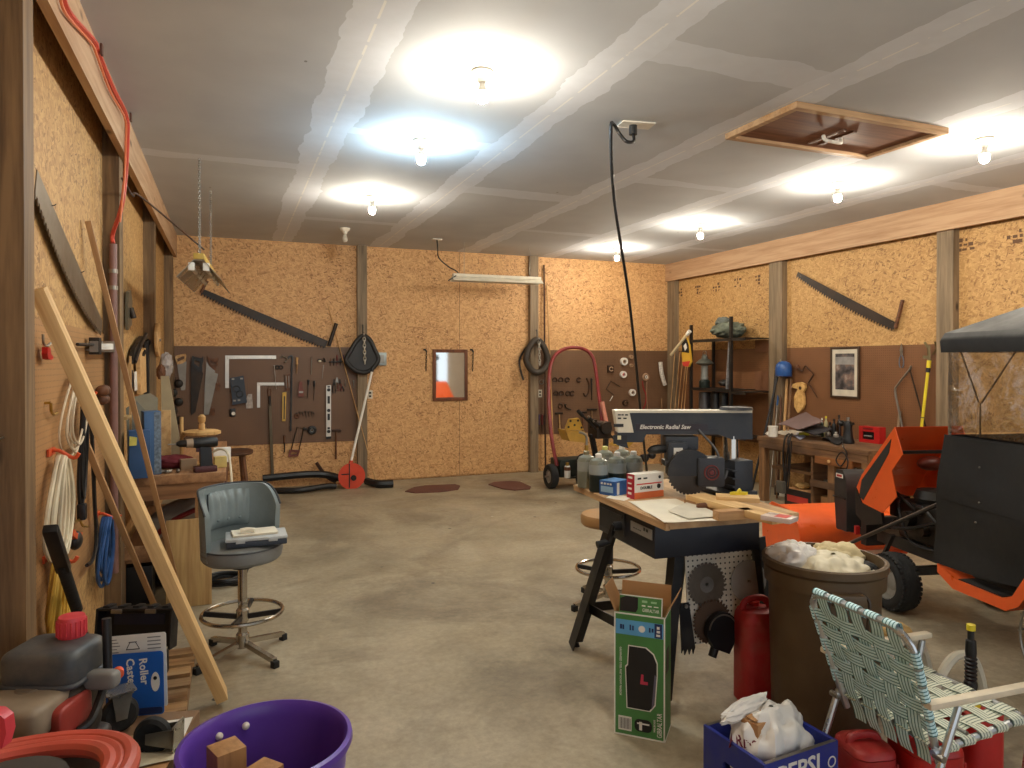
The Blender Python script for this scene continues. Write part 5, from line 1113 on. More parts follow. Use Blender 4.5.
leaner('wooden_stick', 'steel rod with a blue grip standing by the white pot', 'rod', rt(776, 420, 6.8), rt(778, 396, 6.95), .008, STEEL, None, mat('blue grip', (44, 90, 150), .4))
# ================================================================ WORKBENCH
BX, BZ = 6.2, .735
def bench():
    o = thing('workbench', 'old brown wooden workbench with a drawer and open shelves under the framed picture', 'workbench', T(BX, 4.95, 0))
    L_, D_ = 1.52, .78
    b = MB(); b.box((D_/2, L_/2, BZ-.0225), (D_, L_, .045)); b.build('bench_top', OLD, o)
    b = MB(); b.box((.02, L_/2, BZ-.085), (.03, L_-.04, .075)); b.build('apron', OLD, o)
    for x in (.05, D_-.06):
        for y in (.46, L_-.06):
            b = MB(); b.box((x, y, (BZ-.045)/2), (.075, .085, BZ-.047)); b.build('leg', OLDZ, o)
    b = MB(); b.box((.05, .05, (BZ-.045)/2), (.075, .085, BZ-.047)); b.build('leg', OLDZ, o)
    for z, y0, y1, x in ((.60, .75, L_-.02, .10), (.39, .75, L_-.1, .4)): b = MB(); b.box((x, (y0+y1)/2, z), (.05 if x < .2 else .55, y1-y0, .035)); b.build('rail', OLD, o)
    b = MB(); b.box((.35, .42, .625), (.6, .46, .015)); b.build('drawer_rail', OLDX, o)
    b = MB(); b.box((.0, .42, .578), (.024, .46, .075)); b.box((.26, .42, .578), (.5, .40, .06)); d = b.build('drawer', wood('drawer front', (150, 96, 50), (112, 66, 32), 1, knots=False), o)
    b = MB(); b.ball((-.028, .45, .58), .018); b.build('knob', HND, d)
    b = MB(); b.box((.32, .42, .30), (.6, .62, .02)); b.box((.02, .42, .325), (.03, .62, .07)); b.build('shelf', OLD, o)
    b = MB(); b.box((.32, .14, .17), (.6, .02, .34)); b.build('side_board', OLDX, o); b = MB(); b.box((.32, .72, .30), (.6, .025, .58)); b.build('side_board', OLDX, o)
bench()
def on_bench(px, py, z=BZ): p = fl(px, py, z); return p
ZB = BZ+.0008
def bottle(name, label, cat, px, py, r, h, m, capm=None, neck=.4, z=ZB, group=None, dx=0):
    p = rt(px, 430, 6.80-dx); p.z = z; o = thing(name, label, cat, M.Translation(p), group)
    h *= 1.25
    MB().lathe([(0, 0), (r, 0), (r, h*.62), (r*.8, h*.74), (r*neck, h*.8), (r*neck, h*.92)], None, 16, (False, True)).build('body', m, o)
    MB().lathe([(r*neck*1.15, h*.9), (r*neck*1.15, h), (0, h)], None, 12).build('cap', capm or BLK, o); return o
AMB = mat('dark brown glass', (40, 26, 18), .2); GRN = mat('dark green glass', (30, 40, 28), .2)
# pots and cloth at the far end of the bench
p = rt(773, 430, 6.32); o = thing('paint_pot', 'white paint pot on the bench under the leaning poles', 'pot', T(p.x, p.y, ZB))
MB().lathe([(0, 0), (.05, 0), (.052, .1), (.055, .102), (.05, .11)], None, 20).build('body', WHITE, o); MB().lathe([(.056, .108), (.056, .118), (0, .12)], None, 20).build('lid', WHITE, o)
def drape(label, pts, z, m, name='cloth', amp=.03, th=.006, seed=1, cat='cloth', nz=(3, 2)):
    P = [rt(q[0], q[1], q[2]) if len(q) > 2 else fl(q[0], q[1], z) for q in pts]; c = sum(P, V())/4; rnd = random.Random(seed); p1, p2 = rnd.uniform(0, 6), rnd.uniform(0, 6)
    def fn(u, v):
        q = P[0].lerp(P[1], u).lerp(P[3].lerp(P[2], u), v); return (q.x-c.x, q.y-c.y, (max(0, q.z-z) if len(pts[0]) > 2 else 0)+amp*(.5+.5*sin(u*nz[0]*2+p1)*cos(v*nz[1]*2+p2))*(.4+.6*sin(pi*u))+th)
    b = MB(); b.sheet(fn, 24, 14, th); o = b.build(name, m, smooth=60); return tag(o, label, cat, mx=M.Translation((c.x, c.y, z)))
drape('big mauve grey leather piece draped over the heap at the far end of the bench', [(777, 425, 6.4), (798, 430, 6.35), (823, 423, 6.5), (806, 413, 6.8)], BZ+.002, mat('mauve leather', (112, 92, 90), .6), 'leather_hide', .02, .008, 2)
drape('dark cloth heap beneath the mauve leather on the workbench', [(796, 431, 6.45), (815, 436, 6.4), (832, 430, 6.5), (812, 424, 6.75)], BZ+.001, mat('dark cloth', (44, 40, 44), .8), 'cloth', .02, .01, 5)
for i, (pts, m, lb) in enumerate((([(774, 433), (790, 437), (804, 432), (788, 428)], mat('grey paper', (206, 198, 180), .7), 'grey papers stacked under the mauve leather'), ([(765, 434), (768, 436), (778, 427), (775, 426)], WHITE, 'white paper curling over the bench end'), ([(793, 436), (800, 440), (806, 437), (798, 433)], mat('bluish paper', (150, 154, 176), .6), 'bluish white leaflet beside the yellow tube'))):
    drape(lb, pts, BZ+.002+.004*i, m, 'paper_sheet', .012, .002, 7+i, 'paper')
o = MB().tube([(0, -.055, .0), (0, .0, .004), (0, .055, 0)], .018, 10).build('tube', mat('yellow green tube', (206, 208, 66), .4)); tag(o, 'yellow tube lying on the bench papers', 'tube', mx=M.Translation(on_bench(804, 434, BZ+.03)) @ rotm(0, 0, 52))
k = 0
for (px, py, r, h, m, cp, lb) in ((813, 424, .022, .13, AMB, WHITE, 'brown bottle with a white top behind the dark cloth heap'), (818, 423, .026, .15, BLK, STEEL, 'black bottle next to the brown one on the workbench'), (822, 424, .02, .17, GRN, WHITE, 'slim dark green bottle with pale cap in the bottle row'),
        (826, 423, .024, .19, mat('clear pale glass', (170, 160, 120), .2), YEL, 'pale bottle with yellow cap in the middle of the row'), (830, 425, .026, .14, AMB, BLK, 'squat brown bottle right of the pale one'), (834, 424, .026, .17, BLK, BLK, 'black bottle beside the squat brown one'),
        (839, 424, .024, .21, AMB, BLK, 'tall slim dark bottle near the spray pump'), (812, 421, .010, .17, STEEL, WHITE, 'thin steel tube standing at the far end of the bottle row'), (828, 430, .03, .08, STEEL, BLK, 'small grey can in front of the bottle row'), (836, 432, .028, .07, mat('pale can', (168, 160, 150), .4), WHITE, 'small pale jar in front of the black bottle')):
    bottle('bottle', lb, 'bottle', px, py, r, h, m, cp, dx=(.12 if py > 428 else 0), group='bottles and cans on the workbench')
p = rt(848, 430, 6.55); p.z = ZB; o = thing('spray_pump', 'black pump sprayer with a metal top among the bottles', 'sprayer', M.Translation(p))
MB().lathe([(0, 0), (.06, 0), (.065, .02), (.05, .06), (.042, .16), (.046, .2), (.03, .23), (0, .235)], None, 20).build('body', BLK, o); MB().cyl((0, 0, .23), (0, 0, .27), .018).build('top', STEEL, o); b = MB(); b.bar((0, 0, .2), (0, .085, .22), .03, .025); b.ball((0, .085, .2), .03); b.bar((0, 0, .2), (0, -.07, .21), .03, .025); b.build('arm', BLK, o)
a, c = rt(859, 430, 6.78), rt(879.5, 432, 6.78); fr = frame((a.x, a.y, ZB), c-a, (0, 0, 1)); w = (c-a).length
o = thing('plastic_case', 'bright red plastic organiser case standing on the workbench', 'case', fr); h = .17
MB().prism([(0, 0), (w, 0), (w, h), (0, h)], .02, T(0, 0, -.02), [[(w*.14, h*.2), (w*.74, h*.2), (w*.74, h*.68), (w*.14, h*.68)]]).build('front', RED, o); MB().box((w/2, h/2, -.055), (w, h, .07)).build('body', RED, o)
MB().box((w*.44, h*.44, -.0185), (w*.58, h*.46, .002)).build('window', BLK, o)
for i in range(4): MB().ball((w*(.26+.1*i), h*.4, -.012), (.014, .010, .008)).build('bit', STEEL, o)
MB().box((w*.45, h*.86, .0006), (w*.5, .018, .001)).build('label', mat('dark red print', (110, 20, 20), .5), o)
p = on_bench(880, 441); o = thing('toolbox', 'small grey toolbox at the near end of the bench by the raised hood', 'toolbox', T(p.x+.1, p.y, ZB, rz=0))
GR = mat('grey toolbox', (70, 74, 76), .45); MB().box((0, 0, .05), (.16, .24, .1), None, .008).build('body', GR, o); MB().box((0, 0, .12), (.165, .245, .036), None, .012).build('lid', GR, o); MB().tube([(0, -.06, .135), (0, -.05, .16), (0, .05, .16), (0, .06, .135)], .008, 6).build('handle', BLK, o); MB().box((-.083, .03, .09), (.006, .05, .04)).build('latch', BLK, o)
o = MB().box((0, 0, .015), (.2, .3, .03)).build('wood_slab', LUMBY); tag(o, 'pale wooden slab under the red plastic case front', 'board', mx=M.Translation(on_bench(857, 436)+V((.28, .03, .0008))))
crumple('paper_wad', 'white crumpled paper at the bench edge by the grey toolbox', 'paper', on_bench(863, 441)+V((.05, 0, .022)), .035, WHITE, 40, (1.2, 1, .55), .4, (48, 30))
def coil(name, label, cat, c, R_, r, m, n=4, mx=None, seed=3, group=None):
    rnd = random.Random(seed); pts = []
    for k in range(n*12): a = 2*pi*k/12; q = R_*(1+.08*sin(k*.7+seed)+.03*rnd.uniform(-1, 1)); pts.append((q*cos(a), q*sin(a), r+r*1.6*k/12*.5+.004*rnd.random()))
    o = MB().tube(pts, r, 6, 2).build(name, m); return tag(o, label, cat, group, mx=mx if mx is not None else M.Translation(c))
o = coil('hose_coil', 'dark cable coiled flat in front of the small cans on the bench', 'cable', on_bench(833, 441, ZB)+V((.06, 0, 0)), .085, .009, BLK, 3)
coil('clamp_coil', 'grey metal band coil beside the yellow tube', 'coil', on_bench(814, 437, ZB)+V((.03, 0, 0)), .05, .006, STEEL, 2)
drape('black floppy pouch lying along the bench front', [(822, 440), (838, 446), (846, 441), (830, 436)], BZ+.001, mat('black cloth', (26, 26, 28), .8), 'pouch', .04, .012, 9, 'pouch')
def hang_cord(name, label, pts, r, m, cat='cord', n=5, endm=None):
    c = V(pts[0]); o = MB().tube([V(p)-c for p in pts], r, 6, n).build(name, m); return tag(o, label, cat, mx=M.Translation(c))
f6 = lambda x, y, d=0: rt(x, y, BX-.02-d)
hang_cord('power_cord', 'black cord bundle hanging down over the far half of the bench front', [f6(789, 436.5, -.1)+V((0, 0, .03)), f6(785, 438), f6(783, 455), f6(784, 470), f6(786, 484), f6(788, 470), f6(789, 452), f6(788, 439), f6(792, 436.5, -.1)+V((0, 0, .03))], .010, BLK)
hang_cord('power_cord', 'second black cord looped over the bench front, hanging nearly to the lower shelf', [f6(793, 437, -.1)+V((0, 0, .03)), f6(790, 440, .03), f6(786, 462, .03), f6(787.5, 492, .03), f6(790, 465, .04), f6(791.5, 441, .03)], .007, BLK)
hang_cord('power_cord', 'thin black cord dangling in loops beside the drawer knob', [f6(843, 442, -.1)+V((0, 0, .03)), f6(843, 446), f6(847, 455), f6(841, 466), f6(836, 460), f6(842, 452), f6(848, 462), f6(843, 478)], .006, BLK)
b = MB(); b.box((0, 0, 0), (.05, .1, .13), None, .006); o = b.build('adapter_box', mat('grey switch box', (84, 80, 72), .6)); tag(o, 'grey electric box hanging on a cord under the bench', 'box', mx=M.Translation(f6(781, 487, .06)))
# under the bench
a, c = f6(786, 497, -.05), f6(806, 505, -.05)
o = thing('drink_carton', 'black and red printed drink box on the floor beneath the bench shelf', 'box', T(BX+.2, 5.90, 0)); MB().box((0, 0, .1), (.3, .38, .2), None, .004).build('body', mat('black printed card', (30, 24, 24), .5), o)
MB().box((-.151, 0, .1), (.002, .3, .07)).build('red_print', mat('red print', (196, 60, 50), .5), o); MB().box((0, 0, .2015), (.28, .36, .003)).build('lid', CARD, o)
crumple('rag', 'orange tan rag on the black and red box under the bench', 'rag', V((BX+.17, 5.95, .235)), .06, mat('tan cloth', (186, 152, 96), .8), 51, (1.2, 1, .5), .3, (48, 30))
o = MB().box((0, 0, .09), (.3, .3, .18), None, .004).build('carton', CARD); tag(o, 'plain brown carton on the floor under the bench drawer', 'box', mx=T(BX+.27, 5.50, 0))
for i, (y, lb, m) in enumerate(((5.25, 'pale wood offcut on the bench shelf below the drawer', LUMB), (5.36, 'dark lump of metal on the shelf below the drawer', IRON), (5.47, 'brown wood offcut on the shelf below the drawer', OLD), (5.57, 'small round tin on the shelf below the drawer', STEEL))):
    b = MB(); 
    if i == 3: b.cyl((0, 0, 0), (0, 0, .05), .035)
    else: b.box((0, 0, .022), (.12, .07, .044), None, .004)
    tag(b.build('offcut' if i != 3 else 'tin', m), lb, 'offcut' if i != 3 else 'tin', mx=T(BX+.13, y, .3105, rz=i*17))
for i, (px, py, lb) in enumerate(((783, 505, 'white jar on the floor under the far end of the bench'), (778, 502, 'black jar on the floor beside the white one under the bench'))): bottle('jar', lb, 'jar', px, py, .04, .1, WHITE if i == 0 else BLK, STEEL, .8, 0.0, dx=.15)
# ================================================================ TALL SHELF BY THE BACK CORNER
SX = 6.6
def shelf_unit():
    o = thing('metal_shelf', 'tall dark metal shelf rack against the wall near the back corner', 'shelf', T(SX, 6.75, 0))
    for x in (.0, .38):
        for y, zt in ((.67, 2.17), (1.52, 2.1)) if x == 0 else ((1.52, 1.9),): b = MB(); b.box((x, y, zt/2), (.035, .035, zt)); b.build('post', IRON, o)
    for z, y0, y1 in ((1.885, .385, 1.54), (1.22, .66, 1.54), (1.20, .385, .66), (.62, .385, 1.54)): b = MB(); b.box((.19, (y0+y1)/2, z), (.40, y1-y0, .012)); b.box((-.008, (y0+y1)/2, z-.012), (.01, y1-y0, .04)); b.build('shelf_board', IRON, o)
    b = MB(); b.box((.393, .53, 1.34), (.012, .28, .25)); b.build('back_panel', mat('brown hardboard', (116, 76, 50), .6), o); b = MB(); b.box((.393, .53, 1.79), (.012, .28, .16)); b.build('back_panel', mat('brown hardboard', (116, 76, 50), .6), o)
shelf_unit()
crumple('camouflage_bag', 'green grey camouflage bag lying on the topmost shelf', 'bag', rt(728, 330, SX+.2)+V((0, 0, .0)), .16, mat('camouflage cloth', (96, 102, 88), .8, var=.5, scale=14), 61, (.9, 1.75, .62), .3)
crumple('camouflage_bag', 'small grey pouch on top of the camouflage bag', 'bag', rt(723, 322, SX+.2)+V((0, 0, .0)), .09, mat('grey green cloth', (104, 110, 104), .8, var=.3), 64, (.9, 1.3, .7), .25)
def lantern():
    p = rt(704.5, 386, SX+.12); o = thing('lantern', 'grey camping lantern with a wide hood on the middle shelf', 'lantern', T(p.x, p.y, 1.2265))
    g = mat('lantern grey green', (96, 98, 90), .4, .4)
    MB().lathe([(0, 0), (.07, 0), (.075, .01), (.075, .09), (.06, .11), (.03, .115)], None, 22).build('tank', mat('dark green enamel', (36, 46, 42), .35, .2), o)
    MB().lathe([(.055, .115), (.055, .14), (.05, .15), (.05, .30), (.055, .31)], None, 22, (True, True)).build('globe', mat('smoky globe', (120, 122, 118), .15), o)
    for k in range(4): a = pi/2*k; MB().cyl((.057*cos(a), .057*sin(a), .115), (.057*cos(a), .057*sin(a), .32), .004, seg=6).build('cage_wire', STEEL, o)
    MB().lathe([(.06, .31), (.12, .33), (.125, .34), (.07, .39), (.045, .40), (.04, .44), (.02, .46), (0, .462)], None, 26).build('hood', g, o); b = MB(); b.tube([(.0, -.04, .43), (0, -.03, .5), (0, .03, .5), (0, .04, .43)], .005, 6); b.build('bail', STEEL, o)
lantern()
for (px, lb, r, h, m) in ((705, 'grey metal canister on the shelf under the lantern', .085, .36, mat('grey canister', (80, 78, 80), .4, .4)), (716, 'black canister beside the grey one below the lantern', .075, .36, BLK), (723.5, 'second black canister, nearest the middle post of the shelf', .06, .36, BLK)):
    p = rt(px, 420, SX+.16); o = thing('canister', lb, 'canister', T(p.x, p.y, .627)); h = .54; MB().lathe([(0, 0), (r, 0), (r, h*.94), (r*.96, h*.96), (r*.96, h), (0, h)], None, 20).build('body', m, o); MB().torus(r, .004, T(0, 0, h*.93), 24, 6).build('band', m, o)
p0, p1 = rt(727, 377, SX+.05), rt(730, 342, SX+.03); o = leaner('spray_gun', 'grey long tube standing at the middle shelf post', 'tube', (p0.x, p0.y, 1.23), p1, .022, mat('speckled tube', (120, 118, 120), .5, var=.5, scale=30), ground=False)
crumple('boot', 'black crumpled boot on the middle shelf beside the lantern', 'boot', rt(725, 383, SX+.1)+V((0, 0, .0)), .07, BLK, 71, (1, 1.3, .6), .2, (48, 30))
fr = frame(rt(687.5, 354, SX-.03), (0, -1, 0), (0, 0, 1)); o = thing('snack_bag', 'hanging printed bag in black, white, yellow and red on the shelf corner', 'bag', fr)
P = loc2(fr, lambda x, y: rt(x, y, SX-.03), [(684, 342), (688, 338), (690.5, 345), (692.5, 362), (690, 367), (685, 366), (683.5, 355)])
MB().prism(P, .03, T(0, 0, 0)).build('body', mat('yellow film', (206, 160, 54), .35), o)
P2 = loc2(fr, lambda x, y: rt(x, y, SX-.03), [(684, 342), (688, 338), (690.5, 345), (691, 353), (683.7, 352)]); MB().prism(P2, .002, T(0, 0, .0305)).build('black_top', BLK, o)
P3 = loc2(fr, lambda x, y: rt(x, y, SX-.03), [(685.5, 346), (688, 343), (689, 348), (687, 351)]); MB().prism(P3, .002, T(0, 0, .033)).build('white_print', WHITE, o)
P4 = loc2(fr, lambda x, y: rt(x, y, SX-.03), [(684, 362), (692, 361), (690, 366.5), (685, 366)]); MB().prism(P4, .002, T(0, 0, .0305)).build('red_foot', mat('red print', (196, 60, 50), .5), o)
o = leaner('paper_tube', 'white cardboard tube leaning diagonally on the shelf corner', 'tube', rt(671, 355, SX-.10), rt(689, 332, SX-.06), .022, mat('cream card tube', (206, 188, 150), .6), None, WHITE, None, False)
for i, (x0, y0, x1, y1) in enumerate(((668, 440, 675, 350), (672, 440, 680, 352), (675, 440, 683, 356), (678, 440, 686, 362), (682, 440, 688, 358))):
    leaner('thin_rod', 'thin pale rod leaning in the back corner beside the tall shelf', 'rod', rt(x0, y0, 6.75)*1.0, rt(x1, y1, 6.95), .006, HND, 'thin pale rods in the back corner')
# ================================================================ BACK WALL
def wt(name, label, cat, ax, ay, off=.010, group=None):
    fr = back_at(ax, ay, off); o = thing(name, label, cat, fr, group); inv = fr.inverted()
    def P(*pts): return [tuple((inv @ bk(x, y, ROOM_D-off))[:2]) for x, y in pts]
    return o, P
def stick2(b, a, c, w, t, z=.012): b.bar((a[0], a[1], z), (c[0], c[1], z), t, w, (0, 0, 1), min(w, t)*.25); return b
GREY = mat('scratched grey steel', (146, 142, 134), .4, .7, dirt=(96, 84, 72), damt=.4); SQ = mat('bright ruler steel', (206, 200, 190), .35, .6)
# long saw
o, P = wt('crosscut_saw', 'long two-handled black crosscut saw slanting across the back wall above the hand saws', 'saw', 265, 318)
a, c = P((203, 289), (328, 341)); MB().prism(saw_outline(a, c, .06, .105, .095, 44, .034, -1), .003, T(0, 0, .02)).build('blade', BLADE, o)
a, c = P((201, 293), (207.5, 281)); MB().cyl((*a, .028), (*c, .028), .016).build('handle', DKW, o)
a, c = P((328.5, 346), (336, 323.5)); MB().cyl((*a, .028), (*c, .028), .024).build('handle', BLADE, o)
for q in P((225, 299), (312, 335)): pegged(o, *q)
def handsaw(label, blade, handle, hole, bm_, hm, a):
    o, P = wt('hand_saw', label, 'saw', *a); MB().prism(P(*blade), .002, T(0, 0, .02)).build('blade', bm_, o)
    MB().prism(P(*handle), .02, T(0, 0, .011), [P(*hole)]).build('handle', hm, o); pegged(o, *P(hole[0])[0])
c8 = lambda *pts: [(170+x/9.6, 340+y/9.6) for x, y in pts]
handsaw('small hand saw with pale wooden handle, first in the row of three', c8((68, 225), (160, 205), (148, 475), (138, 482), (108, 482)), c8((48, 170), (60, 150), (120, 135), (150, 132), (158, 150), (150, 205), (120, 225), (70, 235)), c8((68, 182), (75, 210), (138, 180), (142, 160), (125, 155)), GREY, HND, (181, 360))
handsaw('black hand saw with dark handle hanging between the two lighter saws', c8((198, 200), (300, 290), (320, 320), (245, 690), (200, 725)), c8((215, 150), (235, 160), (300, 175), (318, 155), (322, 200), (310, 240), (312, 300), (280, 310), (215, 240), (205, 200)), c8((240, 195), (235, 225), (280, 260), (290, 210)), BLADE, BLK, (197, 370))
handsaw('grey bladed hand saw with brown handle, third in the row', c8((352, 205), (380, 255), (435, 290), (430, 315), (462, 325), (450, 380), (372, 715), (325, 715), (335, 420)), c8((362, 150), (378, 175), (420, 180), (475, 170), (460, 200), (465, 240), (440, 260), (440, 300), (400, 270), (375, 230)), c8((390, 200), (392, 235), (440, 245), (445, 215)), GREY, DKW, (209, 370))
for px, py, lb in ((217.8, 386.5, 'dark brown leather pad hanging beside the grey hand saw'), (212.8, 411.5, 'dark brown leather pad hanging low beside the tip of the grey saw')):
    o, P = wt('leather_pad', lb, 'pad', px, py); MB().prism(rrect(.055, .1, .025, 4), .02, T(0, 0, .005)).build('body', DKW, o); pegged(o, 0, .04)
# squares
def square(label, pts, w, an):
    o, P = wt('framing_square', label, 'square', *an); p0, pc, p1 = P(*pts); n1 = (V((*p1, 0))-V((*pc, 0))).normalized(); n0 = (V((*p0, 0))-V((*pc, 0))).normalized()
    C_ = V((*pc, 0)); A = V((*p0, 0)); B_ = V((*p1, 0)); out = [C_, A, A+n1*w, C_+n1*w+n0*w, B_+n0*w, B_]
    MB().prism([(q.x, q.y) for q in out], .003, T(0, 0, .016)).build('blade', SQ, o); b = MB()
    for i in range(1, 22): q = C_+n1*((B_-C_).length*i/22)+n0*(w*.8); b.box((q.x, q.y, .0195), (.002, w*.3, .001))
    b.build('scale_marks', IRON, o); pegged(o, pc[0]+w*.5, pc[1]-w*.5)
square('large steel framing square framing the dark drill bit case', [(225.2, 388), (225.2, 355.5), (276, 355.5)], .043, (240, 370))
square('smaller steel framing square right of the dark drill bit case', [(257, 407.5), (257, 382.5), (284, 382.5)], .036, (268, 392))
o, P = wt('steel_rule', 'short pale steel rule hanging over the arm of the smaller framing square', 'ruler', 275, 377); a, c = P((274, 365), (276, 389)); stick2(MB(), a, c, .03, .003, .024).build('rule', SQ, o); pegged(o, a[0], a[1]-.02)
o, P = wt('drill_bit_case', 'dark blue drill bit case hanging tilted in front of the large square', 'case', 238, 390, .03)
q = P((230, 378), (243.5, 375.5), (247, 402.5), (232.5, 405)); MB().prism(q, .03).build('case', mat('dark blue case', (42, 50, 62), .45), o)
b = MB()
for (x, y) in ((236.5, 389), (239.5, 394)): r_ = P((x, y))[0]; b.torus(.038, .006, T(r_[0], r_[1], .032), 18, 6)
b.build('hinge_mark', BLK, o)
for (x, y) in ((233, 379), (241.5, 378.5), (234.5, 400.5), (239, 400)): r_ = P((x, y))[0]; MB().box((r_[0], r_[1], .031), (.03, .02, .004)).build('label_spot', GREY, o)
o, P = wt('bit_packet', 'small clear packet hanging right of the drill bit case', 'packet', 249, 401); MB().prism(P((246, 400), (248, 394), (252, 394), (253, 408), (246, 408.5)), .012, T(0, 0, .006)).build('body', mat('pale film packet', (160, 150, 140), .35, var=.3, scale=40), o)
o, P = wt('cord_plug', 'small white capped plug on a hook below the drill bit case', 'plug', 232.5, 412.5); MB().box((0, .0, .02), (.07, .1, .03), None, .012).build('body', BLK, o); MB().cyl((0.01, -.01, .034), (.01, -.01, .05), .022).build('cap', WHITE, o)
# upper middle tools
o, P = wt('pipe_cutter', 'bright curved pipe cutter hanging at the end of the large framing square', 'cutter', 283.5, 359.5); p_ = P((280.5, 358), (282, 356), (284.5, 357), (287, 359), (285, 362)); MB().tube([(*q, .02) for q in p_], .008, 6).build('frame', STEEL, o); MB().ball((*P((285, 362))[0], .02), .014).build('knob', STEEL, o)
o, P = wt('ring_pair', 'two dark iron rings linked above the short steel rule', 'rings', 279, 367.3)
for x in (277.3, 281): q = P((x, 367.3))[0]; MB().torus(.021, .007, T(*q, .015), 18, 6).build('ring', IRON, o)
o, P = wt('pry_bar', 'tall black flat pry bar with a hooked top', 'bar', 291, 392); p_ = P((288, 359), (289.5, 356.5), (292.5, 357.5), (291.5, 372), (290.5, 431)); MB().tube([(*q, .018) for q in p_], .014, 6, 3, flat=.5, up=(0, 0, 1)).build('bar', BLKM, o)
o, P = wt('tool_pair', 'two short grey steel bars in a dark holder over the yellow level', 'tool', 287, 382); 
MB().prism(P((284.5, 375), (290, 374), (290, 390), (285.5, 391)), .016, T(0, 0, .006)).build('holder', DKW, o)
for x in (285.8, 288.6): a, c = P((x, 375.5), (x+.3, 388)); stick2(MB(), a, c, .016, .008, .026).build('bar', GREY, o)
o, P = wt('spirit_level', 'short yellow level hanging below the paired steel bars', 'level', 284, 407); MB().prism(P((282.3, 392.5), (286.3, 392), (285.3, 421), (282, 421)), .02, T(0, 0, .006)).build('body', mat('yellow wood level', (206, 166, 72), .5), o)
MB().prism(P((283.6, 396), (284.9, 396), (284.5, 419), (283.4, 419)), .004, T(0, 0, .026)).build('slot', BLK, o)
def chisel(name, label, cat, x0, y0, x1, y1, frac, rh, rb, hm=DKW, bm_=IRON, tip=None, group=None):
    """handled tool hanging straight: handle on top, blade or shaft below"""
    o, P = wt(name, label, cat, (x0+x1)/2, (y0+y1)/2, .010, group); a, c = P((x0, y0), (x1, y1)); a, c = V((*a, .018)), V((*c, .018)); m_ = a.lerp(c, frac)
    MB().lathe([(0, 0), (rh*.8, .004), (rh, .02), (rh*.75, (m_-a).length*.6), (rh*.9, (m_-a).length)], along(a, m_), 12).build('handle', hm, o); MB().cyl(m_, c, rb, rb*.7, 8).build('shaft', bm_, o); pegged(o, a.x, a.y-.01); return o
chisel('wood_rasp', 'pale brown handled rasp hanging right of the tall pry bar', 'rasp', 297, 357, 296.5, 373.5, .45, .018, .012, HND, OLDZ)
chisel('drill_bit', 'thin spiral drill bit hanging between the rasp and the hook tool', 'drill bit', 311.5, 357, 311, 374.5, .2, .008, .007, GREY, GREY)
o, P = wt('hook_knife', 'hook shaped tool with a bright ball end below the long saw handle', 'hook', 321, 367); p_ = P((317.5, 361), (319, 359.5), (322, 360.5), (325, 361.5), (323.5, 358)); MB().tube([(*q, .02) for q in p_], .009, 6).build('hook', IRON, o); q = P((319.5, 361))[0]; MB().ball((*q, .024), (.022, .015, .012)).build('bright_ball', CREAM, o); a, c = P((323.5, 365), (321.8, 379)); stick2(MB(), a, c, .008, .006).build('shank', GREY, o)
o, P = wt('screwdriver_rack', 'small dark rack holding a row of tiny tools beside the teardrop collar', 'rack', 336.5, 362); a, c = P((329, 362), (345, 361.5)); stick2(MB(), a, c, .025, .02, .016).build('rack_bar', IRON, o)
for i in range(5): x = 330.5+3.2*i; a, c = P((x, 358.5 if i not in (2, 4) else 355), (x, 366)); MB().cyl((*a, .02), (*c, .02), .009, .005, 8).build('tool_shaft', (DKW, IRON, mat('dark red handle', (110, 34, 34), .4), IRON, mat('purple handle', (64, 48, 84), .4))[i], o)
o, P = wt('block_plane', 'small reddish brown plane hanging left of the two screwdrivers', 'plane', 300.5, 389.5); MB().prism(P((299.3, 381.5), (302, 381.5), (302.3, 388), (303.7, 390), (303.3, 396.5), (298, 396.5), (298, 390)), .03, T(0, 0, .006)).build('body', mat('red brown body', (110, 54, 42), .5), o); MB().prism(P((298.8, 391), (303, 391), (302.8, 393), (298.8, 393)), .004, T(0, 0, .036)).build('bright_edge', GREY, o)
chisel('screwdriver', 'dark handled screwdriver, the one nearer the reddish plane', 'screwdriver', 308.3, 379.5, 307.4, 398, .28, .016, .005, BLK, IRON)
chisel('screwdriver', 'dark handled screwdriver nearer the long white level', 'screwdriver', 314.3, 380.5, 313.6, 400.5, .3, .016, .005, BLK, IRON)
o, P = wt('spirit_level', 'long white aluminium level with dark windows hanging on the brown pegboard', 'level', 328.3, 411); MB().prism(P((326, 385.5), (330.7, 385), (330.7, 436), (326, 437)), .024, T(0, 0, .005)).build('body', SQ, o)
for (y0, y1) in ((386, 387.5), (396, 403.5), (413.5, 420), (427, 429)): MB().prism(P((327.2, y0), (329.6, y0), (329.6, y1), (327.2, y1)), .002, T(0, 0, .029)).build('slot', BLK, o)
for y in (389.8, 410.3, 431.3): q = P((328.4, y))[0]; MB().prism(circ(.022, 16, *q), .003, T(0, 0, .029)).build('vial', BLK, o)
MB().prism(P((325.9, 436.5), (330.8, 436), (330.8, 438.3), (325.9, 438.8)), .026, T(0, 0, .004)).build('end_cap', BLK, o)
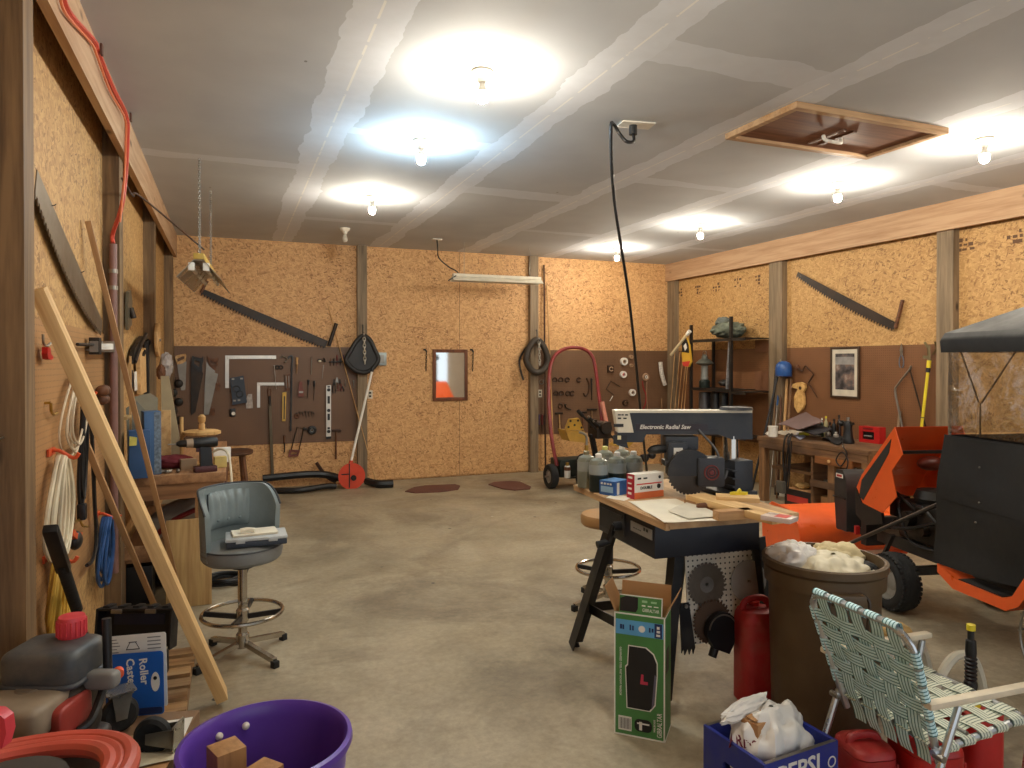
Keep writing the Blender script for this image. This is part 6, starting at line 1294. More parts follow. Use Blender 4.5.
for i, (x, y0, y1, lb, hm) in enumerate(((334, 379, 393, 'dark pliers, first of the small group right of the level', BLK), (336.8, 377.5, 390, 'pliers with a bright head in the small group right of the level', STEEL), (339.6, 379, 391, 'pliers with dark red grips in the small group right of the level', mat('dark red handle', (110, 34, 34), .4)), (342, 386, 391.5, 'tiny dark hook at the end of the pliers group', IRON))):
    o, P = wt('pliers', lb, 'pliers', x, (y0+y1)/2); a, m_, c = P((x, y0), (x, y0*.6+y1*.4), (x, y1)); MB().prism([(a[0]-.006, a[1]), (a[0]+.006, a[1]), (m_[0]+.018, m_[1]), (m_[0]-.018, m_[1])], .012, T(0, 0, .012)).build('jaw', hm if i == 1 else IRON, o)
    for s in (-1, 1): MB().tube([(m_[0]+s*.008, m_[1]+.01, .018), (m_[0]+s*.022, (m_[1]+c[1])/2, .018), (c[0]+s*.012, c[1], .018)], .007, 6, 3).build('handle', hm, o)
chisel('key_blank', 'short pale metal bar hanging right of the pliers group', 'bar', 345.3, 379.5, 345.3, 386, .3, .008, .009, GREY, GREY)
chisel('key_blank', 'short pale bolt hanging by the edge of the post under the collar', 'bolt', 353.2, 380, 353.4, 388, .3, .012, .007, GREY, GREY)
# low row
for i, (x, y0, y1) in enumerate(((299, 411, 414.5), (302, 411.5, 416), (305, 410.5, 418), (308, 411, 417), (311, 411, 417.5), (313, 412, 415))):
    chisel('allen_key', ('small dark hex key hanging in a row above the coping saw', 'small dark knob at the end of the row above the coping saw')[0], 'key', x, y0, x+1.2, y1, .3, .008, .004, IRON, IRON, group='hex keys above the coping saw')
o, P = wt('hose_clamp', 'dark brown lump hanging at the end of the row of hex keys', 'clamp', 296.7, 416); MB().torus(.022, .012, T(0, 0, .014), 16, 6).build('ring', DKW, o); MB().box((0, .03, .014), (.02, .02, .02)).build('screw', IRON, o)
o, P = wt('coping_saw', 'coping saw with a thin frame and reddish grip hanging across the pegboard edge', 'saw', 298, 441); p_ = P((291, 450), (297, 427), (303.5, 428.5), (298.5, 452)); MB().tube([(*q, .016) for q in p_], .007, 6, 2, smooth=False).build('frame', IRON, o)
a, c, d_, e_ = P((289.3, 449.5), (299.8, 449.8), (298, 456), (288, 456.5)); MB().prism([a, c, d_, e_], .03, T(0, 0, .004), [[(a[0]*.8+d_[0]*.2, a[1]*.7+d_[1]*.3), (c[0]*.8+e_[0]*.2, c[1]*.7+e_[1]*.3), (d_[0]*.8+a[0]*.2, d_[1]*.7+a[1]*.3), (e_[0]*.8+c[0]*.2, e_[1]*.7+c[1]*.3)]]).build('handle', mat('red brown body', (110, 54, 42), .5), o)
o, P = wt('tape_roll', 'black tape roll hanging beside the coping saw', 'tape', 311.8, 430); MB().torus(.038, .02, T(0, 0, .022), 24, 8).build('roll', BLK, o); MB().torus(.018, .004, T(0, 0, .03), 18, 6).build('core', GREY, o)
o, P = wt('pliers', 'small dark pliers hooked over the coping saw frame', 'pliers', 304.5, 428.5); MB().box((0, 0, .034), (.05, .03, .012), rotm(0, 0, -20), .004).build('jaw', IRON, o); MB().tube([(.02, -.005, .034), (.04, -.02, .034), (.06, -.02, .034)], .007, 6).build('handle', IRON, o)
chisel('wood_chisel', 'dark chisel hanging partly below the pegboard edge beside the coping saw', 'chisel', 284.2, 435, 284.6, 452, .45, .014, .009, DKW, IRON)
def hammer(label, hx0, hx1, hy, x0, y0, x1, y1, hm, head=IRON):
    o, P = wt('hammer', label, 'hammer', x0, (y0+y1)/2); a, c = P((hx0, hy), (hx1, hy)); MB().bar((*a, .022), (*c, .022), .028, .026, (0, 0, 1), .006).build('head', head, o); a, c = P((x0, hy), (x1, y1)); MB().cyl((*a, .022), (*c, .022), .011, .014, 10).build('handle', hm, o)
hammer('rusty hammer with brown handle hanging beside the foot of the long white level', 331.5, 341, 430.5, 336, 433, 335.6, 459, DKW, RUST)
p0, p1 = bk(272.5, 478, ROOM_D-.06), bk(269.5, 396, ROOM_D-.02); o = thing('digging_bar', 'long grey brown bar standing against the back wall right of the small framing square', 'bar', along(p0, p1)); L_ = (p1-p0).length
MB().box((0, 0, L_*.45), (.045, .012, L_*.9), None, .004).build('blade', mat('grey brown bar', (98, 88, 72), .6, .2, dirt=(70, 56, 42)), o); MB().cyl((0, 0, L_*.88), (0, 0, L_*1.0), .016).build('shank', IRON, o); b = MB(); b.tube([(-.015, 0, L_), (-.022, 0, L_+.07), (0, 0, L_+.1), (.022, 0, L_+.07), (.015, 0, L_)], .008, 6); b.build('loop_handle', DKW, o)
leaner('thin_stick', 'thin pale stick leaning past the end of the long saw to the collar post', 'stick', bk(362, 430, ROOM_D-.10), bk(328, 305, ROOM_D-.03), .006, HND)
# ---- collars on the posts
def chain(b, p0, p1, n, r=.012):
    p0, p1 = V(p0), V(p1)
    for i in range(n):
        q = p0.lerp(p1, (i+.5)/n); mm = along(q, q+(p1-p0)) @ rotm(90, 0, 0) if i % 2 else along(q, q+(p1-p0)) @ rotm(90, 0, 0) @ rotm(0, 90, 0)
        b.torus(r, r*.32, mm @ M.Diagonal((.75, 1.25, 1, 1)), 10, 5)
def collar(name, label, ax, ay, outer, inner, tm, slim):
    fr = back_at(ax, ay, .10); o = thing(name, label, 'collar', fr); inv = fr.inverted(); P = lambda pts: [tuple((inv @ bk(x, y, ROOM_D-.10))[:2]) for x, y in pts]
    pts = [V((*q, .05)) for q in smooth_path([V((*q, 0)) for q in P(outer)], 5, True) for q in [q[:2]]]
    b = MB(); b.tube([(p.x, p.y, .055) for p in pts], slim, 10, 1, True, smooth=False); b.build('padded_ring', tm, o, smooth=60)
    if inner:
        b = MB(); q = [(p.x, p.y) for p in pts]; b.prism(q, .05, T(0, 0, .015), None); b.build('pad', tm, o)
    t_ = P([(ax, outer[0][1])])[0]; b = MB(); chain(b, (t_[0], t_[1]+.02, .115 if inner else .10), (t_[0]+.01, t_[1]-.36, .115 if inner else .11), 9, .022); b.build('chain', mat('bright chain steel', (196, 190, 178), .35, .5), o)
    b = MB(); b.tube([(t_[0], t_[1]+.14, .004), (t_[0], t_[1]+.13, .03), (t_[0], t_[1]-.01, .05), (t_[0]-.0, t_[1]-.02, .12), (t_[0], t_[1]+.01, .13)], .008, 6, 3); b.build('hook', BLK, o)
    return o
LEA = mat('black leather', (30, 28, 27), .5, bump=.1)
collar('horse_collar', 'big black teardrop shaped harness collar with a chain hanging on a post', 362.5, 352, [(362.5, 336), (369, 340), (374, 350), (377.5, 359), (374, 366), (368, 371), (362, 372.5), (354, 370), (347.5, 364), (345.5, 359), (351, 349), (356, 341)], True, LEA, .030)
collar('horse_collar', 'slimmer dark ring shaped harness collar hanging on the post by the shop light', 536, 355, [(535, 340), (541, 345), (545.5, 355), (546, 363), (541.5, 370), (535, 372.5), (529, 369), (525, 361), (526, 352), (530, 344)], False, mat('dark olive leather', (58, 50, 42), .6), .045)
o, P = wt('tool_shadow_hame', 'dark curved leather strap hanging behind the slimmer collar', 'strap', 521, 358, .04); p_ = P((531, 342), (524, 350), (519, 360), (520, 370), (523, 380)); MB().tube([(*q, .02) for q in p_], .016, 6, 4, flat=.4).build('strap', mat('dark olive leather', (58, 50, 42), .6), o)
o['category'] = 'strap'; o.name = 'leather_strap'
o, P = wt('junction_box', 'square metal electrical box on the board right of the black collar', 'electrical box', 381, 359.5, .024); a, c = P((375.5, 365.5), (386, 352.5)); MB().box(((a[0]+c[0])/2, (a[1]+c[1])/2, .02), (c[0]-a[0], c[1]-a[1], .04), None, .004).build('box', mat('galvanised plate', (150, 160, 160), .35, .6), o)
MB().box(((a[0]+c[0])/2, (a[1]+c[1])/2, .042), ((c[0]-a[0])*.5, (c[1]-a[1])*.6, .004)).build('receptacle', GREY, o)
for (px, py, off, lb) in ((370, 394.5, .024, 'small ivory outlet plate beside the post below the black collar'), (539.8, 393.5, .012, 'small ivory switch plate between the slimmer collar and the red cart loop')):
    o, P = wt('outlet_plate', lb, 'outlet', px, py, off); MB().box((0, 0, .005), (.065, .11, .01), None, .003).build('plate', CREAM, o)
    for s in (-1, 1): MB().box((0, s*.022, .0105), (.03, .024, .003), None, .002).build('socket', IRON, o)
o, P = wt('steel_ring', 'bright steel snap ring hanging above the ivory switch plate', 'ring', 541, 382); MB().torus(.032, .007, T(0, 0, .012), 20, 6).build('ring', STEEL, o); MB().box((.02, .03, .012), (.02, .04, .012), rotm(0, 0, -30)).build('clip', STEEL, o)
# ---- red wheeled edger
p0, p1 = bk(351.5, 476, ROOM_D-.42), bk(372.5, 369, ROOM_D-.24); d = (p1-p0)
o = thing('grass_edger', 'wheeled lawn edger with an orange red disc guard and white shaft leaning on the post', 'edger', frame(p0, (1, 0, 0), (0, 0, 1))); R_ = o.matrix_world.inverted()
er = mat('orange red paint', (206, 66, 36), .45, dirt=(140, 60, 40), damt=.3)
MB().prism(circ(.165, 36), .025, T(0, 0, -.0)).build('disc_guard', er, o); MB().prism(circ(.035, 18), .02, T(.02, -.02, .026)).build('hub', IRON, o); b = MB(); b.box((-.03, .01, .029), (.012, .30, .008)); b.box((-.08, .03, .029), (.10, .012, .006), rotm(0, 0, 0)); b.build('slot', BLK, o)
q = R_ @ p1; MB().cyl((-.02, .12, .0), tuple(q), .016, seg=12).build('shaft', WHITE, o); MB().cyl((-.02, .10, .0), tuple(V((-.02, .12, 0)).lerp(q, .06)), .024).build('socket', er, o); e_ = V((-.02, .12, 0)).lerp(q, .97); MB().cyl(tuple(e_), tuple(q+(q-e_)*.4), .022).build('grip', BLK, o)
h0 = p0.z; MB().prism([(-.16, -h0+.06), (.16, -h0+.06), (.12, -.10), (-.12, -.10)], .09, T(0, 0, -.10)).build('foot_plate', er, o); MB().lathe([(0, 0), (.06, 0), (.065, .02), (.06, .04), (0, .04)], T(.0, -h0+.066, -.10, ry=0), 18).build('wheel', RUB, o)
# ---- black tubes along the wall foot
def floor_tube(label, pts, r, m=RUB, name='rubber_hose'):
    P = [fl(x, y, r)+V((0, 0, dz)) for x, y, dz in pts]
    for q in P: q.y = min(q.y, ROOM_D-.10-r)
    c = V(P[0]); o = MB().tube([p-c for p in P], r, 8, 6).build(name, m); tag(o, label, 'hose', mx=M.Translation(c))
floor_tube('long black rubber pipe lying along the foot of the back wall, uppermost', [(262, 484, .1), (300, 480, .12), (325, 481, .10), (345, 483, .04)], .045, BLK)
floor_tube('black pipe lying in front of the others at the wall foot', [(268, 491, .0), (300, 491, .01), (325, 488, .02), (336, 487, .01)], .035, BLK)
floor_tube('short straight black pipe end right of the orange red disc', [(367, 482, .01), (378, 484, .0), (393, 483.5, .0)], .05, BLK)
o = hang_cord('curved_iron', 'dark curved tool handle rising from the black pipes', [fl(316.5, 486, .0)+V((0, 0, .30)), fl(320, 486, 0)+V((.02, 0, .2)), fl(326, 486, 0)+V((.03, 0, .10)), fl(336, 486, 0)+V((0, 0, .05))], .022, RUST, 'handle')
# ---- mirror and its hooks
o, P = wt('wall_mirror', 'small mirror in a brown wooden frame on the middle of the strand board wall', 'mirror', 450, 375.5, .026); a, c = P((432.5, 401), (467.3, 349.5)); w, h = c[0]-a[0], c[1]-a[1]; cx, cy = (a[0]+c[0])/2, (a[1]+c[1])/2; b = MB(); t = .045
for s in (-1, 1): b.box((cx+s*(w/2-t/2), cy, .012), (t, h, .024), None, .006); b.box((cx, cy+s*(h/2-t/2), .012), (w-2*t, t, .024), None, .006)
b.build('frame', wood('mirror frame', (118, 66, 34), (80, 42, 22), 1, knots=False), o)
mg, tt, bb = nt('mirror glass'); bb.inputs['Base Color'].default_value = (.78, .8, .78, 1); bb.inputs['Metallic'].default_value = 1; bb.inputs['Roughness'].default_value = .04
MB().box((cx, cy, .006), (w-2*t+.004, h-2*t+.004, .006)).build('glass', mg, o)
for x, lb in ((426, 'small chain on a dark hook hanging left of the mirror'), (472.5, 'small chain on a dark hook hanging right of the mirror')):
    o, P = wt('hook_chain', lb, 'chain', x, 360, .026); b = MB(); q0 = P((x, 352), (x-.5, 371)); chain(b, (*q0[0], .03), (*q0[1], .02), 9, .014); b.build('chain', IRON, o); b = MB(); b.tube([(q0[0][0]-.03, q0[0][1]+.03, .004), (q0[0][0]-.02, q0[0][1]+.03, .04), (q0[0][0], q0[0][1], .04)], .012, 6); b.build('hook', BLK, o)
# ---- right bay: rods, cart, tape rolls, tools
leaner('thin_pole', 'dark slim rod like pole standing beside the slimmer collar', 'pole', bk(545.5, 466, ROOM_D-.14), bk(544, 265, ROOM_D-.03), .012, RUST)
leaner('thin_pole', 'tan slim pole crossing in front of the dark one by the slimmer collar', 'pole', bk(554, 466, ROOM_D-.24), bk(547, 285, ROOM_D-.03), .010, HND)
def tape(label, x, y, R_, r, m, cm=None):
    o, P = wt('tape_roll', label, 'tape', x, y); MB().lathe([(R_-r, 0), (R_, 0), (R_, .045), (R_-r, .045), (R_-r, 0)], None, 24, (False, False)).build('roll', m, o); MB().lathe([(R_-r*1.15, .002), (R_-r*.95, .002), (R_-r*.95, .0465), (R_-r*1.15, .0465)], None, 24, (False, False)).build('core', cm or CARD, o); pegged(o, 0, R_-r-.004)
tape('large white tape roll near the top of the brown pegboard', 623.2, 361.5, .058, .03, WHITE)
tape('red and white tape roll below the large white one', 622.5, 374.5, .052, .03, WHITE, RED)
tape('white tape roll beside the hanging black cord, half way down', 631.5, 392.5, .052, .026, WHITE)
tape('thin dark ring roll hanging lowest on the pegboard', 624.7, 402.8, .045, .012, RUST)
tape('small pale ring hanging by the black cord at the pegboard top', 630.2, 357, .03, .014, mat('tan tape', (170, 140, 110), .5)); tape('small dull ring just under the small pale ring', 630.4, 365.5, .026, .011, mat('tan tape', (170, 140, 110), .5))
o, P = wt('brown_box', 'brown square holder with a coiled pale strip on the pegboard', 'holder', 609.8, 369); MB().box((0, 0, .02), (.095, .11, .04), None, .004).build('body', RUST, o); MB().torus(.03, .008, T(0, 0, .045), 18, 6, 20, 330).build('pale_strip', mat('tan tape', (170, 140, 110), .5), o)
o, P = wt('wire_bracket', 'thin bent square wire frame hanging on the pegboard', 'wire', 611, 389); p_ = P((619.5, 386.5), (610.5, 381), (606, 389), (613.5, 395)); MB().tube([(*q, .012) for q in p_], .005, 6, 1, smooth=False).build('wire', IRON, o); a, c = P((612.3, 396), (609.5, 401)); stick2(MB(), a, c, .012, .01).build('white_grip', WHITE, o)
o, P = wt('string_bundle', 'coil of tan string with a red strap trailing from it', 'string', 645, 377); MB().torus(.045, .016, T(0, 0, .02), 22, 8).build('coil', mat('tan string', (168, 134, 104), .8), o); MB().torus(.02, .008, T(0.01, .0, .026), 16, 6).build('inner_coil', WHITE, o)
p_ = P((642, 381), (643, 388), (645.5, 395), (645, 403), (642.5, 410)); MB().tube([(*q, .012) for q in p_], .012, 6, 4, flat=.35, up=(0, 0, 1)).build('red_strap', mat('red webbing', (140, 34, 30), .6), o); p_ = P((646.5, 381), (646.2, 395), (647, 410)); MB().tube([(*q, .014) for q in p_], .005, 5).build('loose_end', mat('tan string', (168, 134, 104), .8), o)
o = thing('scrub_brush', 'long stick topped by a wrapped white roll standing near the back corner', 'brush', along(bk(661.5, 440, ROOM_D-.12), bk(661.5, 388, ROOM_D-.06)))
MB().cyl((0, 0, -.52), (0, 0, .64), .014).build('stick', OLDZ, o); b = MB(); p_ = [(0, 0, .60), (.01, 0, .75), (.04, 0, .9), (.06, 0, .98)]; q0 = o.matrix_world.inverted(); p_ = [q0 @ bk(x, y, ROOM_D-.06) for x, y in ((665, 385), (662.5, 377), (661, 369), (660.5, 362))]; b.tube(p_, .032, 10); b.build('white_roll', mat('off white wrap', (214, 208, 198), .6, var=.25, scale=40), o)
# shackles and hooks inside the red loop
for r_, (y, xs) in enumerate(((380, (554.5, 560.5, 567, 578.5)), (393.5, (555.5, 561, 567.5, 572)))):
    for i, x in enumerate(xs):
        o, P = wt('shackle', ('dark horseshoe shaped shackle in the upper row inside the red loop', 'dark horseshoe shaped shackle in the lower row inside the red loop')[r_], 'shackle', x, y, .010, ('upper row of shackles', 'lower row of shackles')[r_])
        MB().torus(.034, .009, T(0, 0, .014, rz=-30+35*i), 18, 6, -40, 220).build('bow', RUST, o); MB().cyl((-.03, -.02, .014), (.03, -.02, .014), .006, seg=8).build('pin', IRON, o)
o, P = wt('hay_hook', 'long dark curved hook hanging right of the shackles', 'hook', 587, 387); p_ = P((586, 378), (588.5, 384), (588, 392), (585, 396), (583, 393)); MB().tube([(*q, .016) for q in p_], .011, 6).build('hook', RUST, o)
chisel('cold_chisel', 'straight dark bar hanging just right of the long curved hook', 'bar', 591, 378, 591.3, 400, .3, .015, .012, IRON, IRON)
o, P = wt('iron_ring', 'dark iron ring hanging under the shackles', 'ring', 560, 406); MB().torus(.034, .007, T(0, 0, .012), 20, 6).build('ring', RUST, o); pegged(o, 0, .03)
o, P = wt('bent_bracket', 'small dark bent bracket right of the iron ring', 'bracket', 567.5, 407.5); p_ = P((564.5, 404.5), (566, 408), (570.5, 409.5)); MB().tube([(*q, .014) for q in p_], .011, 6).build('arm', IRON, o); MB().box((*P((565, 404.5))[0], .012), (.03, .012, .02)).build('tab', IRON, o)
hammer('hammer with tan handle hanging low at the edge of the red loop', 554.5, 562, 413.2, 558.5, 414, 559.5, 435, HND)
hammer('hammer hanging behind the yellow panel, handle reddish', 578.5, 586, 412.3, 582, 413, 582.5, 433, DKW)
hammer('hammer hanging right of the yellow panel under the straight bar', 586.5, 596, 409.5, 591, 410, 591.5, 432, OLDZ)
for x, lb, m in ((538.6, 'dark purple handled screwdriver, first of three by the back post', mat('purple handle', (64, 48, 84), .4)), (541.6, 'dark red handled screwdriver, middle of three by the back post', mat('dark red handle', (110, 34, 34), .4)), (544.3, 'dark blue handled screwdriver, last of three by the back post', mat('navy handle', (44, 50, 84), .4))): chisel('screwdriver', lb, 'screwdriver', x, 414, x, 433, .55, .014, .006, m, IRON)
# red loop cart with its wheels
cyy = 8.0
def cart():
    base = bk(575, 485, cyy); o = thing('hand_cart', 'two-wheeled cart with a tall red tube loop handle and dark tray, by the back wall', 'cart', T(base.x, cyy, 0))
    inv = o.matrix_world.inverted(); G = lambda x, y, dy=0: inv @ bk(x, y, cyy+dy)
    pts = [G(557, 466, .0), G(552, 440, .12), G(549, 405, .28), G(549.5, 372, .42), G(554, 357, .48), G(563, 349.5, .52), G(574, 347.5, .53), G(585, 349.5, .52), G(592.5, 357, .48), G(596, 372, .42), G(599.5, 400, .28), G(603, 428, .14), G(606, 446, .05)]
    b = MB(); b.tube(pts, .024, 10, 4); b.build('loop_handle', mat('dark red tube', (132, 34, 34), .4, dirt=(90, 30, 26)), o)
    p, q = G(602, 402, .20), G(607, 426, .10); b = MB(); b.cyl(tuple(p), tuple(q), .03); b.build('pink_highlight', mat('pinkish highlight', (196, 126, 104), .5), o)  # highlight on the red tube, coloured in as a paler pink cylinder
    for x, nm in ((551, 1), (600, 2)):
        c = G(x, 477); b = MB(); mm = M.Translation((c.x, 0, .155)); b.lathe([(.085, -.04), (.14, -.045), (.152, -.03), (.155, 0), (.152, .03), (.14, .045), (.085, .04)], mm @ rotm(0, 90, 0) @ rotm(0, 0, 0), 32, (False, False)); w_ = b.build('wheel', TIRE, o)
        b = MB(); b.lathe([(.088, -.03), (.06, -.02), (.03, -.035), (0, -.035)], mm @ rotm(0, 90, 0), 24, (False, False)); b.lathe([(.088, .03), (.06, .02), (.03, .035), (0, .035)], mm @ rotm(0, 90, 0), 24, (False, False)); b.build('rim', RIM, w_)
    a, c = G(545, 476), G(606, 476); b = MB(); b.cyl((a.x, 0, .155), (c.x, 0, .155), .012); b.build('axle', STEEL, o)
    b = MB(); b.box(((G(558, 470).x+G(596, 470).x)/2, .08, .25), (G(596, 470).x-G(558, 470).x, .3, .22), None, .01); b.box(((G(558, 470).x+G(590, 470).x)/2, -.08, .14), (.3, .1, .02)); b.build('tray', mat('dark green black steel', (34, 40, 34), .5, .2), o)
    b = MB(); b.torus(.10, .018, T(G(578, 462).x, -.12, .32, rx=90, rz=20), 26, 8); b.build('hose_ring', RUB, o)
    return o
cart()
p = bk(567, 474, cyy-.15); o = thing('spray_can', 'white and brown can standing in the tray of the red loop cart', 'can', T(p.x, cyy-.16, .1515)); MB().lathe([(0, 0), (.036, 0), (.038, .01), (.038, .13), (.03, .15)], None, 18).build('body', WHITE, o); MB().lathe([(.0385, .09), (.0385, .135)], None, 18, (False, False)).build('label_band', DKW, o); MB().cyl((0, 0, .15), (0, 0, .19), .022).build('cap', BRASS, o)
# yellow two-wheel tiller
def tiller():
    yy = 7.42; base = bk(600, 480, yy); o = thing('garden_tiller', 'yellow garden tiller with black engine and handles behind the gas cylinders', 'tiller', T(base.x, yy, 0)); inv = o.matrix_world.inverted(); G = lambda x, y, dy=0: inv @ bk(x, y, yy+dy)
    FRW = frame((0, 0, 0), (1, 0, 0), (0, 0, 1)); P = lambda *q: [(G(x, y).x, G(x, y).z) for x, y in q]; YP = mat('yellow tiller paint', (184, 142, 48), .45, dirt=(130, 96, 40), damt=.5)
    MB().prism(P((566, 430), (570, 419), (579, 418), (584, 430)), .05, FRW @ T(0, 0, -.05)).build('upper_panel', YP, o)
    b = MB()
    for x, y in ((570.5, 421), (578, 420.5), (568.5, 427), (581.5, 427.5), (574.5, 425)): q = P((x, y))[0]; b.prism(circ(.014, 10, *q), .004, FRW @ T(0, 0, -.0001))
    b.build('panel_hole', BLK, o)
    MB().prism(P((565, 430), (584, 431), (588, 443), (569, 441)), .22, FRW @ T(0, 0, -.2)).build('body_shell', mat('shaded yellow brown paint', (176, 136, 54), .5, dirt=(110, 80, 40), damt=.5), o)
    MB().prism(P((614, 446), (628, 448), (636, 440), (638, 434), (632, 436), (622, 441)), .16, FRW @ T(0, 0, -.16)).build('rear_fender', YP, o)
    e = G(602, 430); b = MB(); b.box((e.x, .06, e.z), (.2, .24, .2), None, .02); b.cyl((e.x, -.06, e.z+.03), (e.x, -.12, e.z+.03), .07); b.cyl((e.x-.12, .0, e.z+.03), (e.x-.12, 0, e.z+.13), .05); b.build('engine', IRON, o)
    for a, c in (((578, 411), (603, 436)), ((589, 418), (616, 440))): p, q = G(*a, -.1), G(*c, .0); b = MB(); b.tube([tuple(p), tuple(p.lerp(q, .5)), tuple(q)], .016, 8); hb = b.build('handle_bar', BLK, o); b = MB(); b.cyl(tuple(p), tuple(p.lerp(q, .18)), .022); b.build('grip', RUB, hb)
    p, q = G(588, 416, -.1), G(594, 422, -.1); b = MB(); b.cyl(tuple(p), tuple(q), .012); b.build('bright_lever', STEEL, o)
    b = MB(); x0 = G(585, 470).x; x1 = G(640, 470).x; b.box(((x0+x1)/2, .1, .42), (x1-x0, .08, .06)); b.bar((e.x-.1, .08, e.z-.05), (e.x-.02, .1, .4), .05, .05); b.bar((e.x+.1, .08, e.z-.05), (e.x+.1, .1, .4), .05, .05); b.build('frame_bar', BLKM, o)
    for x in (590, 636):
        c = G(x, 470).x; b = MB(); mm = M.Translation((c, .1, .19)) @ rotm(0, 90, 0); b.lathe([(.1, -.05), (.17, -.055), (.19, -.02), (.19, .02), (.17, .055), (.1, .05)], mm, 28, (False, False)); w_ = b.build('wheel', TIRE, o); b = MB(); b.lathe([(.1, -.03), (.03, -.02), (0, -.02)], mm, 20, (False, False)); b.lathe([(.1, .03), (.03, .02), (0, .02)], mm, 20, (False, False)); b.build('rim', RIM, w_)
        b = MB(); b.bar((c, .1, .19), (c, .1, .42), .04, .03, (0, 1, 0)); b.build('strut', BLKM, o)
    for x, y in ((645, 458), (652, 455)): p = G(x, y); b = MB(); b.ball(tuple(p), .05); b.bar(tuple(p), (p.x-.1, .1, .42), .03, .03); b.build('control_knob', BLK, o)
tiller()
# rubber mats on the floor
def mat_on(label, pts):
    P = [fl(x, y) for x, y in pts]; c = sum(P, V())/len(P); b = MB(); b.prism([(p.x-c.x, p.y-c.y) for p in P], .012, None, z0=.001); o = b.build('rubber_mat', mat('reddish brown rubber mat', (104, 62, 50), .8, var=.2, dirt=(80, 56, 44))); tag(o, label, 'mat', mx=M.Translation((c.x, c.y, 0)))
mat_on('reddish brown mat on the concrete in front of the sheeted doorway, nearer the orange disc', [(405, 492), (414, 488), (425, 486.3), (455, 485), (460, 486.5), (458, 490), (440, 492.5), (415, 493.5)])
mat_on('reddish brown mat on the concrete nearer the red loop cart', [(488.5, 485), (494, 482.8), (510, 481.7), (520, 482.5), (531, 487.5), (530, 489.5), (515, 490.8), (503, 489.5)])
# ---- hanging shop lights
def trough(o, L_, wd, hh, m_in, m_out):
    """V shaped reflector along local y, opening downwards"""
    b = MB(); prof = [(-wd, -hh), (-.035, 0), (.035, 0), (wd, -hh), (wd-.004, -hh-.002), (.033, -.005), (-.033, -.005), (-wd+.004, -hh-.002)]
    b.prism(prof, L_, frame((0, L_/2, 0), (1, 0, 0), (0, 0, 1))); return b.build('reflector', m_out, o)
c = bk(497.5, 281, 8.6); o = thing('shop_light', 'long white shop light hanging level in front of the back wall', 'lamp', T(c.x, c.y, c.z+.03, rz=90-2))
trough(o, 1.22, .09, .05, WHITE, mat('white enamel reflector', (226, 218, 198), .4)); b = MB(); b.box((0, 0, .022), (.075, 1.2, .04), None, .006); b.build('ballast_box', mat('white enamel reflector', (226, 218, 198), .4), o)
for s in (-1, 1): MB().cyl((s*.035, -.58, -.022), (s*.035, .58, -.022), .014, seg=12).build('tube', mat('unlit white tube', (220, 220, 214), .3), o)
hz = ROOM_H-(c.z+.03)
for s in (-1, 1): MB().cyl((0, s*.45, .04), (0, s*.45, hz-.001), .0025, seg=6).build('hanging_wire', GREY, o)
a = ce(437, 239); MB().box((a.x, a.y, ROOM_H-.006), (.12, .07, .01), None, .003).build('outlet_plate', PORC); op = bpy.data.objects['outlet_plate.002'] if 'outlet_plate.002' in bpy.data.objects else None
if op is not None and op.type == 'MESH': tag(op, 'white outlet plate on the ceiling where the shop light cord plugs in', 'outlet')
e = V((bk(452, 275, 8.6).x, 8.6, c.z+.08))
hang_cord('power_cord', 'black cord hanging from the ceiling outlet to the level white shop light', [(a.x, a.y, ROOM_H-.012), (a.x+.01, a.y, ROOM_H-.12), tuple(bk(439, 258, 8.55)), tuple(bk(449, 267, 8.58)), tuple(bk(458, 272.5, 8.6)), tuple(bk(454, 277, 8.58)), tuple(bk(448.5, 280.5, 8.56)), tuple(bk(451, 279, 8.6))], .008, BLK)
n0, n1 = ce(211, 153), ce(215, 190); zc = 2.335
o = thing('shop_light', 'silver twin tube shop light hung on two chains near the tool wall, seen end on', 'lamp', T((n0.x+n1.x)/2-.06, (n0.y+n1.y)/2+.1, zc, rz=-3))
trough(o, 1.22, .15, .13, STEEL, mat('dull silver reflector', (168, 162, 150), .3, .7)); b = MB(); b.box((0, 0, .028), (.075, 1.2, .045), None, .006); b.build('ballast_box', mat('yellowed end cap', (190, 156, 70), .5), o)
for s in (-1, 1):
    MB().cyl((s*.05, -.57, -.055), (s*.05, .57, -.055), .016, seg=12).build('tube', mat('unlit white tube', (220, 220, 214), .3), o)
    MB().box((s*.05, -.59, -.05), (.045, .03, .06), None, .006).build('tube_holder', WHITE, o)
    b = MB(); chain(b, (0, s*.52, .05), (0, s*.52, ROOM_H-zc-.002), 40, .011); b.build('chain', GREY, o)
# cord of that light from the side header
hang_cord('power_cord', 'dark cord running from the side header beam down to the silver shop light', [tuple(lf(122, 178, .008)), tuple(lf(133, 196, .03)), (.05, 5.2, 2.66), ((n0.x+n1.x)/2-.06, (n0.y+n1.y)/2-.35, zc+.10)], .007, RUST)
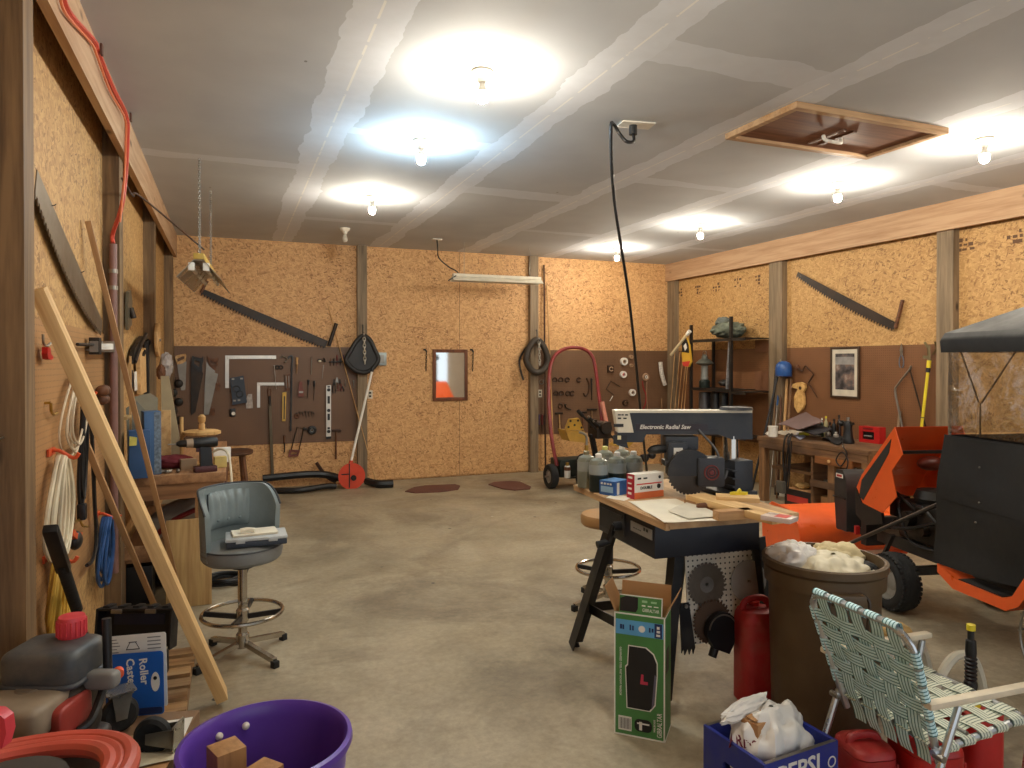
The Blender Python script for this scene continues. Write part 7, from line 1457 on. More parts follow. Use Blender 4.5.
# ---- drop cord over the saw
a = ce(636, 124); o = thing('ceiling_outlet', 'white outlet plate with a black plug on the ceiling above the saw', 'outlet', T(a.x, a.y, ROOM_H, rz=-10)); MB().box((0, 0, -.006), (.22, .12, .01), None, .003).build('plate', PORC, o); MB().cyl((-.02, 0, -.012), (-.02, 0, -.07), .026).build('plug', BLK, o)
h = ce(611, 121); hang_cord('drop_cord', 'long black power cord dropping from the ceiling outlet behind the radial saw', [(a.x-.02, a.y, ROOM_H-.07), (a.x-.03, a.y-.02, ROOM_H-.12), (a.x-.09, a.y-.03, ROOM_H-.13), (h.x+.06, h.y, ROOM_H-.07), (h.x+.02, h.y, ROOM_H-.02), (h.x, h.y, ROOM_H-.06), tuple(h.lerp(fl(652, 522), .12)-V((0.03, 0, .06))), tuple(h.lerp(fl(652, 522), .35)), tuple(h.lerp(fl(652, 522), .65)), tuple(h.lerp(fl(652, 522), .97)), tuple(fl(653, 523, .012))], .011, BLK)
# ================================================================ LEFT WALL AND TOOL BENCH
def wl(name, label, cat, ax, ay, off=.010, group=None):
    fr = left_at(ax, ay, off); o = thing(name, label, cat, fr, group); inv = fr.inverted()
    def P(*pts): return [tuple((inv @ lf(x, y, XL+off))[:2]) for x, y in pts]
    return o, P
o, P = wl('crosscut_saw', 'broad grey crosscut saw blade hanging steeply beside the front post of the tool wall', 'saw', 66, 255, .006)
a, c = P((30, 169), (97.6, 320.6)); c2 = P((95, 331))[0]; MB().prism(saw_outline(a, c, .10, .155, .07, 40, .024, -1), .004, T(0, 0, .02)).build('blade', mat('brown grey saw steel', (112, 98, 80), .4, .6, dirt=(84, 66, 48), damt=.4), o); pegged(o, *P((75, 272))[0]); pegged(o, *P((45, 205))[0])
# leaning lumber
board('leaning_board', 'long pale two by four leaning from the concrete floor up to the tool wall', 'board', V(fl(222, 706))+V((0, 0, .045)), lf(38, 289, XL+.05), .05, .09, LUMB, up=(0, 1, .0))
board('leaning_board', 'long narrow brown strip leaning on the wall past the bench end, top near the saw', 'board', V(fl(183, 609))+V((0, 0, .01)), lf(88, 221, XL+.03), .028, .03, wood('tan strip', (178, 136, 90), (140, 100, 64), 0), up=(0, 1, 0))
board('leaning_board', 'thin brown strip leaning low on the pegboard behind the pale two by four', 'board', V(fl(157, 613))+V((0, 0, .01)), lf(87, 446, XL+.03), .03, .03, wood('tan strip', (178, 136, 90), (140, 100, 64), 0), up=(0, 1, 0))
# ---- red air hose and conduit
ps = [lf(62, -6, .006), lf(70, 14, .008), lf(94, 41, .010), lf(98, 52, .010), lf(113, 88, .010), lf(126.5, 116, .012), lf(127.5, 140, .02), lf(126, 170, .02), lf(122, 205, -.0), V((-.07, 4.87, 2.36)), V((-.07, 4.87, 2.3))]
hang_cord('air_hose', 'red air hose running along the header beam and down the second post', [tuple(p) for p in ps], .012, mat('red rubber hose', (196, 72, 54), .45), 'hose', 6)
ps = [lf(60, -6, .010), lf(66, 14, .014), lf(91, 43, .012), lf(97, 56, .014), lf(110, 91, .014), lf(125, 119, .018), lf(125.5, 145, .03), lf(124.5, 178, .03), lf(120, 222, .01)]
hang_cord('power_cord', 'thin orange cord stapled beside the red hose on the header beam', [tuple(p) for p in ps], .006, mat('orange cord', (214, 116, 72), .5), 'cord', 6)
x0 = -.039; o = thing('drain_pipe', 'dull pinkish grey pipe strapped down the face of the second post', 'pipe', T(-.07, 4.872, 0)); MB().cyl((0, 0, .3), (0, 0, 2.295), .022).build('pipe', mat('pinkish grey pipe', (128, 92, 84), .5), o)
for z in (2.13, 2.03): MB().lathe([(.0235, z-.012), (.026, z-.012), (.026, z+.012), (.0235, z+.012)], None, 16, (False, False)).build('strap', STEEL, o)
for (px, py) in ((96, 49), (126.5, 117)):
    p = lf(px, py, .004); b = MB(); b.box((0, 0, 0), (.012, .04, .05), None, .004); o = b.build('cord_staple', mat('dark staple', (90, 60, 48), .5)); tag(o, 'small dark clip holding the hose on the header, where it first bends' if px < 100 else 'small dark clip holding the hose where it turns down the post', 'clip', mx=M.Translation(p+V((.0235, 0, .0))))
# ---- hung things on the tan pegboard
o, P = wl('stapler', 'chrome grey clamp with a thin rod hanging sideways near the pegboard top', 'clamp', 96, 345); q = P((85, 341), (103.5, 341), (103.5, 352), (85, 352)); MB().prism(q, .04, T(0, 0, .02)).build('body', STEEL, o); MB().prism(P((88, 343.5), (101, 343.5), (101, 349.5), (88, 349.5)), .004, T(0, 0, .06)).build('face_plate', WHITE, o)
a, c = P((69, 344.3), (85, 344.8)); MB().cyl((*a, .035), (*c, .035), .008).build('rod', IRON, o); MB().box((P((86.5, 346))[0][0], P((86.5, 346))[0][1], .04), (.07, .09, .05), None, .004).build('dark_end', IRON, o); pegged(o, *P((85, 350))[0])
def hank(name, label, cat, ax, ay, top, n, w, h, m, r, seed, hook=True, off=.010):
    """hanging hank of cable: uneven long loops from one hook"""
    o, P = wl(name, label, cat, ax, ay, off); rnd = random.Random(seed); t_ = P(top)[0]; b = MB()
    for k in range(n):
        ww = w*rnd.uniform(.55, 1.05); hh = h*rnd.uniform(.8, 1.03); dx = rnd.uniform(-.25, .25)*w; z = .02+.008*k*.7
        b.tube([(t_[0]+dx*.1, t_[1]+.01, z+.01), (t_[0]-ww*.75+dx*.6, t_[1]-hh*.35, z+.01), (t_[0]-ww*.8+dx, t_[1]-hh*.75, z), (t_[0]+dx, t_[1]-hh, z), (t_[0]+ww*.8+dx, t_[1]-hh*.7, z), (t_[0]+ww*.6+dx*.6, t_[1]-hh*.3, z+.01)], r, 6, 5, True)
    b.build('loops', m, o)
    if hook: b = MB(); b.tube([(t_[0], t_[1]+.03, .0), (t_[0], t_[1]+.035, .03), (t_[0], t_[1]+.0, .05+.006*n), (t_[0], t_[1]+.02, .07+.006*n)], .008, 7, 4); b.box((t_[0], t_[1]+.03, .004), (.12, .03, .008)); b.build('hanging_hook', ORG, o)
    return o, P, t_
TANC = mat('tan white cord', (206, 190, 164), .5); WHC = mat('off white cord', (218, 206, 178), .5); BLUC = mat('blue cord', (34, 78, 132), .5); YLC = mat('yellow cord', (198, 156, 58), .5)
hank('wire_coil', 'thin tan white wire coil hanging behind the pale two by four', 'wire', 70, 405, (68, 377), 5, .28, .36, TANC, .005, 2, False)
hank('extension_cord', 'white extension cord hank on an orange hook near the front post', 'cord', 52, 500, (50, 459), 6, .25, .44, WHC, .009, 3)
hank('extension_cord', 'blue extension cord hank hanging low by the second post', 'cord', 95, 555, (97, 520), 8, .26, .36, BLUC, .009, 5)
hank('extension_cord', 'yellow extension cord hank hanging low beside the front post', 'cord', 48, 595, (46, 564), 7, .16, .34, YLC, .009, 7)
hank('power_cord', 'black power cord hanging in a long loop from the pegboard', 'cord', 78, 450, (76, 396), 3, .08, .62, BLK, .008, 9)
o, P = wl('power_cord', 'thin black cord with a plug dangling between the white and blue cords', 'cord', 76, 470); p_ = P((79, 392), (77, 430), (78.5, 470), (75.5, 505)); MB().tube([(*q, .03) for q in p_], .007, 6).build('cord', BLK, o); q = P((75, 512))[0]; MB().box((q[0], q[1], .03), (.05, .08, .04), None, .01).build('plug', BLK, o); pegged(o, *P((79, 391))[0])
o, P = wl('power_cord', 'black cord running down beside the blue cord to the pegboard edge', 'cord', 88, 500); p_ = P((83, 395), (86, 450), (88, 500), (90, 540), (86, 560), (80, 566)); MB().tube([(*q, .03) for q in p_], .010, 6).build('cord', BLK, o); pegged(o, *P((83, 394))[0])
o, P = wl('pegboard_hook', 'bare brass J hook on the pegboard below the red snap clip', 'hook', 48, 410); p_ = P((45, 403), (45.5, 411), (48, 414.5), (52, 413)); MB().tube([(*q, .02) for q in p_], .006, 6).build('wire', BRASS, o); MB().cyl((*p_[0], -.004), (*p_[0], .02), .006, seg=8).build('stem', BRASS, o)
o, P = wl('pegboard_hook', 'bare brass double hook under the dangling black plug', 'hook', 70, 522); p_ = P((64, 519), (67, 523), (72, 522), (75, 520), (78, 526), (83, 527)); MB().tube([(*q, .02) for q in p_], .006, 6).build('wire', BRASS, o); MB().cyl((*p_[0], -.004), (*p_[0], .02), .006, seg=8).build('stem', BRASS, o)
o, P = wl('snap_clip', 'small red snap clip hanging on a wire hook near the front post', 'clip', 40, 354); p_ = P((37, 334), (37.5, 343), (41, 346), (45, 343)); MB().tube([(*q, .02) for q in p_], .005, 6).build('hook', STEEL, o); MB().prism(P((37.5, 347), (40.5, 348), (41, 354), (44, 357), (42, 360), (38, 359), (37, 354)), .02, T(0, 0, .015)).build('body', RED, o)
o, P = wl('knob_tool', 'dark red brown spool shaped knob on the pegboard by the second post', 'knob', 95, 394.5); b = MB(); b.ball((-.03, .02, .04), .034); b.ball((.035, .02, .04), .034); b.ball((-.03, -.03, .04), .03); b.ball((.035, -.03, .04), .03); b.cyl((0, 0, -.004), (0, 0, .05), .02); b.build('knob', DKW, o)
o, P = wl('spring_clamp', 'orange tipped black spring clamp hanging by the white cord', 'clamp', 67, 537); b = MB(); b.prism(P((63, 530), (66, 534), (72, 533), (71, 537), (66, 540), (62, 537)), .03, T(0, 0, .015)); b.build('jaw', ORG, o); MB().ball((*P((68, 541))[0], .03), (.05, .045, .03)).build('grip', BLK, o); pegged(o, *P((64, 531))[0])
p0, p1 = V(fl(92, 655, .25)), lf(50, 528, XL+.12); d = p1-p0; L_ = d.length
o = thing('pressure_wand', 'black spray wand leaning from behind the engine up to the pegboard', 'wand', along(p0, p1)); MB().cyl((0, 0, 0), (0, 0, L_*.5), .014).build('lance', BLK, o); MB().cyl((0, 0, L_*.42), (0, 0, L_*.76), .022).build('grip', RUB, o); MB().cyl((0, 0, L_*.08), (0, 0, L_*.16), .018).build('silver_band', mat('navy silver band', (60, 66, 104), .3, .5), o)
MB().box((0, .0, L_*.86), (.05, .035, L_*.28), None, .01).build('body', BLK, o)
p = lf(8, 430, -.05); o = MB().cyl((0, 0, 0), (.0, -.05, .0), .004, .003, 6); q = o.build('nail', STEEL); tag(q, 'bent nail sticking out of the big front post', 'nail', mx=T(-.10, 2.7345, 1.335))
# ---- second bay
def plate(name, label, cat, pts, t, m, off=.012, z0=.006): o, P = wl(name, label, cat, *pts[0], off); MB().prism(P(*pts), t, T(0, 0, z0)).build('body', m, o); return o, P
o, P = plate('trowel', 'grey flat trowel hanging edge on high beside the second post', 'trowel', [(125, 292), (127, 290), (128.5, 300), (128, 325), (124.5, 330), (124, 310)], .02, mat('grey brown steel', (110, 104, 88), .4, .5)); MB().cyl((*P((126, 308))[0], .03), (*P((126, 318))[0], .05), .02).build('handle', IRON, o)
o, P = plate('tin_shears', 'dark shears hanging open below the grey trowel', 'shears', [(127, 362), (130, 348), (138, 336), (139.5, 340), (133, 352), (129, 364)], .03, IRON); b = MB(); b.tube([(*q, .045) for q in P((128, 362), (133, 348), (140, 334))], .016, 6); b.build('handle', BLK, o)
o, P = plate('flat_file', 'long black flat file hanging upright on the board between two posts', 'file', [(143.5, 342), (146, 340), (147, 400), (144.5, 402)], .03, BLK); MB().ball((*P((144.5, 342))[0], .03), (.05, .03, .02)).build('tang', IRON, o)
o = thing('wood_disc', 'round pale wooden disc hanging edge on against the third post of the tool wall', 'disc', frame(V((-.037, 7.13, 1.78)), (0, 1, 0), (0, 0, 1))); MB().lathe([(0, 0), (.15, 0), (.155, .008), (.155, .022), (.15, .03), (0, .03)], None, 36).build('disc', HND, o); MB().cyl((0, 0, .0), (0, 0, .045), .012).build('hanging_hook', STEEL, o)
for i, (pts, m, lb) in enumerate((([(133, 372), (136, 371), (136, 390), (133.5, 391)], WHITE, 'small white card strip fixed beside the black file'), ([(129, 370), (131.5, 370), (131.5, 389), (129.5, 390)], BLK, 'small black strip fixed beside the white card strip'))):
    plate('card_strip', lb, 'card', pts, .004, m, .014+.004*i)
def standing(name, label, cat, Y, pts, m, t=.004, tilt=0):
    q = [onp(x, y, 1, Y) for x, y in pts]; c = sum(q, V())/len(q); c.z = min(p.z for p in q); xa, xb = min(p.x for p in q), max(p.x for p in q); c.z = .852; k = [(p.x-c.x, p.z-c.z) for p in q[:3]]; b = MB(); b.prism(k+[(xb-c.x-.01, 0), (xa-c.x+.01, 0)], t); o = b.build(name, m); return tag(o, label, cat, mx=frame(c, (1, 0, 0), (0, 0, 1)) @ rotm(tilt))
standing('paper_sheet', 'grey beige paper standing behind the tall blue box', 'paper', 5.62, [(133, 397), (150, 393), (158, 398), (157, 412), (140, 411)], mat('grey beige paper', (150, 144, 124), .8))
standing('paper_sheet', 'dull grey paper tilted behind the brown strip by the blue boxes', 'paper', 5.48, [(126, 408), (137, 401), (147, 412), (143, 420), (128, 423)], mat('grey paper dull', (128, 128, 118), .8))
standing('paper_sheet', 'small grey paper corner sticking out below the tilted one', 'paper', 5.40, [(129, 424), (141, 420), (149, 431), (143, 438), (131, 432)], mat('grey paper dull', (128, 128, 118), .8))
o, P = plate('wood_block_rack', 'pale wooden block fixed by the black file with small tools in it', 'rack', [(134.5, 352), (141, 348), (142, 392), (136, 394)], .03, LUMBZ, .012); MB().cyl((*P((137.5, 356))[0], .04), (*P((137.5, 350))[0], .06), .012).build('peg', IRON, o)
crumple('plastic_bag', 'clear crumpled bag hanging near the corner above the pale boards', 'bag', lf(166, 366, XL+.11), .09, mat('pale clear film', (160, 152, 148), .25), 81, (.6, .8, 1.3), .4, (48, 30))
crumple('glove', 'dark brown glove hanging beside the clear bag near the corner', 'glove', lf(161, 372, XL+.10), .06, DKW, 83, (.6, .8, 1.1), .3, (48, 30))
o = thing('cast_ornament', 'dark chain of leaf shaped iron pieces hanging by the small hand saw', 'ornament', frame(bk(176, 402, ROOM_D-.035), (1, 0, 0), (0, 0, 1)))
for i in range(5): MB().ball((.03*(-1)**i, .22-.11*i, 0), (.05, .05, .02)).build('leaf', IRON, o)
MB().cyl((0, .3, 0), (0, -.3, 0), .004, seg=6).build('wire', IRON, o)
# ---- bench at the tool wall
LBX, LBY, LBZ = .56, 5.05, .85
o = thing('workbench', 'light brown wooden bench along the tool wall with drill and blue box on it', 'workbench', T(0, LBY, 0))
BR = wood('tan bench wood', (166, 122, 82), (128, 90, 58), 1, knots=False)
MB().box(((LBX+XL+.002)/2, 1.0, LBZ-.03), (LBX-XL-.004, 2.0, .06), None, .004).build('bench_top', BR, o); MB().box(((LBX+XL)/2, .03, LBZ-.11), (LBX-XL-.06, .03, .1)).build('apron', wood('tan bench wood across', (156, 114, 76), (120, 84, 54), 0, knots=False), o); MB().box((LBX-.03, 1.0, LBZ-.11), (.03, 1.92, .1)).build('apron', BR, o)
for x in (XL+.06, .40): 
    for y in (.04, 1.92): MB().box((x+(.0 if y > 1 else 0), y+.0, (LBZ-.16)/2), (.06, .07, LBZ-.16)).build('leg', OLDZ, o)
MB().box(((LBX+XL)/2, 1.0, .30), (LBX-XL-.1, 1.9, .025)).build('shelf', BR, o); MB().box(((.40+XL)/2, .03, .36), (.5, .03, .08)).build('rail', BR, o)
LB = lambda px, py, dz=0: fl(px, py, LBZ+.0005+dz)
ZL = LBZ+.0006
# blue box
a, c = LB(127.5, 480), LB(146, 479); mx = T(a.x+.005, a.y+.02, ZL, rz=8)
o = thing('tall_box', 'tall blue printed cardboard box standing on the tool bench', 'box', mx); w1 = .115
MB().box((.06, .05, .15), (.12, .1, .30), None, .003).build('front_box', mat('deep blue card', (42, 78, 122), .6), o); 
o = thing('tall_box', 'taller pale blue patterned box standing behind the deep blue one', 'box', T(a.x+.075, a.y+.16, ZL, rz=14)); MB().box((.05, .05, .205), (.10, .12, .41), None, .003).build('body', mat('blue card', (62, 96, 136), .6), o)
MB().box((.078, -.0112, .205), (.04, .002, .40)).build('speckled_side', mat('grey blue speckle', (104, 116, 128), .7, var=.5, scale=60), o)
o = MB().prism([(-.02, -.03), (.02, -.028), (.024, .02), (-.018, .03)], .006).build('price_tag', mat('yellow tag', (206, 198, 96), .5)); tag(o, 'small yellow tag hanging on the deep blue box', 'tag', mx=frame(V((a.x+.03, a.y+.004, ZL+.24)), (1, .1, 0), (0, 0, 1)))
for i, (x0, x1, y0, y1, zt, m, lb) in enumerate(((163, 176, 376, 455, .0, mat('grey pale board', (164, 148, 116), .8), 'grey pale board standing slanted behind the boxes'), (160, 171, 410, 455, 0, LUMBZ, 'short orange tan board beside the grey slanted one'))):
    p = onp((x0+x1)/2, 452, 1, 5.6+.1*i); fr = frame((p.x, 5.65-.08*i, ZL), (1, 0, 0), (0, 0, 1)); inv = fr.inverted(); Q_ = lambda *q: [tuple((inv @ onp(x, y, 1, 5.65-.08*i))[:2]) for x, y in q]
    base = [(inv @ onp(x0, 460, 1, 5.65-.08*i))[0], (inv @ onp(x1+8, 460, 1, 5.65-.08*i))[0]]
    t_ = Q_((x0-2, y0), (x0+6, y0)) if i == 0 else Q_((x0, y0), (x1, y0)); o = MB().prism([(base[0], .0), (base[1] if i == 0 else base[1]-.05, .0), (t_[1][0], t_[1][1]), (t_[0][0], t_[0][1])], .02).build('short_board', m); tag(o, lb, 'board', mx=fr)
# drill
p = LB(208, 470); o = thing('cordless_drill', 'black cordless drill standing on its battery on the tool bench', 'drill', T(.43, 5.12, ZL, rz=12))
RB = mat('dark red battery', (70, 30, 32), .45); 
MB().box((0, 0, .02), (.14, .075, .04), None, .008).build('battery', RB, o); MB().prism([(-.03, .04), (.045, .04), (.035, .16), (-.035, .17)], .045, frame((0, .0225, 0), (1, 0, 0), (0, 0, 1))).build('grip', BLK, o)
b = MB(); b.lathe([(0, 0), (.03, 0), (.035, .02), (.036, .13), (.03, .15)], T(.075, 0, .195, ry=-90), 18); b.build('motor_body', BLK, o); b = MB(); b.lathe([(.03, .15), (.028, .19)], T(.075, 0, .195, ry=-90), 18); b.build('collar', mat('tan collar', (150, 130, 108), .5), o)
b = MB(); b.lathe([(.024, .19), (.022, .23), (.010, .25), (0, .251)], T(.075, 0, .195, ry=-90), 16); b.build('chuck', IRON, o); MB().cyl((-.17, 0, .195), (-.225, 0, .195), .004, seg=8).build('bit', STEEL, o); MB().box((-.045, 0, .15), (.02, .02, .03)).build('trigger', RB, o)
# spool stand
p = V((.40, 5.42, ZL)); o = thing('spool_stand', 'turned wooden spool stand with a round plate and upright dowels', 'stand', M.Translation(p)); TW = wood('turned pine', (206, 164, 104), (168, 124, 70), 2, knots=False)
MB().lathe([(0, 0), (.09, 0), (.09, .02), (0, .022)], None, 24).build('base', TW, o); MB().lathe([(.018, .02), (.018, .235), (0, .236)], None, 14).build('post', TW, o); MB().lathe([(.0, .215), (.10, .215), (.125, .225), (.125, .243), (.1, .252), (0, .253)], None, 30).build('round_plate', TW, o); MB().lathe([(.02, .25), (.022, .29), (.016, .30), (.025, .315), (.026, .345), (.012, .36), (0, .362)], None, 16).build('knob', TW, o)
MB().cyl((-.13, .02, .0), (-.13, .02, .345), .012).build('dowel', TW, o); MB().bar((-.13, .02, .2), (-.1, .0, .225), .02, .012).build('arm', TW, o)
crumple('rag', 'dark red rag heaped on the bench behind the drill', 'rag', V((.22, 5.38, ZL+.045)), .085, mat('dark red cloth', (112, 34, 40), .8), 91, (1.35, .8, .5), .3, (48, 30))
crumple('rag', 'grey crumpled wipe lying between the blue boxes and the red rag', 'rag', V((.09, 5.42, ZL+.05)), .06, mat('grey cloth', (120, 112, 104), .8), 93, (1.3, .8, .6), .4, (48, 30))
for i, (x, y, lb, m) in enumerate(((.16, 5.14, 'bright metal socket lying at the bench front by the blue box', STEEL), (.20, 5.12, 'second small metal socket in front of the red rag', GREY), (.265, 5.13, 'small bright fitting beside the drill battery', STEEL), (.125, 5.13, 'dull bolt head lying nearest the deep blue box', GREY))):
    b = MB(); b.cyl((0, 0, .012), (.035, .01*i, .014), .012, .009, 10); b.ball((0, 0, .013), .0125); o = b.build('metal_fitting', m); tag(o, lb, 'fitting', mx=T(x, y, ZL, rz=30*i))
for (x, y, w, d, h, lb, m) in ((.32, 5.28, .1, .07, .07, 'tan sanding block standing behind the drill', mat('tan block', (166, 136, 104), .7)), (.52, 5.30, .08, .06, .075, 'pale yellow foam block at the bench end behind the drill', mat('pale yellow foam', (206, 182, 110), .8)), (.53, 5.55, .12, .02, .11, 'pale printed card box near the wooden stool', WHITE)):
    tag(MB().box((0, 0, h/2), (w, d, h), None, .005).build('foam_block' if 'foam' in lb else 'sanding_block' if 'sanding' in lb else 'card_box', m), lb, 'block' if 'block' in lb else 'box', mx=T(x, y, ZL, rz=10))
o, P = wt('sign_plate', 'small pale plate with a dark ring on the back wall low behind the drill', 'plate', 203, 432, .010); q = P((199.5, 427.5), (206.5, 427.5), (206.5, 437), (199.5, 437)); MB().prism(q, .008).build('plate', mat('aged card', (170, 146, 110), .7), o); MB().torus(.026, .009, T(0.0, 0, .012), 20, 6).build('dark_ring', IRON, o)
hang_cord('charger_cord', 'white cord looping off the bench end beside the wooden stool', [tuple(V((.47, 5.35, ZL+.10))), tuple(V((.52, 5.30, ZL+.125))), tuple(V((.572, 5.2, ZL+.10))), tuple(V((.592, 5.12, LBZ-.05))), tuple(V((.588, 5.10, LBZ-.15)))], .008, WHC)
# wooden stool beyond the bench
sp_ = dp(234, 450, 8.0); o = thing('wooden_stool', 'dark wooden stool with round seat and splayed legs behind the bench end', 'stool', T(sp_.x, sp_.y, 0)); zs = sp_.z
MB().lathe([(0, zs-.05), (.19, zs-.05), (.205, zs-.035), (.205, zs-.008), (.19, zs), (0, zs)], None, 30).build('seat', wood('dark seat wood', (96, 62, 42), (64, 40, 26), 0, knots=False), o)
for k in range(4): a = RAD(45+90*k+10); MB().cyl((.12*cos(a), .12*sin(a), zs-.05), (.19*cos(a), .19*sin(a), 0), .022, .018, 12).build('leg', wood('stool leg wood', (124, 82, 54), (88, 54, 34), 2, knots=False), o)
for k in range(4): a, c = RAD(45+90*k+10), RAD(135+90*k+10); z = .2+.06*(k % 2); MB().cyl((.17*cos(a), .17*sin(a), z), (.17*cos(c), .17*sin(c), z), .012, seg=8).build('rung', wood('stool rung wood', (160, 116, 74), (124, 84, 52), 0, knots=False), o)
# beneath the bench
o = board('plywood_offcut', 'knotty plywood offcut leaning against the bench end on the concrete', 'board', V((.335, 5.0, .001)), V((.335, 5.035, .56)), .018, .27, wood('plywood face', (200, 168, 112), (150, 112, 66), 0, 9, knots=True), up=(1, 0, 0))
crumple('duffel_bag', 'black bag stuffed under the tool bench', 'bag', V((.15, 5.62, .125)), .125, mat('black cloth', (26, 26, 28), .8), 97, (1.4, 1.6, .9), .15)
o = thing('beach_umbrella', 'rolled red and white striped cloth lying on the bench shelf', 'umbrella', T(.22, 5.35, .42)); MB().tube([(-.15, 0, 0), (.0, 0, .12), (.2, .05, .16)], .08, 12).build('white_cloth', mat('grey white cloth', (150, 140, 128), .8), o); MB().tube([(-.1, -.09, .0), (.02, -.10, .10), (.2, -.06, .17)], .035, 8, flat=.5).build('red_band', mat('deep red cloth', (124, 30, 32), .7), o)
o = MB().box((0, 0, .125), (.22, .2, .25), None, .004).build('crate_box', BLK); tag(o, 'black plastic box on the floor beneath the bench beside the strips', 'box', mx=T(-.0, 5.25, .0008))
coil('cable_coil', 'black cable coil lying on the concrete behind the vinyl stool', 'cable', fl(226, 585)+V((0, .05, 0)), .12, .012, BLK, 4)
hang_cord('power_cord', 'black cord drooping from the bench side to the cable coil', [(.585, 5.6, .62), (.6, 5.55, .45), (.66, 5.5, .40), (.72, 5.4, .45), (.74, 5.3, .3), (.66, 5.1, .10), tuple(fl(226, 585, .05))], .008, BLK)
# narrow shelf box on the wall beyond the post
o = thing('wall_cabinet', 'narrow open plywood cabinet fixed past the second post', 'cabinet', T(XL+.001, 5.07, 0))
MB().box((.10, .22, 1.12), (.014, .014, 1.0)).build('stile', LUMBZ, o); MB().box((.055, .13, 1.22), (.10, .22, .02)).build('shelf', PLY, o); MB().box((.006, .15, 1.12), (.01, .28, 1.0)).build('back_panel', DKW, o)
# ================================================================ FRONT LEFT HEAP
# low pallet
o = thing('pallet', 'worn wooden pallet lying on the concrete under the open tool case', 'pallet', T(-.12, 3.11, 0)); PW = wood('pallet wood', (176, 140, 96), (132, 98, 64), 0, stain=(110, 84, 60))
for i in range(7): MB().box((.265, .06+.125*i, .111), (.53, .085, .018), rotm(0, 0, (i*37 % 5-2)*.4)).build('deck_board', PW, o)
for x in (.03, .265, .50): MB().box((x, .435, .051), (.045, .9, .1)).build('stringer', wood('pallet stringer', (150, 116, 80), (110, 82, 54), 1), o)
# open black case on the pallet
CS = T(.10, 3.62, .1205, rz=-21)
o = thing('tool_case', 'black hard plastic tool case standing open on the pallet', 'case', CS)
b = MB(); b.box((0, 0, .012), (.36, .26, .02), None, .008)
for s in (-1, 1): b.box((s*.174, 0, .06), (.012, .26, .1), None, .005); b.box((0, s*.125, .06), (.36, .012, .1), None, .005)
b.build('tray', BLK, o)
LT = CS.inverted() @ CS @ T(0, .135, .10, rx=-8)
b = MB(); t_ = T(0, .135, .10, rx=-8)
b.box((0, .07, .095), (.36, .012, .19), t_, .005)
for s in (-1, 1): b.box((s*.174, .035, .095), (.012, .07, .19), t_, .005)
b.box((0, .035, .185), (.36, .07, .012), t_, .005); ld = b.build('lid', BLK, o)
b = MB()
for k in range(5): b.box((-.14+.07*k, .05, .194), (.03, .07, .012), t_, .003)
b.build('lid_rib', BLKM, ld)
for x in (-.08, .08): MB().box((x, -.002, .178), (.05, .012, .02), t_, .003).build('latch', STEEL, o)
MB().box((0, .06, .13), (.24, .006, .05), t_).build('lid_liner', mat('dark navy liner', (26, 32, 56), .5), o)
MB().box((-.1, .0, .05), (.08, .14, .04), None, .008).build('inner_tool', mat('dark navy liner', (26, 32, 56), .5), o)
# low brown carton the small things lie on
o = thing('carton', 'flat worn brown carton on the floor in front of the pallet, under the casters', 'box', T(.19, 2.875, 0, rz=-14)); MB().box((0, 0, .11), (.48, .40, .22), None, .006).build('body', mat('worn brown card', (126, 96, 68), .8, dirt=(90, 72, 54)), o)
MB().box((0, .0, .2212), (.475, .05, .0015)).build('tape_strip', mat('packing tape', (168, 136, 96), .3), o); MB().box((.2, -.1, .2228), (.1, .23, .003)).build('flap_edge', CARD, o)
ZC = .2255
# package of casters, standing against the case
fr = frame(V((.245, 3.03, ZC+.002)), (.95, -.30, .05), (-.02, .10, 1)); o = thing('caster_package', 'blue blister card of casters with white letters leaning in front of the black case', 'package', fr); w, h = .215, .235
b = MB(); b.prism([(q[0], q[1]+h/2) for q in rrect(w, h, .012)], .003); b.build('card', mat('bright blue card', (30, 92, 176), .4), o)
MB().prism(rrect(w*.30, h*.34, .01, 3, -w*.30, h*.26), .002, T(0, 0, .003)).build('dark_photo', mat('dark printed panel', (54, 60, 70), .4), o); MB().prism(rrect(w*.95, h*.10, .008, 3, 0, h*.07), .002, T(0, 0, .0032)).build('lower_band', mat('navy print', (24, 44, 92), .5), o)
text('Roller', .042, WHITE, o, T(w*.16, h*.70, .0042, rz=-86), bold=True, sx=.95); text('Casters', .042, WHITE, o, T(-w*.06, h*.655, .0042, rz=-86), bold=True, sx=.95)
MB().prism(circ(.016, 20, w*.36, h*.52, ry=.036), .002, T(0, 0, .003)).build('white_badge', WHITE, o); MB().prism(circ(.007, 14, w*.36, h*.58), .002, T(0, 0, .0048)).build('badge_mark', BLK, o)
fr2 = frame(V((.21, 3.075, ZC+.002)), (.95, -.30, .06), (-.02, .10, 1)); o = thing('instruction_sheet', 'white printed instruction sheet standing behind the blue caster card', 'paper', fr2)
MB().prism(rrect(.25, .28, .008, 3, .03, .15), .002).build('sheet', WHITE, o)
b = MB()
for i in range(9): b.box((-.06+.0, .275-.012*i, .0025), (.06+.012*(i % 3), .003, .001))
b.build('print_lines', mat('grey print', (120, 118, 114), .6), o); b = MB()
for i in range(4): b.box((.11, .275-.014*i, .0025), (.05, .004, .001))
b.build('print_lines', mat('grey print', (120, 118, 114), .6), o); b = MB(); b.box((.03, .262, .0025), (.03, .003, .001)); b.box((.03, .235, .0025), (.05, .003, .001)); b.bar((.02, .262, .0025), (.005, .235, .0025), .002, .001); b.bar((.04, .262, .0025), (.055, .235, .0025), .002, .001); b.build('diagram', BLK, o)
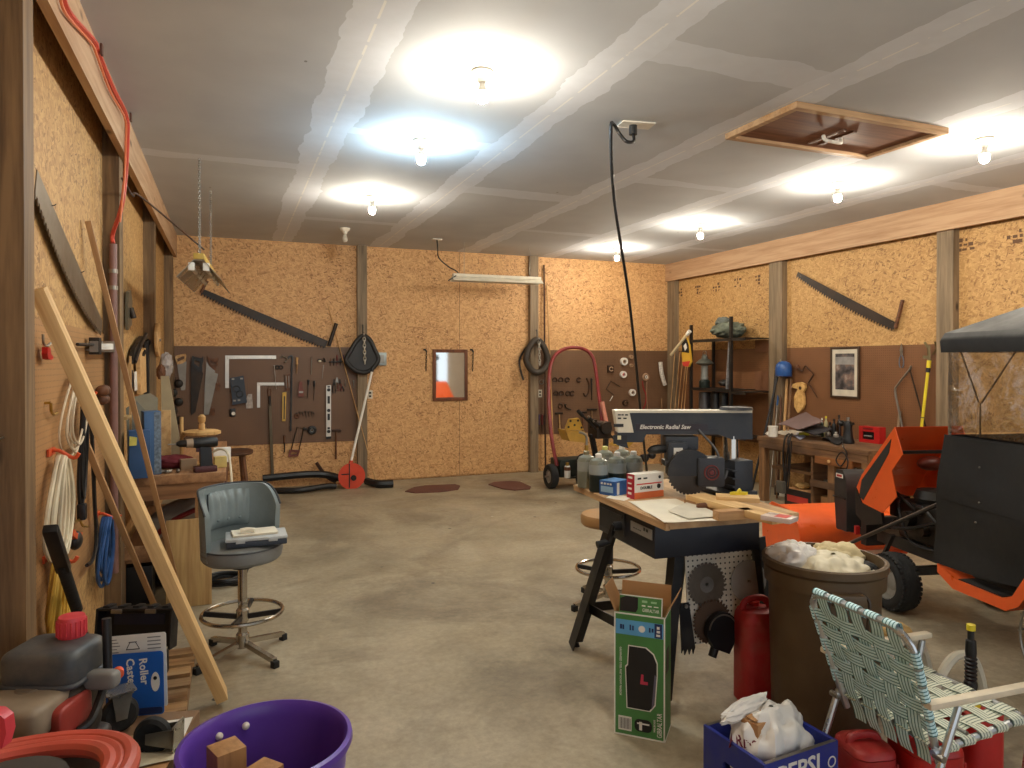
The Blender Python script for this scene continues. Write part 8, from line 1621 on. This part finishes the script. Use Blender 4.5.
# casters
def caster(label, mx, fixed=True):
    o = thing('caster', label, 'caster', mx); R_ = .062
    MB().lathe([(.02, -.02), (.05, -.021), (R_, -.012), (R_+.002, 0), (R_, .012), (.05, .021), (.02, .02)], T(0, 0, R_+.002, rx=90), 28, (True, True)).build('wheel', RUB, o); MB().cyl((0, -.03, R_+.002), (0, .03, R_+.002), .01).build('axle', STEEL, o)
    for s in (-1, 1): MB().prism([(-.018, -.012), (.018, -.012), (.035, .075), (-.03, .075)], .003, frame((0, s*.030+.0015, R_+.002), (1, 0, 0), (0, 0, 1))).build('fork_side', STEEL, o)
    MB().box((0, 0, R_+.08), (.08, .066, .004)).build('fork_top', STEEL, o); MB().prism(rrect(.10, .085, .012), .004, T(0, 0, R_+.088), [circ(.006, 8, sx*.036, sy*.029) for sx in (-1, 1) for sy in (-1, 1)]).build('mount_plate', mat('zinc plate', (170, 168, 160), .3, .8), o); MB().cyl((0, 0, R_+.082), (0, 0, R_+.088), .025).build('swivel', STEEL, o)
caster('black rubber caster lying on its side with its bright plate towards the red hose', M.Translation((.27, 2.77, ZC+.052)) @ rotm(0, 0, 160) @ rotm(0, -92, 0) @ rotm(0, 0, 0))
caster('black caster standing behind the other one, under the blue card', M.Translation((.205, 2.93, ZC+.0)) @ rotm(0, 0, 20))
def paper_at(label, x, y, z, w, d, rz, m=PAPER, mark=None):
    o = thing('paper_sheet', label, 'paper', T(x, y, z, rz=rz)); b = MB(); b.sheet(lambda u, v: ((u-.5)*w, (v-.5)*d, .003*sin(u*4)*cos(v*3)+.004), 8, 6, .001); b.build('sheet', m, o)
    if mark: b = MB(); b.box((w*.18, d*.1, .0085), (.03, .03, .0012)); b.box((w*.1, d*.02, .0085), (.015, .04, .0012)); b.build('dark_print', BLK, o)
paper_at('white leaflet with a dark print lying at the carton edge beside the tub', .372, 2.86, ZC+.002, .13, .16, -10, WHITE, True)
paper_at('pale paper lying in front of the casters next to the red hose', .36, 2.69, ZC+.0, .17, .1, 4, mat('yellowish paper', (200, 192, 166), .7))
crumple('blue_film', 'blue and clear crumpled film between the engine and the casters', 'film', V((.18, 2.69, ZC+.03)), .05, mat('pale blue film', (112, 160, 190), .2, var=.4), 103, (1, .8, .5), .4, (48, 30))
# ---- small engine machine
ES = .145
q = MB().box((0, 0, ES/2), (.40, .38, ES), None, .006).build('wooden_box', OLD); tag(q, 'low old wooden box under the small engine in the front corner', 'box', mx=T(.065, 2.43, 0, rz=-22))
EM = T(.062, 2.49, ES, rz=-22) @ M.Diagonal((.79, .79, .79, 1))
o = thing('engine_machine', 'old small petrol engine with dark grey shroud, tan tank and pinkish red cap', 'engine', EM)
GD = mat('dusty dark grey shroud', (62, 66, 70), .5, dirt=(124, 114, 102), damt=.45, dscale=5); TN = mat('dusty tan tank', (138, 124, 106), .55, dirt=(108, 96, 82), damt=.5); PK = mat('faded red cap', (206, 62, 72), .45)
def lump(b, c, d, e, n=(28, 16), mx=None):
    def fn(u, v):
        a = 2*pi*u; ph = -pi/2+pi*v; ce_, se = cos(ph), sin(ph); f = lambda t, k: math.copysign(abs(t)**k, t)
        return (c[0]+d[0]/2*f(ce_, e[1])*f(cos(a), e[0]), c[1]+d[1]/2*f(ce_, e[1])*f(sin(a), e[0]), c[2]+d[2]/2*f(se, e[1]))
    b.sheet(fn, n[0], n[1], 0, mx); bmesh.ops.remove_doubles(b.bm, verts=b.bm.verts[:], dist=.0002); return b
b = MB(); lump(b, (0, .06, .655), (.30, .25, .145), (.36, .42)); b.build('shroud', GD, o, smooth=60)
b = MB(); lump(b, (0, .06, .598), (.308, .258, .03), (.33, .5)); b.build('shroud_skirt', mat('dark blue grey skirt', (48, 56, 66), .45, dirt=(110, 104, 98), damt=.35), o, smooth=60)
pr = []
MB().lathe([(.046, .725), (.050, .735), (.050, .80), (.046, .812), (0, .815)], T(.03, .12, -.005), 28).build('fuel_cap', PK, o); b = MB()
for k in range(18): a = 2*pi*k/18; b.box((.0505*cos(a), .0505*sin(a), .763), (.006, .006, .06), T(.03, .12, 0) if False else M.Translation((.03, .12, 0)))
b.build('cap_grip_rib', PK, o); MB().cyl((.03, .12, .70), (.03, .12, .735), .042).build('cap_neck', IRON, o)
b = MB(); lump(b, (-.01, -.10, .535), (.27, .28, .125), (.3, .35)); tk = b.build('tank', TN, o, smooth=60); MB().lathe([(0, 0), (.043, 0), (.046, .004), (.04, .009), (0, .010)], T(-.02, -.06, .592), 26).build('round_plate', mat('worn brown plate', (104, 92, 78), .5), tk)
b = MB(); lump(b, (.135, -.05, .50), (.05, .2, .12), (.35, .4)); b.build('red_housing', mat('worn red housing', (160, 50, 42), .5, dirt=(100, 60, 50), damt=.5), o, smooth=60)
b = MB(); lump(b, (0, .05, .47), (.30, .26, .26), (.5, .4)); b.cyl((-.05, -.05, .36), (-.05, -.28, .36), .05); b.build('engine_block', IRON, o, smooth=60)
b = MB(); b.tube([(.165, -.06, .44), (.19, -.02, .46), (.188, .05, .52), (.185, .10, .60)], .016, 8); b.cyl((.185, .10, .60), (.175, .11, .80), .017); b.build('handle', BLK, o); b = MB(); lump(b, (.19, .05, .585), (.13, .06, .07), (.4, .5)); b.build('grey_bracket', mat('grey plastic bracket', (120, 118, 114), .5), o, smooth=60)
MB().lathe([(0, 0), (.02, 0), (.02, .03), (0, .034)], T(.215, .12, .585, rx=90, rz=30), 18).build('orange_knob', ORG, o)
b = MB(); b.tube([(-.16, .02, .57), (-.18, -.05, .58), (-.17, -.10, .55), (-.15, -.13, .5)], .018, 8); b.build('side_hose', BLK, o)
b = MB(); lump(b, (0, .0, .30), (.34, .40, .12), (.3, .3)); b.box((0, 0, .27), (.32, .38, .03)); b.build('deck', mat('dark deck paint', (50, 46, 46), .5, .3, dirt=(100, 80, 60)), o, smooth=60)
for sx in (-1, 1):
    for sy in (-1, 1):
        if (sx, sy) == (1, 1): pass
        b = MB(); b.lathe([(.03, -.022), (.10, -.024), (.115, -.012), (.115, .012), (.10, .024), (.03, .022)], T(sx*.15, sy*.17, .116, ry=90), 24, (True, True)); b.build('wheel', RUB, o); MB().bar((sx*.15, sy*.17, .116), (sx*.13, sy*.14, .27), .03, .02).build('wheel_strut', BLKM, o)
# ---- coiled red hose lying on a drum in the very front
HC = V((.115, 1.885, 0))
o = thing('metal_drum', 'grey ribbed drum in the front corner under the coiled red hose', 'drum', M.Translation(HC)); MB().lathe([(0, 0), (.22, 0), (.23, .01), (.23, .20), (.235, .21), (.23, .22), (.23, .55), (.235, .56), (.235, .572), (.225, .575), (.2, .57), (0, .568)], None, 40).build('body', mat('dusty grey drum', (104, 98, 90), .6, .2, dirt=(76, 66, 56)), o)
b = MB(); b.lathe([(.10, .576), (.12, .60), (.12, .63), (.09, .632)], None, 24); b.build('hub_ring', mat('dusty black hub', (60, 56, 52), .6), o)
pts = []
for k in range(0, 76): a = 2*pi*k/25+2.2; R_ = .262-.022*(k/25); pts.append((R_*cos(a), R_*sin(a), .612+.012*sin(k*.5)+(.022 if k < 25 else 0)*(1-k/25 if k < 25 else 0)))
q = MB().tube(pts, .021, 10, 2).build('garden_hose', mat('faded red hose', (196, 82, 66), .42, var=.18, scale=6, dirt=(150, 96, 80), damt=.3)); tag(q, 'thick coiled red hose filling the front corner', 'hose', mx=M.Translation(HC))
p = dp(6, 722, 1.62); o = thing('red_lever', 'pinkish red plastic lever at the very edge beside the coiled hose', 'lever', frame(p, tuple(_r), (0, 0, 1))); b = MB(); b.prism([(-.05, -.05), (.012, -.045), (.022, -.01), (.018, .022), (.0, .036), (-.05, .04)], .03); b.build('grip', PK, o); MB().cyl((-.03, -.045, .015), (-.03, -.17, .015), .014).build('stem', PK, o)
# ================================================================ CAMERA, WORLD, VIEW
cam = bpy.data.cameras.new('camera'); co = bpy.data.objects.new('camera', cam); COL.objects.link(co)
cam.sensor_fit = 'HORIZONTAL'; cam.sensor_width = 36; cam.lens = FPX*36/1024; cam.shift_y = -SHY/1024; cam.clip_start = .02
mw = M.Identity(4)
for i in range(3): mw[i][0], mw[i][1], mw[i][2], mw[i][3] = _r[i], _u[i], -_f[i], EYE[i]
co.matrix_world = mw; SC.camera = co
w = bpy.data.worlds.new('overcast daylight at the open doorway'); SC.world = w; w.use_nodes = True
w.node_tree.nodes['Background'].inputs[0].default_value = (.86, .93, 1.0, 1); w.node_tree.nodes['Background'].inputs[1].default_value = 1.35
SC.view_settings.view_transform = 'Standard'; SC.view_settings.look = 'None'; SC.view_settings.gamma = 1; SC.view_settings.use_curve_mapping = False
SC.view_settings.exposure = 0.0
SC.cycles.use_denoising = True; SC.cycles.max_bounces = 8; SC.cycles.transparent_max_bounces = 16
